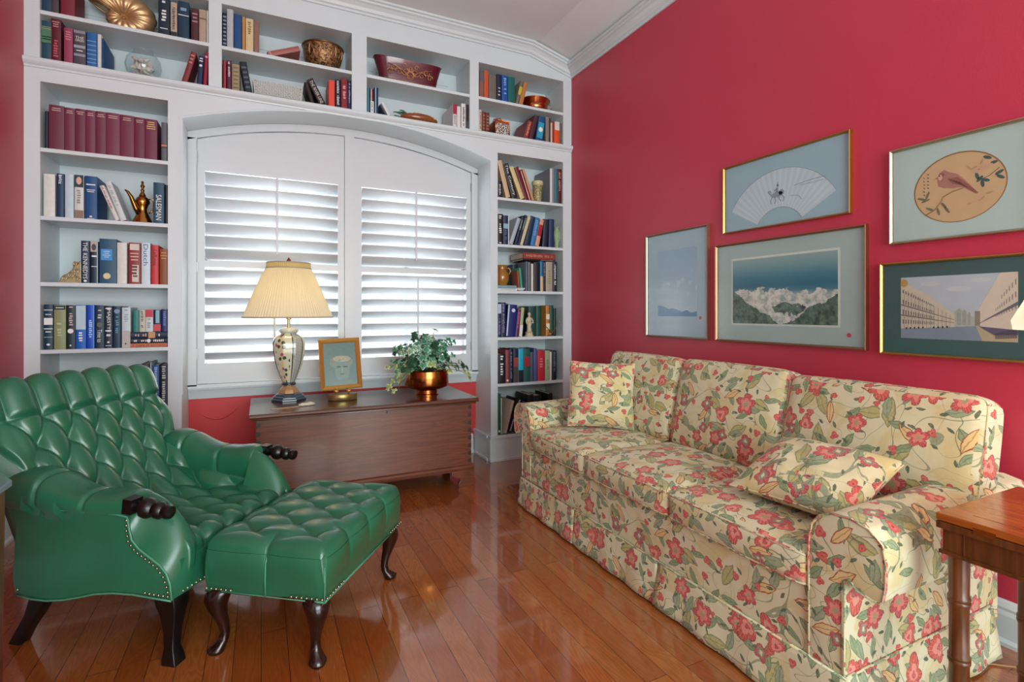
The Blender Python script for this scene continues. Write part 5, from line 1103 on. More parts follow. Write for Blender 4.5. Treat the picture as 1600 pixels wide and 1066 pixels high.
stems += [(Vector((-.03, 0, .14)), Vector((-.09, -.02, .30)), Vector((-.085, -.03, .375))), (Vector((.02, 0, .14)), Vector((.02, 0, .30)), Vector((.045, 0, .385))), (Vector((-.05, 0, .15)), Vector((-.12, 0, .26)), Vector((-.14, 0, .30))),
          (Vector((-.06, -.03, .15)), Vector((-.20, -.05, .20)), Vector((-.235, -.06, .06))), (Vector((-.06, -.03, .15)), Vector((-.17, -.06, .19)), Vector((-.20, -.08, .04))), (Vector((.06, -.03, .15)), Vector((.2, -.03, .17)), Vector((.29, -.02, .09)))]
for root, mid, tip in stems:
    pts = [root*(1-t)**2+mid*2*t*(1-t)+tip*t*t for t in [j/6 for j in range(7)]]
    st.tube(pts, .0016, 5)
    mi = rnd.choice([0, 0, 1, 1, 1, 1, 2, 2]) if tip.z > .2 else rnd.choice([0, 1, 2, 3])
    nl = 5 if (tip-root).length > .15 else 4
    for j in range(nl):
        p = pts[min(6, 6-j)]+Vector((rnd.uniform(-.02, .02), rnd.uniform(-.02, .02), rnd.uniform(-.012, .02)))
        o_ = Vector((p.x, p.y-.12, .10+rnd.uniform(-.1, .2)))+Vector((rnd.uniform(-.1, .1), rnd.uniform(-.1, .1), 0))
        ivy_leaf(bm, uvl, p, rnd.uniform(.040, .068), o_, Vector((p.x*2+rnd.uniform(-.2, .2), rnd.uniform(-.3, .3), rnd.uniform(-.6, .6))), mi)
me = bpy.data.meshes.new('foliage'); bm.to_mesh(me); bm.free()
for q in IV: me.materials.append(q)
link(bpy.data.objects.new('foliage', me), pt)
st.build('stems', plain('#4c5c34', .6), pt, smooth=True)
m = MB()   # arching striped grass blades at the left
for i in range(9):
    a = rnd.uniform(2.9, 3.7); L = rnd.uniform(.12, .19)
    P = []
    for j in range(8):
        t = j/7; w = .006*math.sin(PI*min(1, t+.12)); d = .09+L*t*.8
        c = Vector((d*math.cos(a), -.05+d*math.sin(a)*.4, .16+.04*math.sin(t*2)-.16*t*t))
        P.append([(c.x, c.y-w, c.z), (c.x, c.y+w, c.z+w*.4)])
    m.grid(P)
m.build('grass_blades', plain('#8cac84', .5, var=.3, nscale=90), pt, smooth=True)

# letter opener left on the lid
lo_ = empty('letter_opener', (.155, 3.03, TOP)); tag(lo_, 'letter opener with carved ivory handle lying on the chest lid', 'letter opener'); lo_.rotation_euler = (0, 0, R(12))
m = MB(); m.box(-.11, .03, -.006, .006, 0, .003); m.build('blade', plain('#c0a888', .3, .7), lo_, bevel=.001)
m = MB(); m.tube([(.03, 0, .007), (.05, 0, .009), (.07, 0, .008), (.09, 0, .010), (.115, 0, .007)], [.006, .010, .008, .011, .006], 10); m.build('handle', plain('#d4ccb8', .4, 0, .2, 120, .3), lo_, smooth=True)
# ---------------------------------------------------------------- tufted leather armchair and ottoman
def catmull(P, t):
    n = len(P)-1; x = min(max(t, 0), 1)*n; i = min(int(x), n-1); f = x-i
    p0, p1, p2, p3 = P[max(i-1, 0)], P[i], P[i+1], P[min(i+2, n)]
    return tuple(.5*((2*b)+(-a+c)*f+(2*a-5*b+4*c-d)*f*f+(-a+3*b-3*c+d)*f**3) for a, b, c, d in zip(p0, p1, p2, p3))
def sstep(x, a=0.0, b=1.0):
    x = min(1, max(0, (x-a)/(b-a))); return x*x*(3-2*x)
def puff(a, b, p=.42):
    """0 on the creases and deepest at the buttons of a diamond lattice"""
    sa, sb = abs(math.sin(PI*a)), abs(math.sin(PI*b))
    return ((sa*sb)**p)*.62+.38*(1-(1-min(1, (sa*sa+sb*sb)*.9))**2)
def tuft_grid(pos, ns, nt, hfn, mb):
    P = [[Vector(pos(i/ns, j/nt)) for j in range(nt+1)] for i in range(ns+1)]
    out = []
    for i in range(ns+1):
        row = []
        for j in range(nt+1):
            du = P[min(i+1, ns)][j]-P[max(i-1, 0)][j]; dv = P[i][min(j+1, nt)]-P[i][max(j-1, 0)]
            n = du.cross(dv)
            if n.length > 1e-12: n.normalize()
            row.append(P[i][j]+n*hfn(i/ns, j/nt, P[i][j]))
        out.append(row)
    mb.grid(out); return out
CH_A = R(-35.8)
ac = empty('tufted_armchair', (-.239, 1.838, 0), CH_A); tag(ac, 'green button-tufted leather armchair with dark scrolled handles', 'armchair')
CEN = [(-.70, .42), (-.725, .60), (-.735, .73), (-.705, .80), (-.660, .798), (-.612, .70), (-.555, .60), (-.490, .50), (-.430, .425), (-.350, .365), (-.24, .338), (-.11, .330), (.0, .338), (.026, .300), (.028, .215)]
EDG = [(-.70, .42), (-.725, .60), (-.735, .72), (-.705, .79), (-.665, .785), (-.625, .695), (-.580, .610), (-.515, .535), (-.440, .500), (-.350, .45), (-.24, .40), (-.11, .375), (.0, .345), (.022, .300), (.026, .215)]
SEG = [0]
for a, b in zip(CEN, CEN[1:]): SEG.append(SEG[-1]+math.hypot(b[0]-a[0], b[1]-a[1]))
TOT = SEG[-1]
def s_to_t(s):
    d = s*TOT
    for i in range(len(SEG)-1):
        if d <= SEG[i+1] or i == len(SEG)-2: return (i+min(1, (d-SEG[i])/(SEG[i+1]-SEG[i])))/(len(SEG)-1)
V0, V1 = -.035, .600
def chair_pos(s, q):
    t = s_to_t(s); c = catmull(CEN, t); e = catmull(EDG, t); k = sstep(abs(2*q-1), .62, 1.0)
    u = c[0]*(1-k)+e[0]*k; z = c[1]*(1-k)+e[1]*k
    narrow = .045*sstep(s, .42, .62)
    v0, v1 = V0+narrow, V1-narrow
    roll = (1-sstep(s, .36, .5))
    v = v0+(v1-v0)*q
    if abs(2*q-1) > .9:   # turn the side edges back
        d = (abs(2*q-1)-.9)/.1; u -= .05*d*d*roll; z -= .012*d*d*roll
    return (u, v, z)
DV = .098; S1 = SEG[5]/TOT; DS = .100/TOT
def chair_h(s, q, p):
    v = (p.y-.0)/DV-.10; r = (s-S1)/DS*.5       # buttons start at row S1
    H = .034
    chan = abs(math.sin(PI*v))**.55
    d = puff(r+v, r-v)
    k = sstep(s, S1-.004, S1+.012)
    h = H*(chan*.95*(1-k)+d*k)
    if s < S1: h *= (1-.7*math.exp(-((s-S1)*TOT/.012)**2))
    if s < .20: h *= sstep(s, .02, .20)
    h *= 1-.75*sstep(s, .88, .96)
    side = sstep(abs(2*q-1), .80, .90)          # plain broad panels on the wings
    if s > S1: 
        rr = abs(math.sin(PI*((s-S1)/DS*.45)))**.5
        h = h*(1-side)+side*(.030*rr)
    h *= 1-sstep(abs(2*q-1), .95, 1.0)*.8
    return h-.006
m = MB(); tuft_grid(chair_pos, 250, 190, chair_h, m); m.build('tufted_seat_and_back', M['leather'], ac, smooth=True, weld=False)
# outer back
m = MB(); rs = []
for z, u in ((.20, -.52), (.30, -.545), (.42, -.60), (.60, -.70), (.76, -.728)):
    rs.append([(u+.0, V0+.02, z), (u-.03, V0+.12, z), (u-.035, .285, z), (u-.03, V1-.12, z), (u, V1-.02, z), (u+.06, V1-.02, z), (u+.06, V0+.02, z)])
m.rings(rs); m.build('outer_back', M['leather'], ac, smooth=True)
# side bodies with serpentine lower edge
SIDE = [(-.545, .448), (-.36, .446), (-.16, .446), (-.118, .440), (-.112, .405), (-.104, .376), (-.082, .350), (-.045, .329), (-.010, .308), (.012, .285), (.024, .255), (.030, .207), (-.03, .210), (-.10, .214), (-.17, .212), (-.23, .204), (-.29, .188), (-.35, .174), (-.41, .166), (-.47, .166), (-.53, .174), (-.540, .22), (-.535, .30), (-.528, .38)]
for v0, v1, o_ in ((-.035, .055, -1), (.515, .605, 1)):
    m = MB(); m.prism([(u, z) for u, z in SIDE], v0, v1, 1)
    m.build('side_panel', M['leather'], ac, bevel=.005, angle=50, segs=3)
m = MB()   # front rail with bowed face
m.rings([[(.030+.008*math.sin(PI*q), .0+.57*q, z) for q in [i/12 for i in range(13)]]+[(-.02, .57, z), (-.02, 0, z)] for z in (.207, .24, .28, .31)])
m.build('front_rail', M['leather'], ac, angle=40)
# arm-front pads: swelling surface between the nailed scroll edge and the seat
A_ = [(-.112, .440), (-.108, .400), (-.085, .352), (-.045, .330), (-.005, .306), (.014, .278), (.026, .245), (.031, .209)]
B_ = [(-.115, .490), (-.070, .472), (-.030, .440), (.006, .395), (.028, .350), (.036, .300), (.038, .250), (.036, .209)]
C_ = [(-.125, .37), (-.09, .36), (-.055, .345), (-.02, .33), (.012, .31), (.03, .28), (.034, .25), (.034, .209)]
for va, vb, vc in ((-.035, .042, .098), (.605, .528, .472)):
    m = MB(); P = []
    for i in range(29):
        t = i/28; a = catmull(A_, t); b = catmull(B_, t); c = catmull(C_, t); row = []
        for j in range(17):
            q = j/16
            if q < .6:
                w = q/.6; e = math.sin(w*PI/2)
                row.append((a[0]+(b[0]-a[0])*e, va+(vb-va)*w, a[1]+(b[1]-a[1])*e))
            else:
                w = (q-.6)/.4; e = 1-math.cos(w*PI/2)
                row.append((b[0]+(c[0]-b[0])*e, vb+(vc-vb)*w, b[1]+(c[1]-b[1])*e))
        P.append(row)
    m.grid(P); m.build('arm_front_pad', M['leather'], ac, smooth=True)
# padded arm rolls
for sgn, vc in ((-1, .010), (1, .560)):
    m = MB(); rs = []; n = 26
    prof = [(-.60, .43, .50, .050), (-.565, .42, .535, .064), (-.50, .40, .556, .072), (-.43, .385, .548, .072), (-.36, .375, .520, .068), (-.30, .37, .503, .064), (-.22, .37, .500, .062), (-.16, .37, .506, .060), (-.122, .38, .502, .056), (-.108, .40, .49, .045)]
    for i in range(141):
        t = i/140; u, zb, zt, w = catmull(prof, t)
        cr = 1-.11*math.exp(-((u+.27)/.007)**2)-.13*math.exp(-((u+.43)/.007)**2)
        ring = []
        for j in range(n):
            a = 2*PI*j/n; c, s_ = math.cos(a), math.sin(a); e = .75
            zz = (zb+zt)/2+(zt-zb)/2*abs(s_)**e*(1 if s_ >= 0 else -1)*cr
            vv = vc+w*abs(c)**e*(1 if c >= 0 else -1)*cr
            if zz < .446 and (vv-vc)*sgn > 0: vv = vc+(vv-vc)*.70
            ring.append((u, vv, zz))
        rs.append(ring)
    m.rings(rs); m.build('arm_roll', M['leather'], ac, smooth=True)
    # welt between roll and side
    yo = -.037 if sgn < 0 else .607
    m = MB(); m.tube([(-.545, yo, .447), (-.36, yo, .447), (-.16, yo, .447), (-.119, yo, .441), (-.113, yo, .405), (-.104, yo, .374), (-.080, yo, .350), (-.045, yo, .329), (-.008, yo, .307), (.014, yo, .284), (.026, yo, .255), (.032, yo, .209)], .0032, 6)
    m.tube([(u, yo, z-.001) for u, z in SIDE[11:21]], .003, 6)
    m.build('welt', M['piping_green'], ac, smooth=True)
    # carved handle
    hv = -.032 if sgn < 0 else .588
    m = MB(); mx = Matrix.Translation((-.118, hv, .478)) @ Matrix.Rotation(R(6), 4, 'Y') @ Matrix.Rotation(R(90), 4, 'Y')
    m.box(-.022, .022, -.020, .020, -.004, .026, mx=mx)
    m.lathe([(0, .02), (.018, .022), (.016, .036), (.021, .046), (.029, .056), (.030, .070), (.025, .081), (.019, .087), (.020, .092), (.025, .100), (.025, .112), (.018, .120), (.019, .126), (.021, .134), (.018, .144), (0, .149)], 18, mx=mx)
    m.build('carved_handle', M['blackwood'], ac, angle=45)
# nail heads
m = MB()
def nails(pts, step, off=(0, 0, 0)):
    acc = 0; pts = [Vector(p) for p in pts]
    for a, b in zip(pts, pts[1:]):
        L = (b-a).length
        while acc < L:
            m.ball(a.lerp(b, acc/L)+Vector(off), .0042, 8, 4, (1, 1, 1)); acc += step
        acc -= L
for yo in (-.038, .608):
    nails([(-.122, yo, .432), (-.122, yo, .405), (-.116, yo, .370), (-.092, yo, .343), (-.052, yo, .320), (-.016, yo, .298), (.004, yo, .274), (.016, yo, .245), (.022, yo, .219), (-.02, yo, .220), (-.06, yo, .223)], .0155)
    m.ball((-.515, yo, .190), .0045, 8, 4); m.build('nail_head_row', M['nail'], ac, smooth=True); m = MB()
nails([(.036+.006*math.sin(PI*i/12), .0+.57*i/12, .218) for i in range(13)], .0165)
m.build('nail_head_row', M['nail'], ac, smooth=True)
# legs
def taper_leg(secs, name, mat_, parent, n=4, bev=.004):
    m = MB(); rs = []
    for x, y, z, wx, wy in secs: rs.append([(x-wx, y-wy, z), (x+wx, y-wy, z), (x+wx, y+wy, z), (x-wx, y+wy, z)])
    m.rings(rs); o = m.build(name, mat_, parent, bevel=bev, angle=40, segs=3); return o
for v in (.0, .57):
    taper_leg([(-.005, v, .215, .034, .030), (.0, v, .18, .033, .029), (.002, v, .15, .026, .023), (.0, v, .10, .019, .018), (-.001, v, .05, .016, .016), (.002, v, .02, .022, .021), (.004, v, .0, .024, .022)], 'front_leg', M['blackwood'], ac)
for v in (.0, .57):
    taper_leg([(-.455, v, .20, .035, .022), (-.470, v, .15, .030, .020), (-.495, v, .10, .024, .018), (-.530, v, .05, .021, .017), (-.560, v, .0, .022, .018)], 'rear_leg', M['blackwood'], ac)

ot = empty('tufted_ottoman', (-.239, 1.838, 0), CH_A); tag(ot, 'green button-tufted leather ottoman on dark cabriole legs before the chair', 'ottoman')
U0, U1, W0, W1 = .076, .464, .050, .612
OZ0, OZ1 = .197, .350
def ott_pos(s, q):
    # wraps down over all four sides
    def wrap(t, a, b, dz):
        e = .28
        if t < e: return a, (1-t/e)
        if t > 1-e: return b, ((t-(1-e))/e)
        return a+(b-a)*(t-e)/(1-2*e), 0
    u, du = wrap(s, U0, U1, 0); v, dv = wrap(q, W0, W1, 0)
    d = max(du, dv)
    r = .022
    # rounded shoulder
    z = OZ1-(OZ1-OZ0)*d
    cu, cv = (U0+U1)/2, (W0+W1)/2
    sh = 0 if d > .12 else -r*(1-d/.12)**2*0
    if du >= dv and du > 0: v = cv+(v-cv)
    edge = min(min(u-U0, U1-u), min(v-W0, W1-v))
    if d == 0:
        dd = max(0, r-edge); z -= r-math.sqrt(max(0, r*r-dd*dd))
    else: z = OZ1-r-(OZ1-r-OZ0)*d
    return (u, v, z)
def ott_h(s, q, p):
    e = .28; inside = (s > e) and (s < 1-e) and (q > e) and (q < 1-e)
    du, dv = .102, .140
    u = (p.x-U0-.0)/du; v = (p.y-W0)/dv
    a, b = u*.5+v+.0, u*.5-v
    edge = min(p.x-U0, U1-p.x, p.y-W0, W1-p.y)
    k = sstep(edge, .012, .06)
    h = .026*puff(a, b, .40)*k
    if inside or True:
        if edge < .06:
            chan_u = abs(math.sin(PI*(p.x-U0)/(2*du)))**.45; chan_v = abs(math.sin(PI*(p.y-W0)/dv))**.45
            near_u = min(p.x-U0, U1-p.x) < min(p.y-W0, W1-p.y)
            ch = chan_v if near_u else chan_u
            h += (1-k)*.016*ch*sstep(p.z, OZ0+.0, OZ1-.03)
    return h
m = MB()
# top and shoulder as one grid, sides as skirts below
def ott_top(s, q): 
    u = U0+(U1-U0)*s; v = W0+(W1-W0)*q
    r = .026; ex = min(u-U0, U1-u, v-W0, W1-v); dd = max(0, r-ex)
    return (u, v, OZ1-(r-math.sqrt(max(0, r*r-dd*dd))))
P = tuft_grid(ott_top, 130, 170, lambda s, q, p: ott_h(s, q, p), m)
loop = [P[i][0] for i in range(131)]+[P[130][j] for j in range(1, 171)]+[P[i][170] for i in range(129, -1, -1)]+[P[0][j] for j in range(169, 0, -1)]
rs = []
cu, cv = (U0+U1)/2, (W0+W1)/2
for k in range(13):
    t = k/12; ring = []
    for p in loop:
        z = p.z*(1-t)+(OZ0+.004*math.sin((p.x+p.y)*20))*t
        chan = abs(math.sin(PI*(p.y-W0)/.140))**.35 if min(abs(p.x-U0), abs(U1-p.x)) < .02 else abs(math.sin(PI*(p.x-U0)/.204))**.35
        o_ = .010*math.sin(PI*min(1, t*1.0+.05))*(.55+.45*chan*(1-t)+.45*t)
        d = Vector((p.x-cu, p.y-cv, 0)); n = Vector((1 if p.x > U1-.012 else (-1 if p.x < U0+.012 else 0), 1 if p.y > W1-.012 else (-1 if p.y < W0+.012 else 0), 0))
        if n.length: n.normalize()
        kk_ = sstep(t, 0, .7); px = p.x*(1-kk_)+min(max(p.x, U0), U1)*kk_; py = p.y*(1-kk_)+min(max(p.y, W0), W1)*kk_
        ring.append(Vector((px, py, z))+n*o_)
    rs.append(ring)
m.rings(rs, cap=False); m.build('tufted_top', M['leather'], ot, smooth=True)
quick_box('underside', (U0+.01, U1-.01, W0+.01, W1-.01, OZ0-.003, OZ0+.012), M['darkwood'], ot)
m = MB(); m.tube([(U0-.003, W0-.003, OZ0), (U1+.003, W0-.003, OZ0), (U1+.003, W1+.003, OZ0), (U0-.003, W1+.003, OZ0)], .0032, 6, closed=True)
m.tube([(U0+.204, W0-.011, OZ0+.005), (U0+.204, W0-.012, .25), (U0+.204, W0-.010, .30), (U0+.206, W0+.004, .335)], .0024, 6)
m.tube([(U1+.003, W0-.004, OZ0), (U1+.006, W0-.006, .25), (U1+.003, W0-.003, .30)], .0024, 6)
m.build('welt', M['piping_green'], ot, smooth=True)
m = MB()
for a, b in (((U0+.005, W0-.010), (U0+.10, W0-.010)), ((U1-.10, W0-.010), (U1, W0-.010)), ((U1+.010, W0), (U1+.010, W0+.10)), ((U1+.010, W1-.10), (U1+.010, W1))):
    m = MB(); nails([(a[0], a[1], OZ0+.012), (b[0], b[1], OZ0+.012)], .0165); m.build('nail_head_row', M['nail'], ot, smooth=True)
def cabriole(cx, cy, dx, dy):
    m = MB(); rs = []; d = Vector((dx, dy, 0)).normalized()
    for off, z, r in ((-.006, .200, .036), (.004, .185, .038), (.012, .165, .034), (.012, .140, .027), (.004, .110, .020), (-.006, .080, .0155), (-.010, .055, .0135), (-.006, .034, .0145), (.006, .020, .020), (.014, .010, .025), (.014, .0, .022)):
        c = Vector((cx, cy, z))+d*off; rs.append([c+Vector((r*math.cos(2*PI*i/14+.785)*(1.12 if i % 7 in (0,) else 1), r*math.sin(2*PI*i/14+.785), 0)) for i in range(14)])
    m.rings(rs); m.build('cabriole_leg', M['darkwood'], ot, smooth=True)
cabriole(.425, .075, 1, -1); cabriole(.432, .570, 1, 1); cabriole(.104, .075, -1, -1); cabriole(.104, .570, -1, 1)
# ---------------------------------------------------------------- floral sofa
so = empty('floral_sofa', (1.68, 1.64, 0)); tag(so, 'three-seat floral chintz sofa with skirted base along the red wall', 'sofa')
FL = M['floral']
def spart(mb, name, m=FL, uv=(0, 0), **k):
    o = mb.build(name, m, so, uv=uv, **k); o.location = (-1.68, -1.64, 0); return o
def cushion(x0, x1, y0, y1, z0, z1, r=.03, crown=.03, puffx=.012, n=22, mx=None, sag=0.0, sup=0.0):
    """rounded box with a crown on top and gently bulging sides, in a box x/y/z frame"""
    m = MB(); hx, hy, hz = (x1-x0)/2, (y1-y0)/2, (z1-z0)/2; c = Vector(((x0+x1)/2, (y0+y1)/2, (z0+z1)/2))
    def P(a, b, s):
        # a,b in -1..1 over the face of a cube point -> rounded
        p = Vector((a[0]*hx, a[1]*hy, a[2]*hz)); q = Vector((max(-hx+r, min(hx-r, p.x)), max(-hy+r, min(hy-r, p.y)), max(-hz+r, min(hz-r, p.z))))
        d = p-q
        if d.length > 1e-9: p = q+d.normalized()*r
        fx, fy = 1-(p.x/hx)**2, 1-(p.y/hy)**2; fz = 1-(p.z/hz)**2
        fx, fy, fz = max(fx, 0), max(fy, 0), max(fz, 0)
        p.z += crown*(fx**.6)*(fy**.6)*(1 if p.z > 0 else -.25)*min(1, abs(p.z)/hz)
        p.x += puffx*fy**.7*fz*(1 if p.x > 0 else -1)*min(1, abs(p.x)/hx)
        p.y += puffx*fx**.7*fz*(1 if p.y > 0 else -1)*min(1, abs(p.y)/hy)
        p = c+p
        return mx @ p if mx is not None else p
    def lin_(k, nn, hh):   # denser near the edges
        t = -1+2*k/nn; return math.sin(t*PI/2)
    for ax in range(3):
        for s in (-1, 1):
            g = []
            for i in range(n+1):
                row = []
                for j in range(n+1):
                    a = [0, 0, 0]; a[ax] = s; a[(ax+1) % 3] = lin_(i, n, 0); a[(ax+2) % 3] = lin_(j, n, 0); row.append(P(a, 0, s))
                g.append(row)
            m.grid(g)
    bmesh.ops.remove_doubles(m.bm, verts=m.bm.verts, dist=1e-4)
    m.bm.normal_update()
    return m, P
def welt_loop(P, z, n=14, ins=.985):
    pts = []
    for a0, a1, b0, b1 in ((-1, 1, -1, -1), (1, 1, -1, 1), (1, -1, 1, 1), (-1, -1, 1, -1)):
        for i in range(n):
            t = i/n; a = math.sin((a0+(a1-a0)*t)*PI/2) if a0 != a1 else a0; b = math.sin((b0+(b1-b0)*t)*PI/2) if b0 != b1 else b0
            pts.append(P([a, b, z], 0, 1))
    return pts
# frame: base, back
spart(MB().box(1.296, 2.06, .80, 2.49, .10, .325), 'base', bevel=.008)
m = MB(); m.box(1.90, 2.075, .79, 2.50, .10, .735); spart(m, 'back_frame', bevel=.02)
# arms
ARM = [(0, .10), (0, .395), (-.012, .402), (-.035, .384), (-.068, .378), (-.088, .384), (-.094, .42), (-.095, .475), (-.087, .515), (-.058, .542), (-.015, .552), (.030, .548), (.062, .532), (.082, .505), (.090, .46), (.090, .10)]
def arm(yb, fl, uv):
    m = MB(); rs = []
    for x, sc, dz in ((1.289, .0, .0), (1.2905, 1, 0), (1.50, 1, .004), (1.75, 1, .010), (2.05, 1, .006)):
        if sc == 0: continue
        rs.append([(x-(.012 if x < 1.3 else 0), yb+fl*y, z+dz*(z > .4)) for y, z in ARM])
    m.rings(rs); A_o = spart(m, 'arm', uv=uv, bevel=.010, angle=50, segs=3)
    m = MB(); m.tube([(1.279, yb+fl*y, z) for y, z in ARM], .0035, 6); m.tube([(1.279, yb+fl*.002, .10), (1.279, yb+fl*.002, .39)], .0035, 6)
    nest(spart(m, 'arm_welt', smooth=True), A_o)
arm(.780, 1, (.3, .1)); arm(2.505, -1, (1.1, .4))
# front rail between the arms
spart(MB().box(1.284, 1.30, .868, 2.418, .140, .330), 'front_rail', uv=(.2, .6), bevel=.006)
# skirt panels with kick pleats
def skirt(a, b, uv, fold=True):
    """a, b: floor points (x, y) walked with the room on the left-hand side"""
    m = MB(); A, B_ = Vector((a[0], a[1], 0)), Vector((b[0], b[1], 0)); d = (B_-A); L = d.length; d.normalize(); nrm = Vector((d.y, -d.x, 0)); P = []
    for k in range(9):
        t = k/8; z = .158*(1-t)+.008*t; row = []
        for i in range(41):
            s = i/40; w = .004*math.sin(s*L*34+a[1]*9)*t
            f = .020*t+w
            e = .010*t*(1 if s == 1 else (-1 if s == 0 else 0))
            row.append(A+d*(s*L+e)+nrm*f+Vector((0, 0, z)))
        P.append(row)
    m.grid(P); o = spart(m, 'skirt', uv=uv, smooth=True); sm = o.modifiers.new('thick', 'SOLIDIFY'); sm.thickness = .004; sm.offset = -1
skirt((1.280, 2.520), (1.280, 1.985), (.1, .2)); skirt((1.280, 1.978), (1.280, 1.437), (.5, .7)); skirt((1.280, 1.430), (1.280, .772), (.9, .15))
skirt((1.280, .778), (2.00, .778), (.3, .5)); skirt((2.00, 2.508), (1.280, 2.508), (.3, .9))
for y in (1.9815, 1.4335):
    spart(MB().box(1.283, 1.287, y-.03, y+.03, .012, .156), 'pleat_backing')
m = MB()
for p in ([(1.277, y, .158) for y in (.772, 1.2, 1.8, 2.52)], [(x, .777, .158) for x in (1.28, 1.6, 2.0)]): m.tube(p, .004, 6)
spart(m, 'skirt_welt', smooth=True)
# seat cushions
for y0, y1, uv in ((.872, 1.384, (.2, .35)), (1.388, 1.904, (.55, .1)), (1.908, 2.414, (.05, .8))):
    m, P = cushion(1.272, 1.86, y0, y1, .326, .428, r=.024, crown=.026, puffx=.010)
    c_o = spart(m, 'seat_cushion', uv=uv, smooth=True)
    m = MB()
    for z in (.80, -.80): m.tube(welt_loop(P, z), .0038, 6, closed=True)
    nest(spart(m, 'seat_welt', smooth=True), c_o)
# back cushions, leaning
for y0, y1, zt, uv in ((.712, 1.304, .798, (.65, .3)), (1.310, 1.868, .812, (.1, .15)), (1.874, 2.425, .812, (.4, .55))):
    mx = Matrix.Translation((1.715, 0, .44)) @ Matrix.Rotation(R(14), 4, 'Y')
    h = (zt-.44)/math.cos(R(14))+.02
    # cushion frame: local x thickness (front at 0), z height; crown on the front face, so build with swapped axes
    sw = Matrix(((0, 0, -1, .150), (0, 1, 0, 0), (1, 0, 0, 0), (0, 0, 0, 1)))
    m, P = cushion(0, h, y0, y1, .018, .150, r=.036, crown=.030, puffx=.008, mx=mx @ sw)
    c_o = spart(m, 'back_cushion', uv=uv, smooth=True)
    m = MB(); m.tube(welt_loop(P, .72), .0038, 6, closed=True); nest(spart(m, 'back_welt', smooth=True), c_o)

def throw_pillow(label, mx, w, h, th, uv):
    root = empty('throw_pillow', mx.translation); tag(root, label, 'pillow')
    n = 30; m = MB(); rs = {}
    def Pp(a, b, s):
        x = a*w/2*(1-.07*(1-a*a)*0-.10*(b*b)*0); pin = 1-.06*math.cos(a*PI/2)*abs(b)**3; pin2 = 1-.06*math.cos(b*PI/2)*abs(a)**3
        f = max(0, (1-abs(a)**2.6))*max(0, (1-abs(b)**2.6)); t_ = th/2*f**.5
        wr = .004*math.sin(9*a+5*b)+.003*math.sin(14*b-4*a)
        return mx @ Vector((a*w/2*pin2, b*h/2*pin, s*t_+wr*f))
    for s in (-1, 1):
        m.grid([[Pp(math.sin((-1+2*i/n)*PI/2), math.sin((-1+2*j/n)*PI/2), s) for i in range(n+1)] for j in range(n+1)])
    bmesh.ops.remove_doubles(m.bm, verts=m.bm.verts, dist=2e-4); m.bm.normal_update()
    o = m.build('pillow_cover', M['floral_pillow'], root, smooth=True, uv=uv); o.location = -mx.translation
    m = MB(); pts = []
    k = 16
    for (a0, b0), (a1, b1) in (((-1, -1), (1, -1)), ((1, -1), (1, 1)), ((1, 1), (-1, 1)), ((-1, 1), (-1, -1))):
        for i in range(k): t = i/k; pts.append(Pp(a0+(a1-a0)*t, b0+(b1-b0)*t, 0))
    m.tube(pts, .0035, 6, closed=True); o = m.build('piping', M['floral_pillow'], root, smooth=True, uv=uv); o.location = -mx.translation
# standing pillow against the far arm; flat pillow sloping on the near seat
mx = Matrix.Translation((1.580, 2.200, .624)) @ Matrix.Rotation(R(-34), 4, 'Z') @ Matrix.Rotation(R(90-12), 4, 'X') @ Matrix.Rotation(R(-2), 4, 'Z')
throw_pillow('square floral throw pillow standing against the far sofa arm', mx, .335, .335, .11, (.2, .2))
ex = Vector((.05, -1, .02)).normalized(); ey = Vector((.86, .02, .37)); ey = (ey-ex*ey.dot(ex)).normalized(); ez = ex.cross(ey)
if ez.z < 0: ez = -ez
mx = Matrix(((ex.x, ey.x, ez.x, 1.540), (ex.y, ey.y, ez.y, 1.035), (ex.z, ey.z, ez.z, .546), (0, 0, 0, 1)))
throw_pillow('floral throw pillow sloping on the near sofa seat', mx, .38, .31, .12, (.7, .4))
# ---------------------------------------------------------------- framed pictures on the right wall
def printmat(name, fn, w, h):
    k = NT(name); co = k.coord(); s = k.n('ShaderNodeSeparateXYZ', i0=co)
    nx = k.math('DIVIDE', s.outputs[0], w); nz = k.math('DIVIDE', s.outputs[2], h); k.base(fn(k, nx, nz, co)); k.p(Roughness=.6); return k.m
def picture(label, yl, z0, w, h, fw, fm, matc, fd=.020, inner=None, group=None):
    root = empty('framed_print', (XR-.0005, yl, z0), R(-90)); tag(root, label, 'picture', 'framed pictures on the red wall')
    prof = [(0, 0), (0, -fd), (fw*.35, -fd-.002), (fw*.8, -fd+.003), (fw, -fd+.007), (fw, 0)]
    cs = [(0, 0), (w, 0), (w, h), (0, h)]; sg = [(1, 1), (-1, 1), (-1, -1), (1, -1)]
    rs = [[(x+sx*i_, y_, z+sz*i_) for i_, y_ in prof] for (x, z), (sx, sz) in zip(cs, sg)]; rs.append(rs[0])
    m = MB(); m.rings(rs, cap=False); m.build('frame', fm, root)
    MB().box(fw*.7, w-fw*.7, -.008, -.001, fw*.7, h-fw*.7).build('mat_board', plain(matc, .85, var=.02), root)
    m = MB(); m.face([(fw, -fd+.006, fw), (w-fw, -fd+.006, fw), (w-fw, -fd+.006, h-fw), (fw, -fd+.006, h-fw)]); m.build('glass', M['pic_glass'], root)
    return root
M['pic_glass'] = glass_mat('picture_glass', (1, 1, 1, 1), .9, .12)
silver = plain('#b4a68c', .3, .9, .1, 20); goldf = plain('#b98f4c', .3, .9, .15, 20); rose = plain('#a07a5c', .3, .9, .15, 20)
def flat(mb, pts, y, m): mb.mat(m); mb.face([(x, y, z) for x, z in pts])
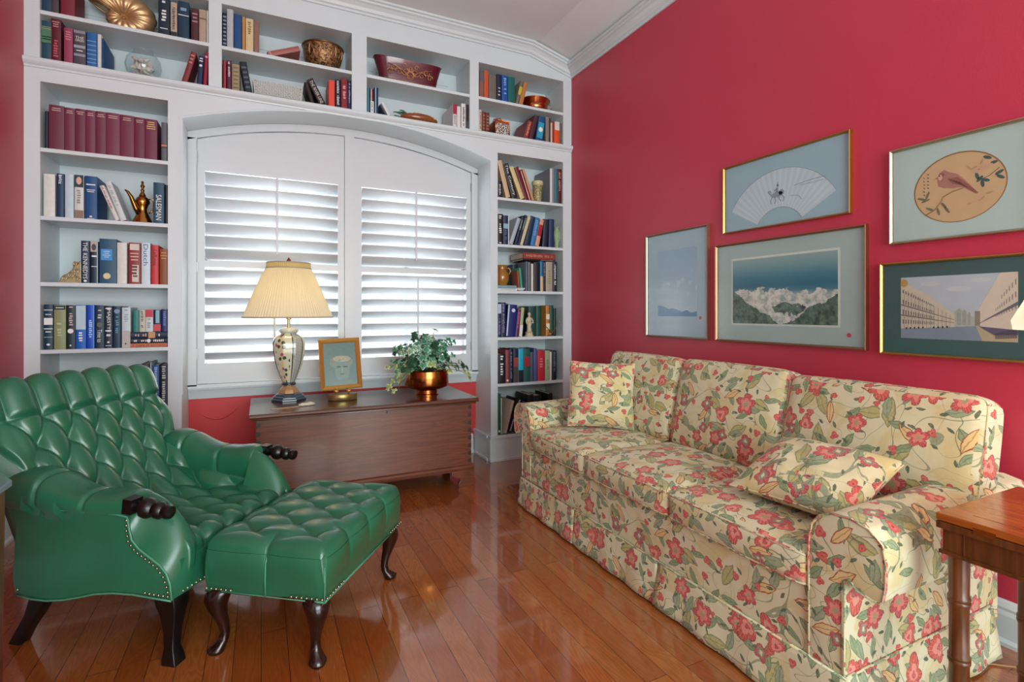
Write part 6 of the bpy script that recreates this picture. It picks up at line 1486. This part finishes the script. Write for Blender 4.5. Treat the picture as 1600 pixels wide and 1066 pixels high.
def dot(root, x, z):
    m = MB(); m.lathe([(0, 0), (.009, 0), (.009, .0008)], 20, mx=Matrix.Translation((x, -.0082, z)) @ Matrix.Rotation(R(90), 4, 'X')); m.build('round_sticker', plain('#c8485c', .5), root)

# pale mountain print
p = picture('small upright pale blue mountain print, leftmost on the wall', 2.468, .905, .484, .606, .010, silver, '#a6c4d2')
def f_small(k, nx, nz, co):
    n = k.noise(co, 14, 4); sky = k.ramp(nz, [(0, lin('#b8d0d8')), (.25, lin('#a9c8d8')), (1, lin('#94b8ce'))])
    hill = k.math('SUBTRACT', k.math('ADD', k.math('MULTIPLY', k.math('ABSOLUTE', k.math('SUBTRACT', .75, nx)), .12), k.math('MULTIPLY', n.outputs[0], .16)), k.math('MULTIPLY', nx, .04))
    c = k.mix(k.math('MULTIPLY', k.math('GREATER_THAN', n.outputs[0], .62), .5), sky, lin('#c4dce4'))
    return k.mix(k.math('LESS_THAN', nz, hill), c, lin('#6494bc'))
pw, ph = .300, .380
o = MB().box(0, pw, -.0092, -.0082, 0, ph).build('print', printmat('pale_mountain_print', f_small, pw, ph), p); o.location = (.100, 0, .122)
dot(p, .425, .115)
# seascape
p = picture('wide surf and headland seascape print in pale mat', 1.935, .903, .738, .488, .010, rose, '#a3bcba')
def f_sea(k, nx, nz, co):
    n = k.noise(co, 16, 5, .6); n2 = k.noise(co, 40, 4, .6); v = n.outputs[0]
    c = k.ramp(nz, [(0, lin('#b4c4bc')), (.42, lin('#9cb4b4')), (.5, lin('#3c7c90')), (.58, lin('#1f6c88')), (.72, lin('#3f8294')), (.85, lin('#6c9ca0')), (1, lin('#8cacac'))])
    surf = k.math('LESS_THAN', nz, k.math('ADD', .28, k.math('MULTIPLY', v, .42)))
    c = k.mix(surf, c, k.mix(k.ramp(n2.outputs[0], [(.35, (0, 0, 0, 1)), (.6, (1, 1, 1, 1))]), lin('#8ca4a0'), lin('#d6dcd2')))
    dk = k.mix(k.ramp(n2.outputs[0], [(.35, (0, 0, 0, 1)), (.7, (1, 1, 1, 1))]), lin('#1f4038'), lin('#6c8c7c'))
    hl = k.math('SUBTRACT', k.math('ADD', .40, k.math('MULTIPLY', v, .22)), k.math('MULTIPLY', nx, 1.05))
    c = k.mix(k.math('LESS_THAN', nz, hl), c, dk)
    hr = k.math('ADD', k.math('MULTIPLY', k.math('SUBTRACT', nx, .62), .85), k.math('SUBTRACT', k.math('MULTIPLY', v, .3), .06))
    c = k.mix(k.math('LESS_THAN', nz, hr), c, dk)
    a = k.math('DIVIDE', k.math('SUBTRACT', nx, .58), .16); b = k.math('DIVIDE', k.math('SUBTRACT', nz, k.math('ADD', .08, k.math('MULTIPLY', v, .3))), .075)
    c = k.mix(k.math('LESS_THAN', k.math('ADD', k.math('MULTIPLY', a, a), k.math('MULTIPLY', b, b)), 1), c, dk)
    return c
pw, ph = .520, .308
MB().box(.095, .633, -.0088, -.0082, .084, .411).build('bevel', plain('#ccd8cc', .8), p)
o = MB().box(0, pw, -.0098, -.0088, 0, ph).build('print', printmat('seascape_print', f_sea, pw, ph), p); o.location = (.104, 0, .093)
dot(p, .668, .055)
# folding-fan picture
p = picture('long fan-shaped rider drawing in thin gold frame, upper middle', 1.883, 1.444, .626, .333, .008, goldf, '#97b8c6')
m = MB(); cx, cz_ = .305, -.045; Ro, Ri = .300, .128; A0, A1 = R(30), R(150); n = 40
def fp(r, a): return (cx+r*math.cos(a), cz_+r*math.sin(a))
for i in range(n):
    a, b = A0+(A1-A0)*i/n, A0+(A1-A0)*(i+1)/n
    flat(m, [fp(Ri, a), fp(Ro, a), fp(Ro, b), fp(Ri, b)], -.0084, plain('#bdd2da' if i % 2 else '#b4cbd4', .7, var=.03))
ink = plain('#6c7c88', .7)
for i in range(n):
    a, b = A0+(A1-A0)*i/n, A0+(A1-A0)*(i+1)/n
    flat(m, [fp(Ro, a), fp(Ro+.0015, a), fp(Ro+.0015, b), fp(Ro, b)], -.0086, ink); flat(m, [fp(Ri-.0015, a), fp(Ri, a), fp(Ri, b), fp(Ri-.0015, b)], -.0086, ink)
m.build('fan_leaf', None, p)
m = MB()
def ell2(m, x, z, rx_, rz_, mat_, y=-.0088, rot=0): flat(m, [(x+rx_*math.cos(t)*math.cos(rot)-rz_*math.sin(t)*math.sin(rot), z+rx_*math.cos(t)*math.sin(rot)+rz_*math.sin(t)*math.cos(rot)) for t in [2*PI*i/40 for i in range(40)]], y, mat_)
def strk(m, pts, r, mat_, y=-.0088): m.mat(mat_); m.tube([(x, y, z) for x, z in pts], r, 4)
i2 = plain('#8c96a4', .7); i3 = plain('#5c6a78', .7)
ell2(m, .295, .142, .030, .012, i2, rot=.1); ell2(m, .318, .148, .013, .013, i2); ell2(m, .258, .158, .010, .007, i2, rot=-.5)
strk(m, [(.268, .146), (.256, .158)], .004, i2); strk(m, [(.275, .136), (.262, .118), (.266, .104)], .0012, i3); strk(m, [(.285, .134), (.290, .112), (.282, .102)], .0012, i3)
strk(m, [(.318, .138), (.332, .122), (.326, .106)], .0012, i3); strk(m, [(.312, .138), (.306, .12), (.316, .108)], .0012, i3)
strk(m, [(.295, .150), (.298, .172)], .004, i3); ell2(m, .299, .182, .005, .006, i3); strk(m, [(.296, .170), (.282, .160)], .0015, i3); strk(m, [(.296, .188), (.303, .196)], .0012, i3); strk(m, [(.305, .14), (.300, .125)], .0016, i3)
strk(m, [(.38, .165), (.44, .172), (.52, .175)], .001, i2); strk(m, [(.40, .16), (.47, .160), (.51, .162)], .0008, i2); strk(m, [(.36, .125), (.40, .118), (.415, .098)], .001, i2)
m.build('rider_drawing', None, p)
# bird in an oval
p = picture('bird on a branch in an oval mat, upper right', 1.115, 1.301, .415, .347, .009, silver, '#adc6c2')
m = MB(); ell2(m, .2055, .171, .130, .118, plain('#8c6c40', .7), -.0082); ell2(m, .2060, .170, .126, .114, plain('#c4a880', .8, var=.08, nscale=20), -.0084); m.build('oval_silk', None, p)
m = MB(); br = plain('#8c5c4c', .7); br2 = plain('#a4786c', .7); gr = plain('#6c7454', .7); gd = plain('#3c5c58', .7); wt = plain('#c8a890', .7)
flat(m, [(.150, .185), (.146, .215), (.156, .232), (.168, .238), (.180, .228), (.204, .216), (.226, .190), (.262, .140), (.256, .138), (.218, .168), (.190, .170), (.165, .176)], -.0087, br2)
flat(m, [(.176, .205), (.205, .205), (.224, .186), (.262, .140), (.252, .142), (.215, .176), (.190, .186)], -.0089, br); ell2(m, .160, .222, .009, .007, br, -.0090); ell2(m, .156, .214, .006, .010, wt, -.0091)
strk(m, [(.220, .165), (.190, .158), (.165, .145), (.158, .128), (.140, .105), (.110, .090)], .0018, plain('#8c7450', .7))
for x, z, a in ((.165, .118, -.9), (.150, .098, -1.3), (.175, .10, -1.0), (.125, .11, 2.6), (.100, .15, 2.8), (.112, .142, .3), (.118, .160, 1.2)): ell2(m, x, z, .014, .004, gr, -.0088, a)
for x, z, a in ((.265, .185, .8), (.280, .178, -.4), (.272, .168, -1.4), (.258, .196, 1.8), (.315, .195, .5), (.318, .18, -.6), (.300, .23, .2), (.285, .25, -.5)): ell2(m, x, z, .012, .005, gd, -.0088, a)
for x, z, a in ((.25, .225, .4), (.27, .24, 1.2), (.235, .23, 2.2), (.24, .11, .3), (.27, .12, .6), (.29, .135, .2)): ell2(m, x, z, .010, .003, plain('#b09468', .7), -.0088, a)
strk(m, [(.262, .18), (.29, .19), (.315, .21)], .001, gd)
for i in range(6): strk(m, [(.106, .225-.012*i), (.110, .221-.012*i)], .0012, plain('#5c5c5c', .7))
for i in range(5): strk(m, [(.118, .235-.012*i), (.122, .231-.012*i)], .0014, plain('#5c5c5c', .7))
ell2(m, .154, .220, .0022, .0022, plain('#2c2020', .6), -.0094)
flat(m, [(.146, .213), (.138, .210), (.147, .217)], -.0093, plain('#6c5040', .6))
for k_ in range(4): strk(m, [(.186+.008*k_, .200-.004*k_), (.206+.009*k_, .184-.007*k_)], .0007, plain('#5c3c34', .7), -.0092)
for x, z in ((.27, .222), (.255, .215), (.288, .226), (.243, .118), (.262, .128)):
    for q in range(5): ell2(m, x+.006*math.cos(q*1.257), z+.006*math.sin(q*1.257), .0045, .003, plain('#c8a488', .7), -.0089, q*1.257)
m.build('bird_painting', None, p)
# street watercolour
p = picture('terraced street watercolour in dark green mat, lower right', 1.148, .894, .460, .339, .009, goldf, '#3a5f5e')
m = MB(); m.mat(plain('#a9bcc4', .8, var=.08, nscale=14)); X0, X1, Z0_, Z1_ = .067, .393, .062, .282
flat(m, [(X0, Z0_), (X1, Z0_), (X1, Z1_), (X0, Z1_)], -.0084, plain('#b0c0c8', .8, var=.08, nscale=14))
cr = plain('#c4c0ac', .8, var=.08, nscale=50); cr2 = plain('#cfc6b4', .8, var=.06, nscale=50); dkw = plain('#5c6468', .8, var=.2, nscale=60); road = plain('#7c90a0', .8, var=.1, nscale=30)
VX, VZ = .285, .112
flat(m, [(X0, Z0_), (X1, Z0_), (X1, Z0_+.02), (VX, VZ), (VX-.02, VZ), (X0, Z0_+.034)], -.0086, road)
flat(m, [(.305, Z0_), (X1, Z0_), (X1, Z0_+.02), (VX+.002, VZ)], -.0087, plain('#b4a888', .8))
flat(m, [(X0, Z0_+.034), (.230, .106), (.230, .148), (.150, .218), (.100, .250), (X0, .262)], -.0087, cr)
flat(m, [(.230, .106), (VX, VZ-.002), (VX, .140), (.262, .150), (.245, .168), (.230, .160)], -.0088, plain('#a8b4ac', .8, var=.15, nscale=60))
flat(m, [(X1, Z0_+.03), (VX+.008, VZ), (VX+.010, .165), (.345, .272), (.352, Z1_), (X1, Z1_)], -.0087, cr2)
flat(m, [(VX, VZ), (VX+.014, VZ), (VX+.014, .160), (VX, .160)], -.0088, plain('#8c8478', .8))
def per(xa, za, t): return (xa+(VX-xa)*t, za+(VZ-za)*t)
for zz, wdt in ((.238, .012), (.202, .016), (.166, .018), (.130, .016)):
    for i in range(15):
        t = 1-.985**(i*3.1); t2 = t+.018*(1-t)
        a = per(X0+.006, zz, t*.92); b = per(X0+.006, zz, t2*.92); c = per(X0+.006, zz-wdt, t2*.92); d = per(X0+.006, zz-wdt, t*.92)
        if a[0] < .228: flat(m, [a, b, c, d], -.0089, dkw)
for zz in (.186, .148):
    a = per(X0, zz, 0); b = per(X0, zz, .74); flat(m, [a, b, (b[0], b[1]-.0015), (a[0], a[1]-.004)], -.0090, plain('#4c5054', .8))
for zz in (.262, .222, .185, .100):
    for i in range(9):
        t = 1-.97**(i*2.6); t2 = t+.03*(1-t)
        a = per(X1-.004, zz, t); b = per(X1-.004, zz, t2); c = per(X1-.004, zz-.018, t2); d = per(X1-.004, zz-.018, t)
        if zz < .24 or a[0] > .35: flat(m, [a, b, c, d], -.0089, plain('#8c8880', .8))
a = per(X1, .190, 0); b = per(X1, .190, .95); flat(m, [a, b, (b[0], b[1]-.001), (a[0], a[1]-.012)], -.0090, plain('#6c6870', .8))
flat(m, [(VX+.01, VZ-.002), (X1, .100), (X1, .085), (.335, .082)], -.0090, plain('#5c5c74', .8, var=.3, nscale=90))
for i in range(9): ell2(m, .085+.013*i+.02*(i > 4), .098+.001*i, .0028, .0035, plain('#30343c', .8), -.0091)
ell2(m, .078, .262, .012, .014, plain('#b09450', .8), -.0090)
for i in range(16):
    t = i/15; a = per(X0, .262, t*.8); b = per(X0, .096, t*.8)
    if a[0] < .226: strk(m, [(a[0], a[1]-.012), (b[0], b[1])], .0006, plain('#8c8c80', .8), -.0090)
for i in range(26): x = .338+.0021*i; strk(m, [(x, .070+.0002*i), (x, .088+.0006*i)], .0004, plain('#44485c', .8), -.0092)
for x, z, w_ in ((.236, .150, .012), (.252, .146, .010), (.266, .138, .008)): flat(m, [(x, .114), (x+w_, .114), (x+w_, z+.012), (x+w_*.5, z+.020), (x, z+.012)], -.0090, plain('#98a49c', .8, var=.2, nscale=90))
for x, z, r_ in ((.16, .255, .030), (.24, .235, .035), (.30, .262, .028)): ell2(m, x, z, r_, r_*.25, plain('#bcc8cc', .8), -.0085)
m.build('street_painting', None, p)

# ---------------------------------------------------------------- side tables
st = empty('side_table', (1.54, .37, 0)); tag(st, 'mahogany flip-top side table with bamboo-turned legs beside sofa', 'side table')
def tp(mb, name, m_, **k):
    o = mb.build(name, m_, st, **k); o.location = (-1.54, -.37, 0); return o
TX0, TX1, TY0, TY1 = 1.350, 1.735, .03, .622
m = MB(); m.box(TX0, TX1, TY0, TY1, .590, .606); tp(m, 'top_leaf', M['table'], bevel=.002)
m = MB(); m.box(TX0+.048, TX1-.048, TY0+.048, TY1-.048, .6061, .6066); tp(m, 'top_field', wood_mat('inlaid_field', '#8c4414', '#c0702c', 1, .2, .4))
m = MB(); m.box(TX0, TX1, TY0, TY1, .5725, .5885); tp(m, 'lower_leaf', M['table_dark'], bevel=.002)
for y in (TY1-.08, TY0+.1): tp(MB().box(TX0-.0015, TX0+.02, y-.025, y+.012, .584, .596), 'hinge', M['brass'])
m = MB(); m.box(TX0+.008, TX0+.026, TY0+.01, TY1-.01, .520, .572).box(TX1-.026, TX1-.008, TY0+.01, TY1-.01, .520, .572).box(TX0+.026, TX1-.026, TY1-.028, TY1-.01, .520, .572).box(TX0+.026, TX1-.026, TY0+.01, TY0+.028, .520, .572)
tp(m, 'apron', M['table_dark'])
m = MB()
m.box(TX0+.003, TX1-.003, TY1-.010, TY1-.004, .517, .525).box(TX0+.003, TX0+.009, TY0+.005, TY1-.004, .517, .525).box(TX0+.0055, TX0+.008, TY1-.050, TY1-.048, .525, .572)
tp(m, 'apron_bead', M['table_dark'], bevel=.0015)
for x, y in ((TX0+.030, TY1-.030), (TX1-.030, TY1-.030), (TX0+.030, TY0+.030), (TX1-.030, TY0+.030)):
    pr = [(0, 0), (.017, 0), (.018, .02)]
    for z in (.160, .290, .418): pr += [(.018, z-.012), (.0205, z-.007), (.0205, z-.002), (.0185, z), (.0205, z+.002), (.0205, z+.007), (.018, z+.012)]
    pr += [(.019, .50), (.021, .520)]
    m = MB(); m.lathe(pr, 24, c=(x, y, 0)); tp(m, 'turned_leg', M['table_dark'], angle=50)
m = MB(); m.tube([(TX0+.03, TY1-.03, .07), (TX0+.09, TY1-.06, .085), ((TX0+TX1)/2, TY1-.085, .092), (TX1-.09, TY1-.06, .085), (TX1-.03, TY1-.03, .07)], .010, 8)
m.tube([(TX0+.03, TY0+.03, .07), ((TX0+TX1)/2, TY0+.085, .092), (TX1-.03, TY0+.03, .07)], .010, 8); m.tube([((TX0+TX1)/2, TY0+.085, .092), ((TX0+TX1)/2, TY1-.085, .092)], .010, 8)
tp(m, 'curved_stretcher', M['darkwood'], smooth=True)
# lamp on that table, its shade edging into view
l2 = empty('table_lamp', (1.585, .375, .6067)); tag(l2, 'white-shaded table lamp at right edge, on the flip-top table', 'lamp')
m = MB(); m.lathe([(0, 0), (.075, 0), (.075, .012), (.04, .02), (.022, .05), (.03, .09), (.05, .15), (.055, .20), (.04, .26), (.02, .29), (.015, .33), (.01, .345), (.01, .40), (0, .40)], 32); m.build('lamp_base', plain('#d6d2c4', .2, coat=.5), l2, angle=40)
m = MB(); m.lathe([(.190, .405), (.193, .425), (.11, .60)], 48); bm_ = m
bmesh.ops.delete(m.bm, geom=[f for f in m.bm.faces if len(f.verts) > 4], context='FACES')
m.build('shade', shade_mat('white_linen', '#e8ecee', .45), l2, smooth=True)
m = MB(); m.ball((0, 0, .47), .03, 16, 10, (1, 1, 1.3)); m.build('bulb', bulb_mat((1, .66, .36, 1), 42), l2, smooth=True)
m = MB(); m.tube([(1.70, .70, .004), (1.80, .74, .004), (1.86, .80, .005), (1.95, .76, .004), (2.02, .70, .006), (2.09, .62, .004)], .0022, 6)
tag(m.build('lamp_cord', plain('#a8824c', .5), None, smooth=True), 'thin gold lamp cord lying on floor behind the side table', 'cord')
# small table at the left edge
s2 = empty('end_table', (-.80, 1.55, 0)); tag(s2, 'small brown wooden table with clipped corners at left edge', 'side table')
m = MB(); m.prism([(.20, .28), (.14, .39), (-.14, .39), (-.20, .28), (-.20, -.28), (-.14, -.39), (.14, -.39), (.20, -.28)], .584, .600, 2); m.build('top', plain('#8ca0b0', .08, .0, .05, 6, coat=1.0), s2, bevel=.003)
m = MB(); m.prism([(.18, .24), (.13, .36), (-.13, .36), (-.18, .24), (-.18, -.24), (-.13, -.36), (.13, -.36), (.18, -.24)], .52, .584, 2); m.build('apron', M['brownwood'], s2)
for sx, sy in ((1, 1), (-1, 1), (1, -1), (-1, -1)):
    m = MB(); x, y = sx*.177, sy*.235; m.rings([[(x-w, y-w, z), (x+w, y-w, z), (x+w, y+w, z), (x-w, y+w, z)] for w, z in ((.014, 0), (.018, .584-.0005))]); m.build('leg', M['brownwood'], s2, bevel=.002)
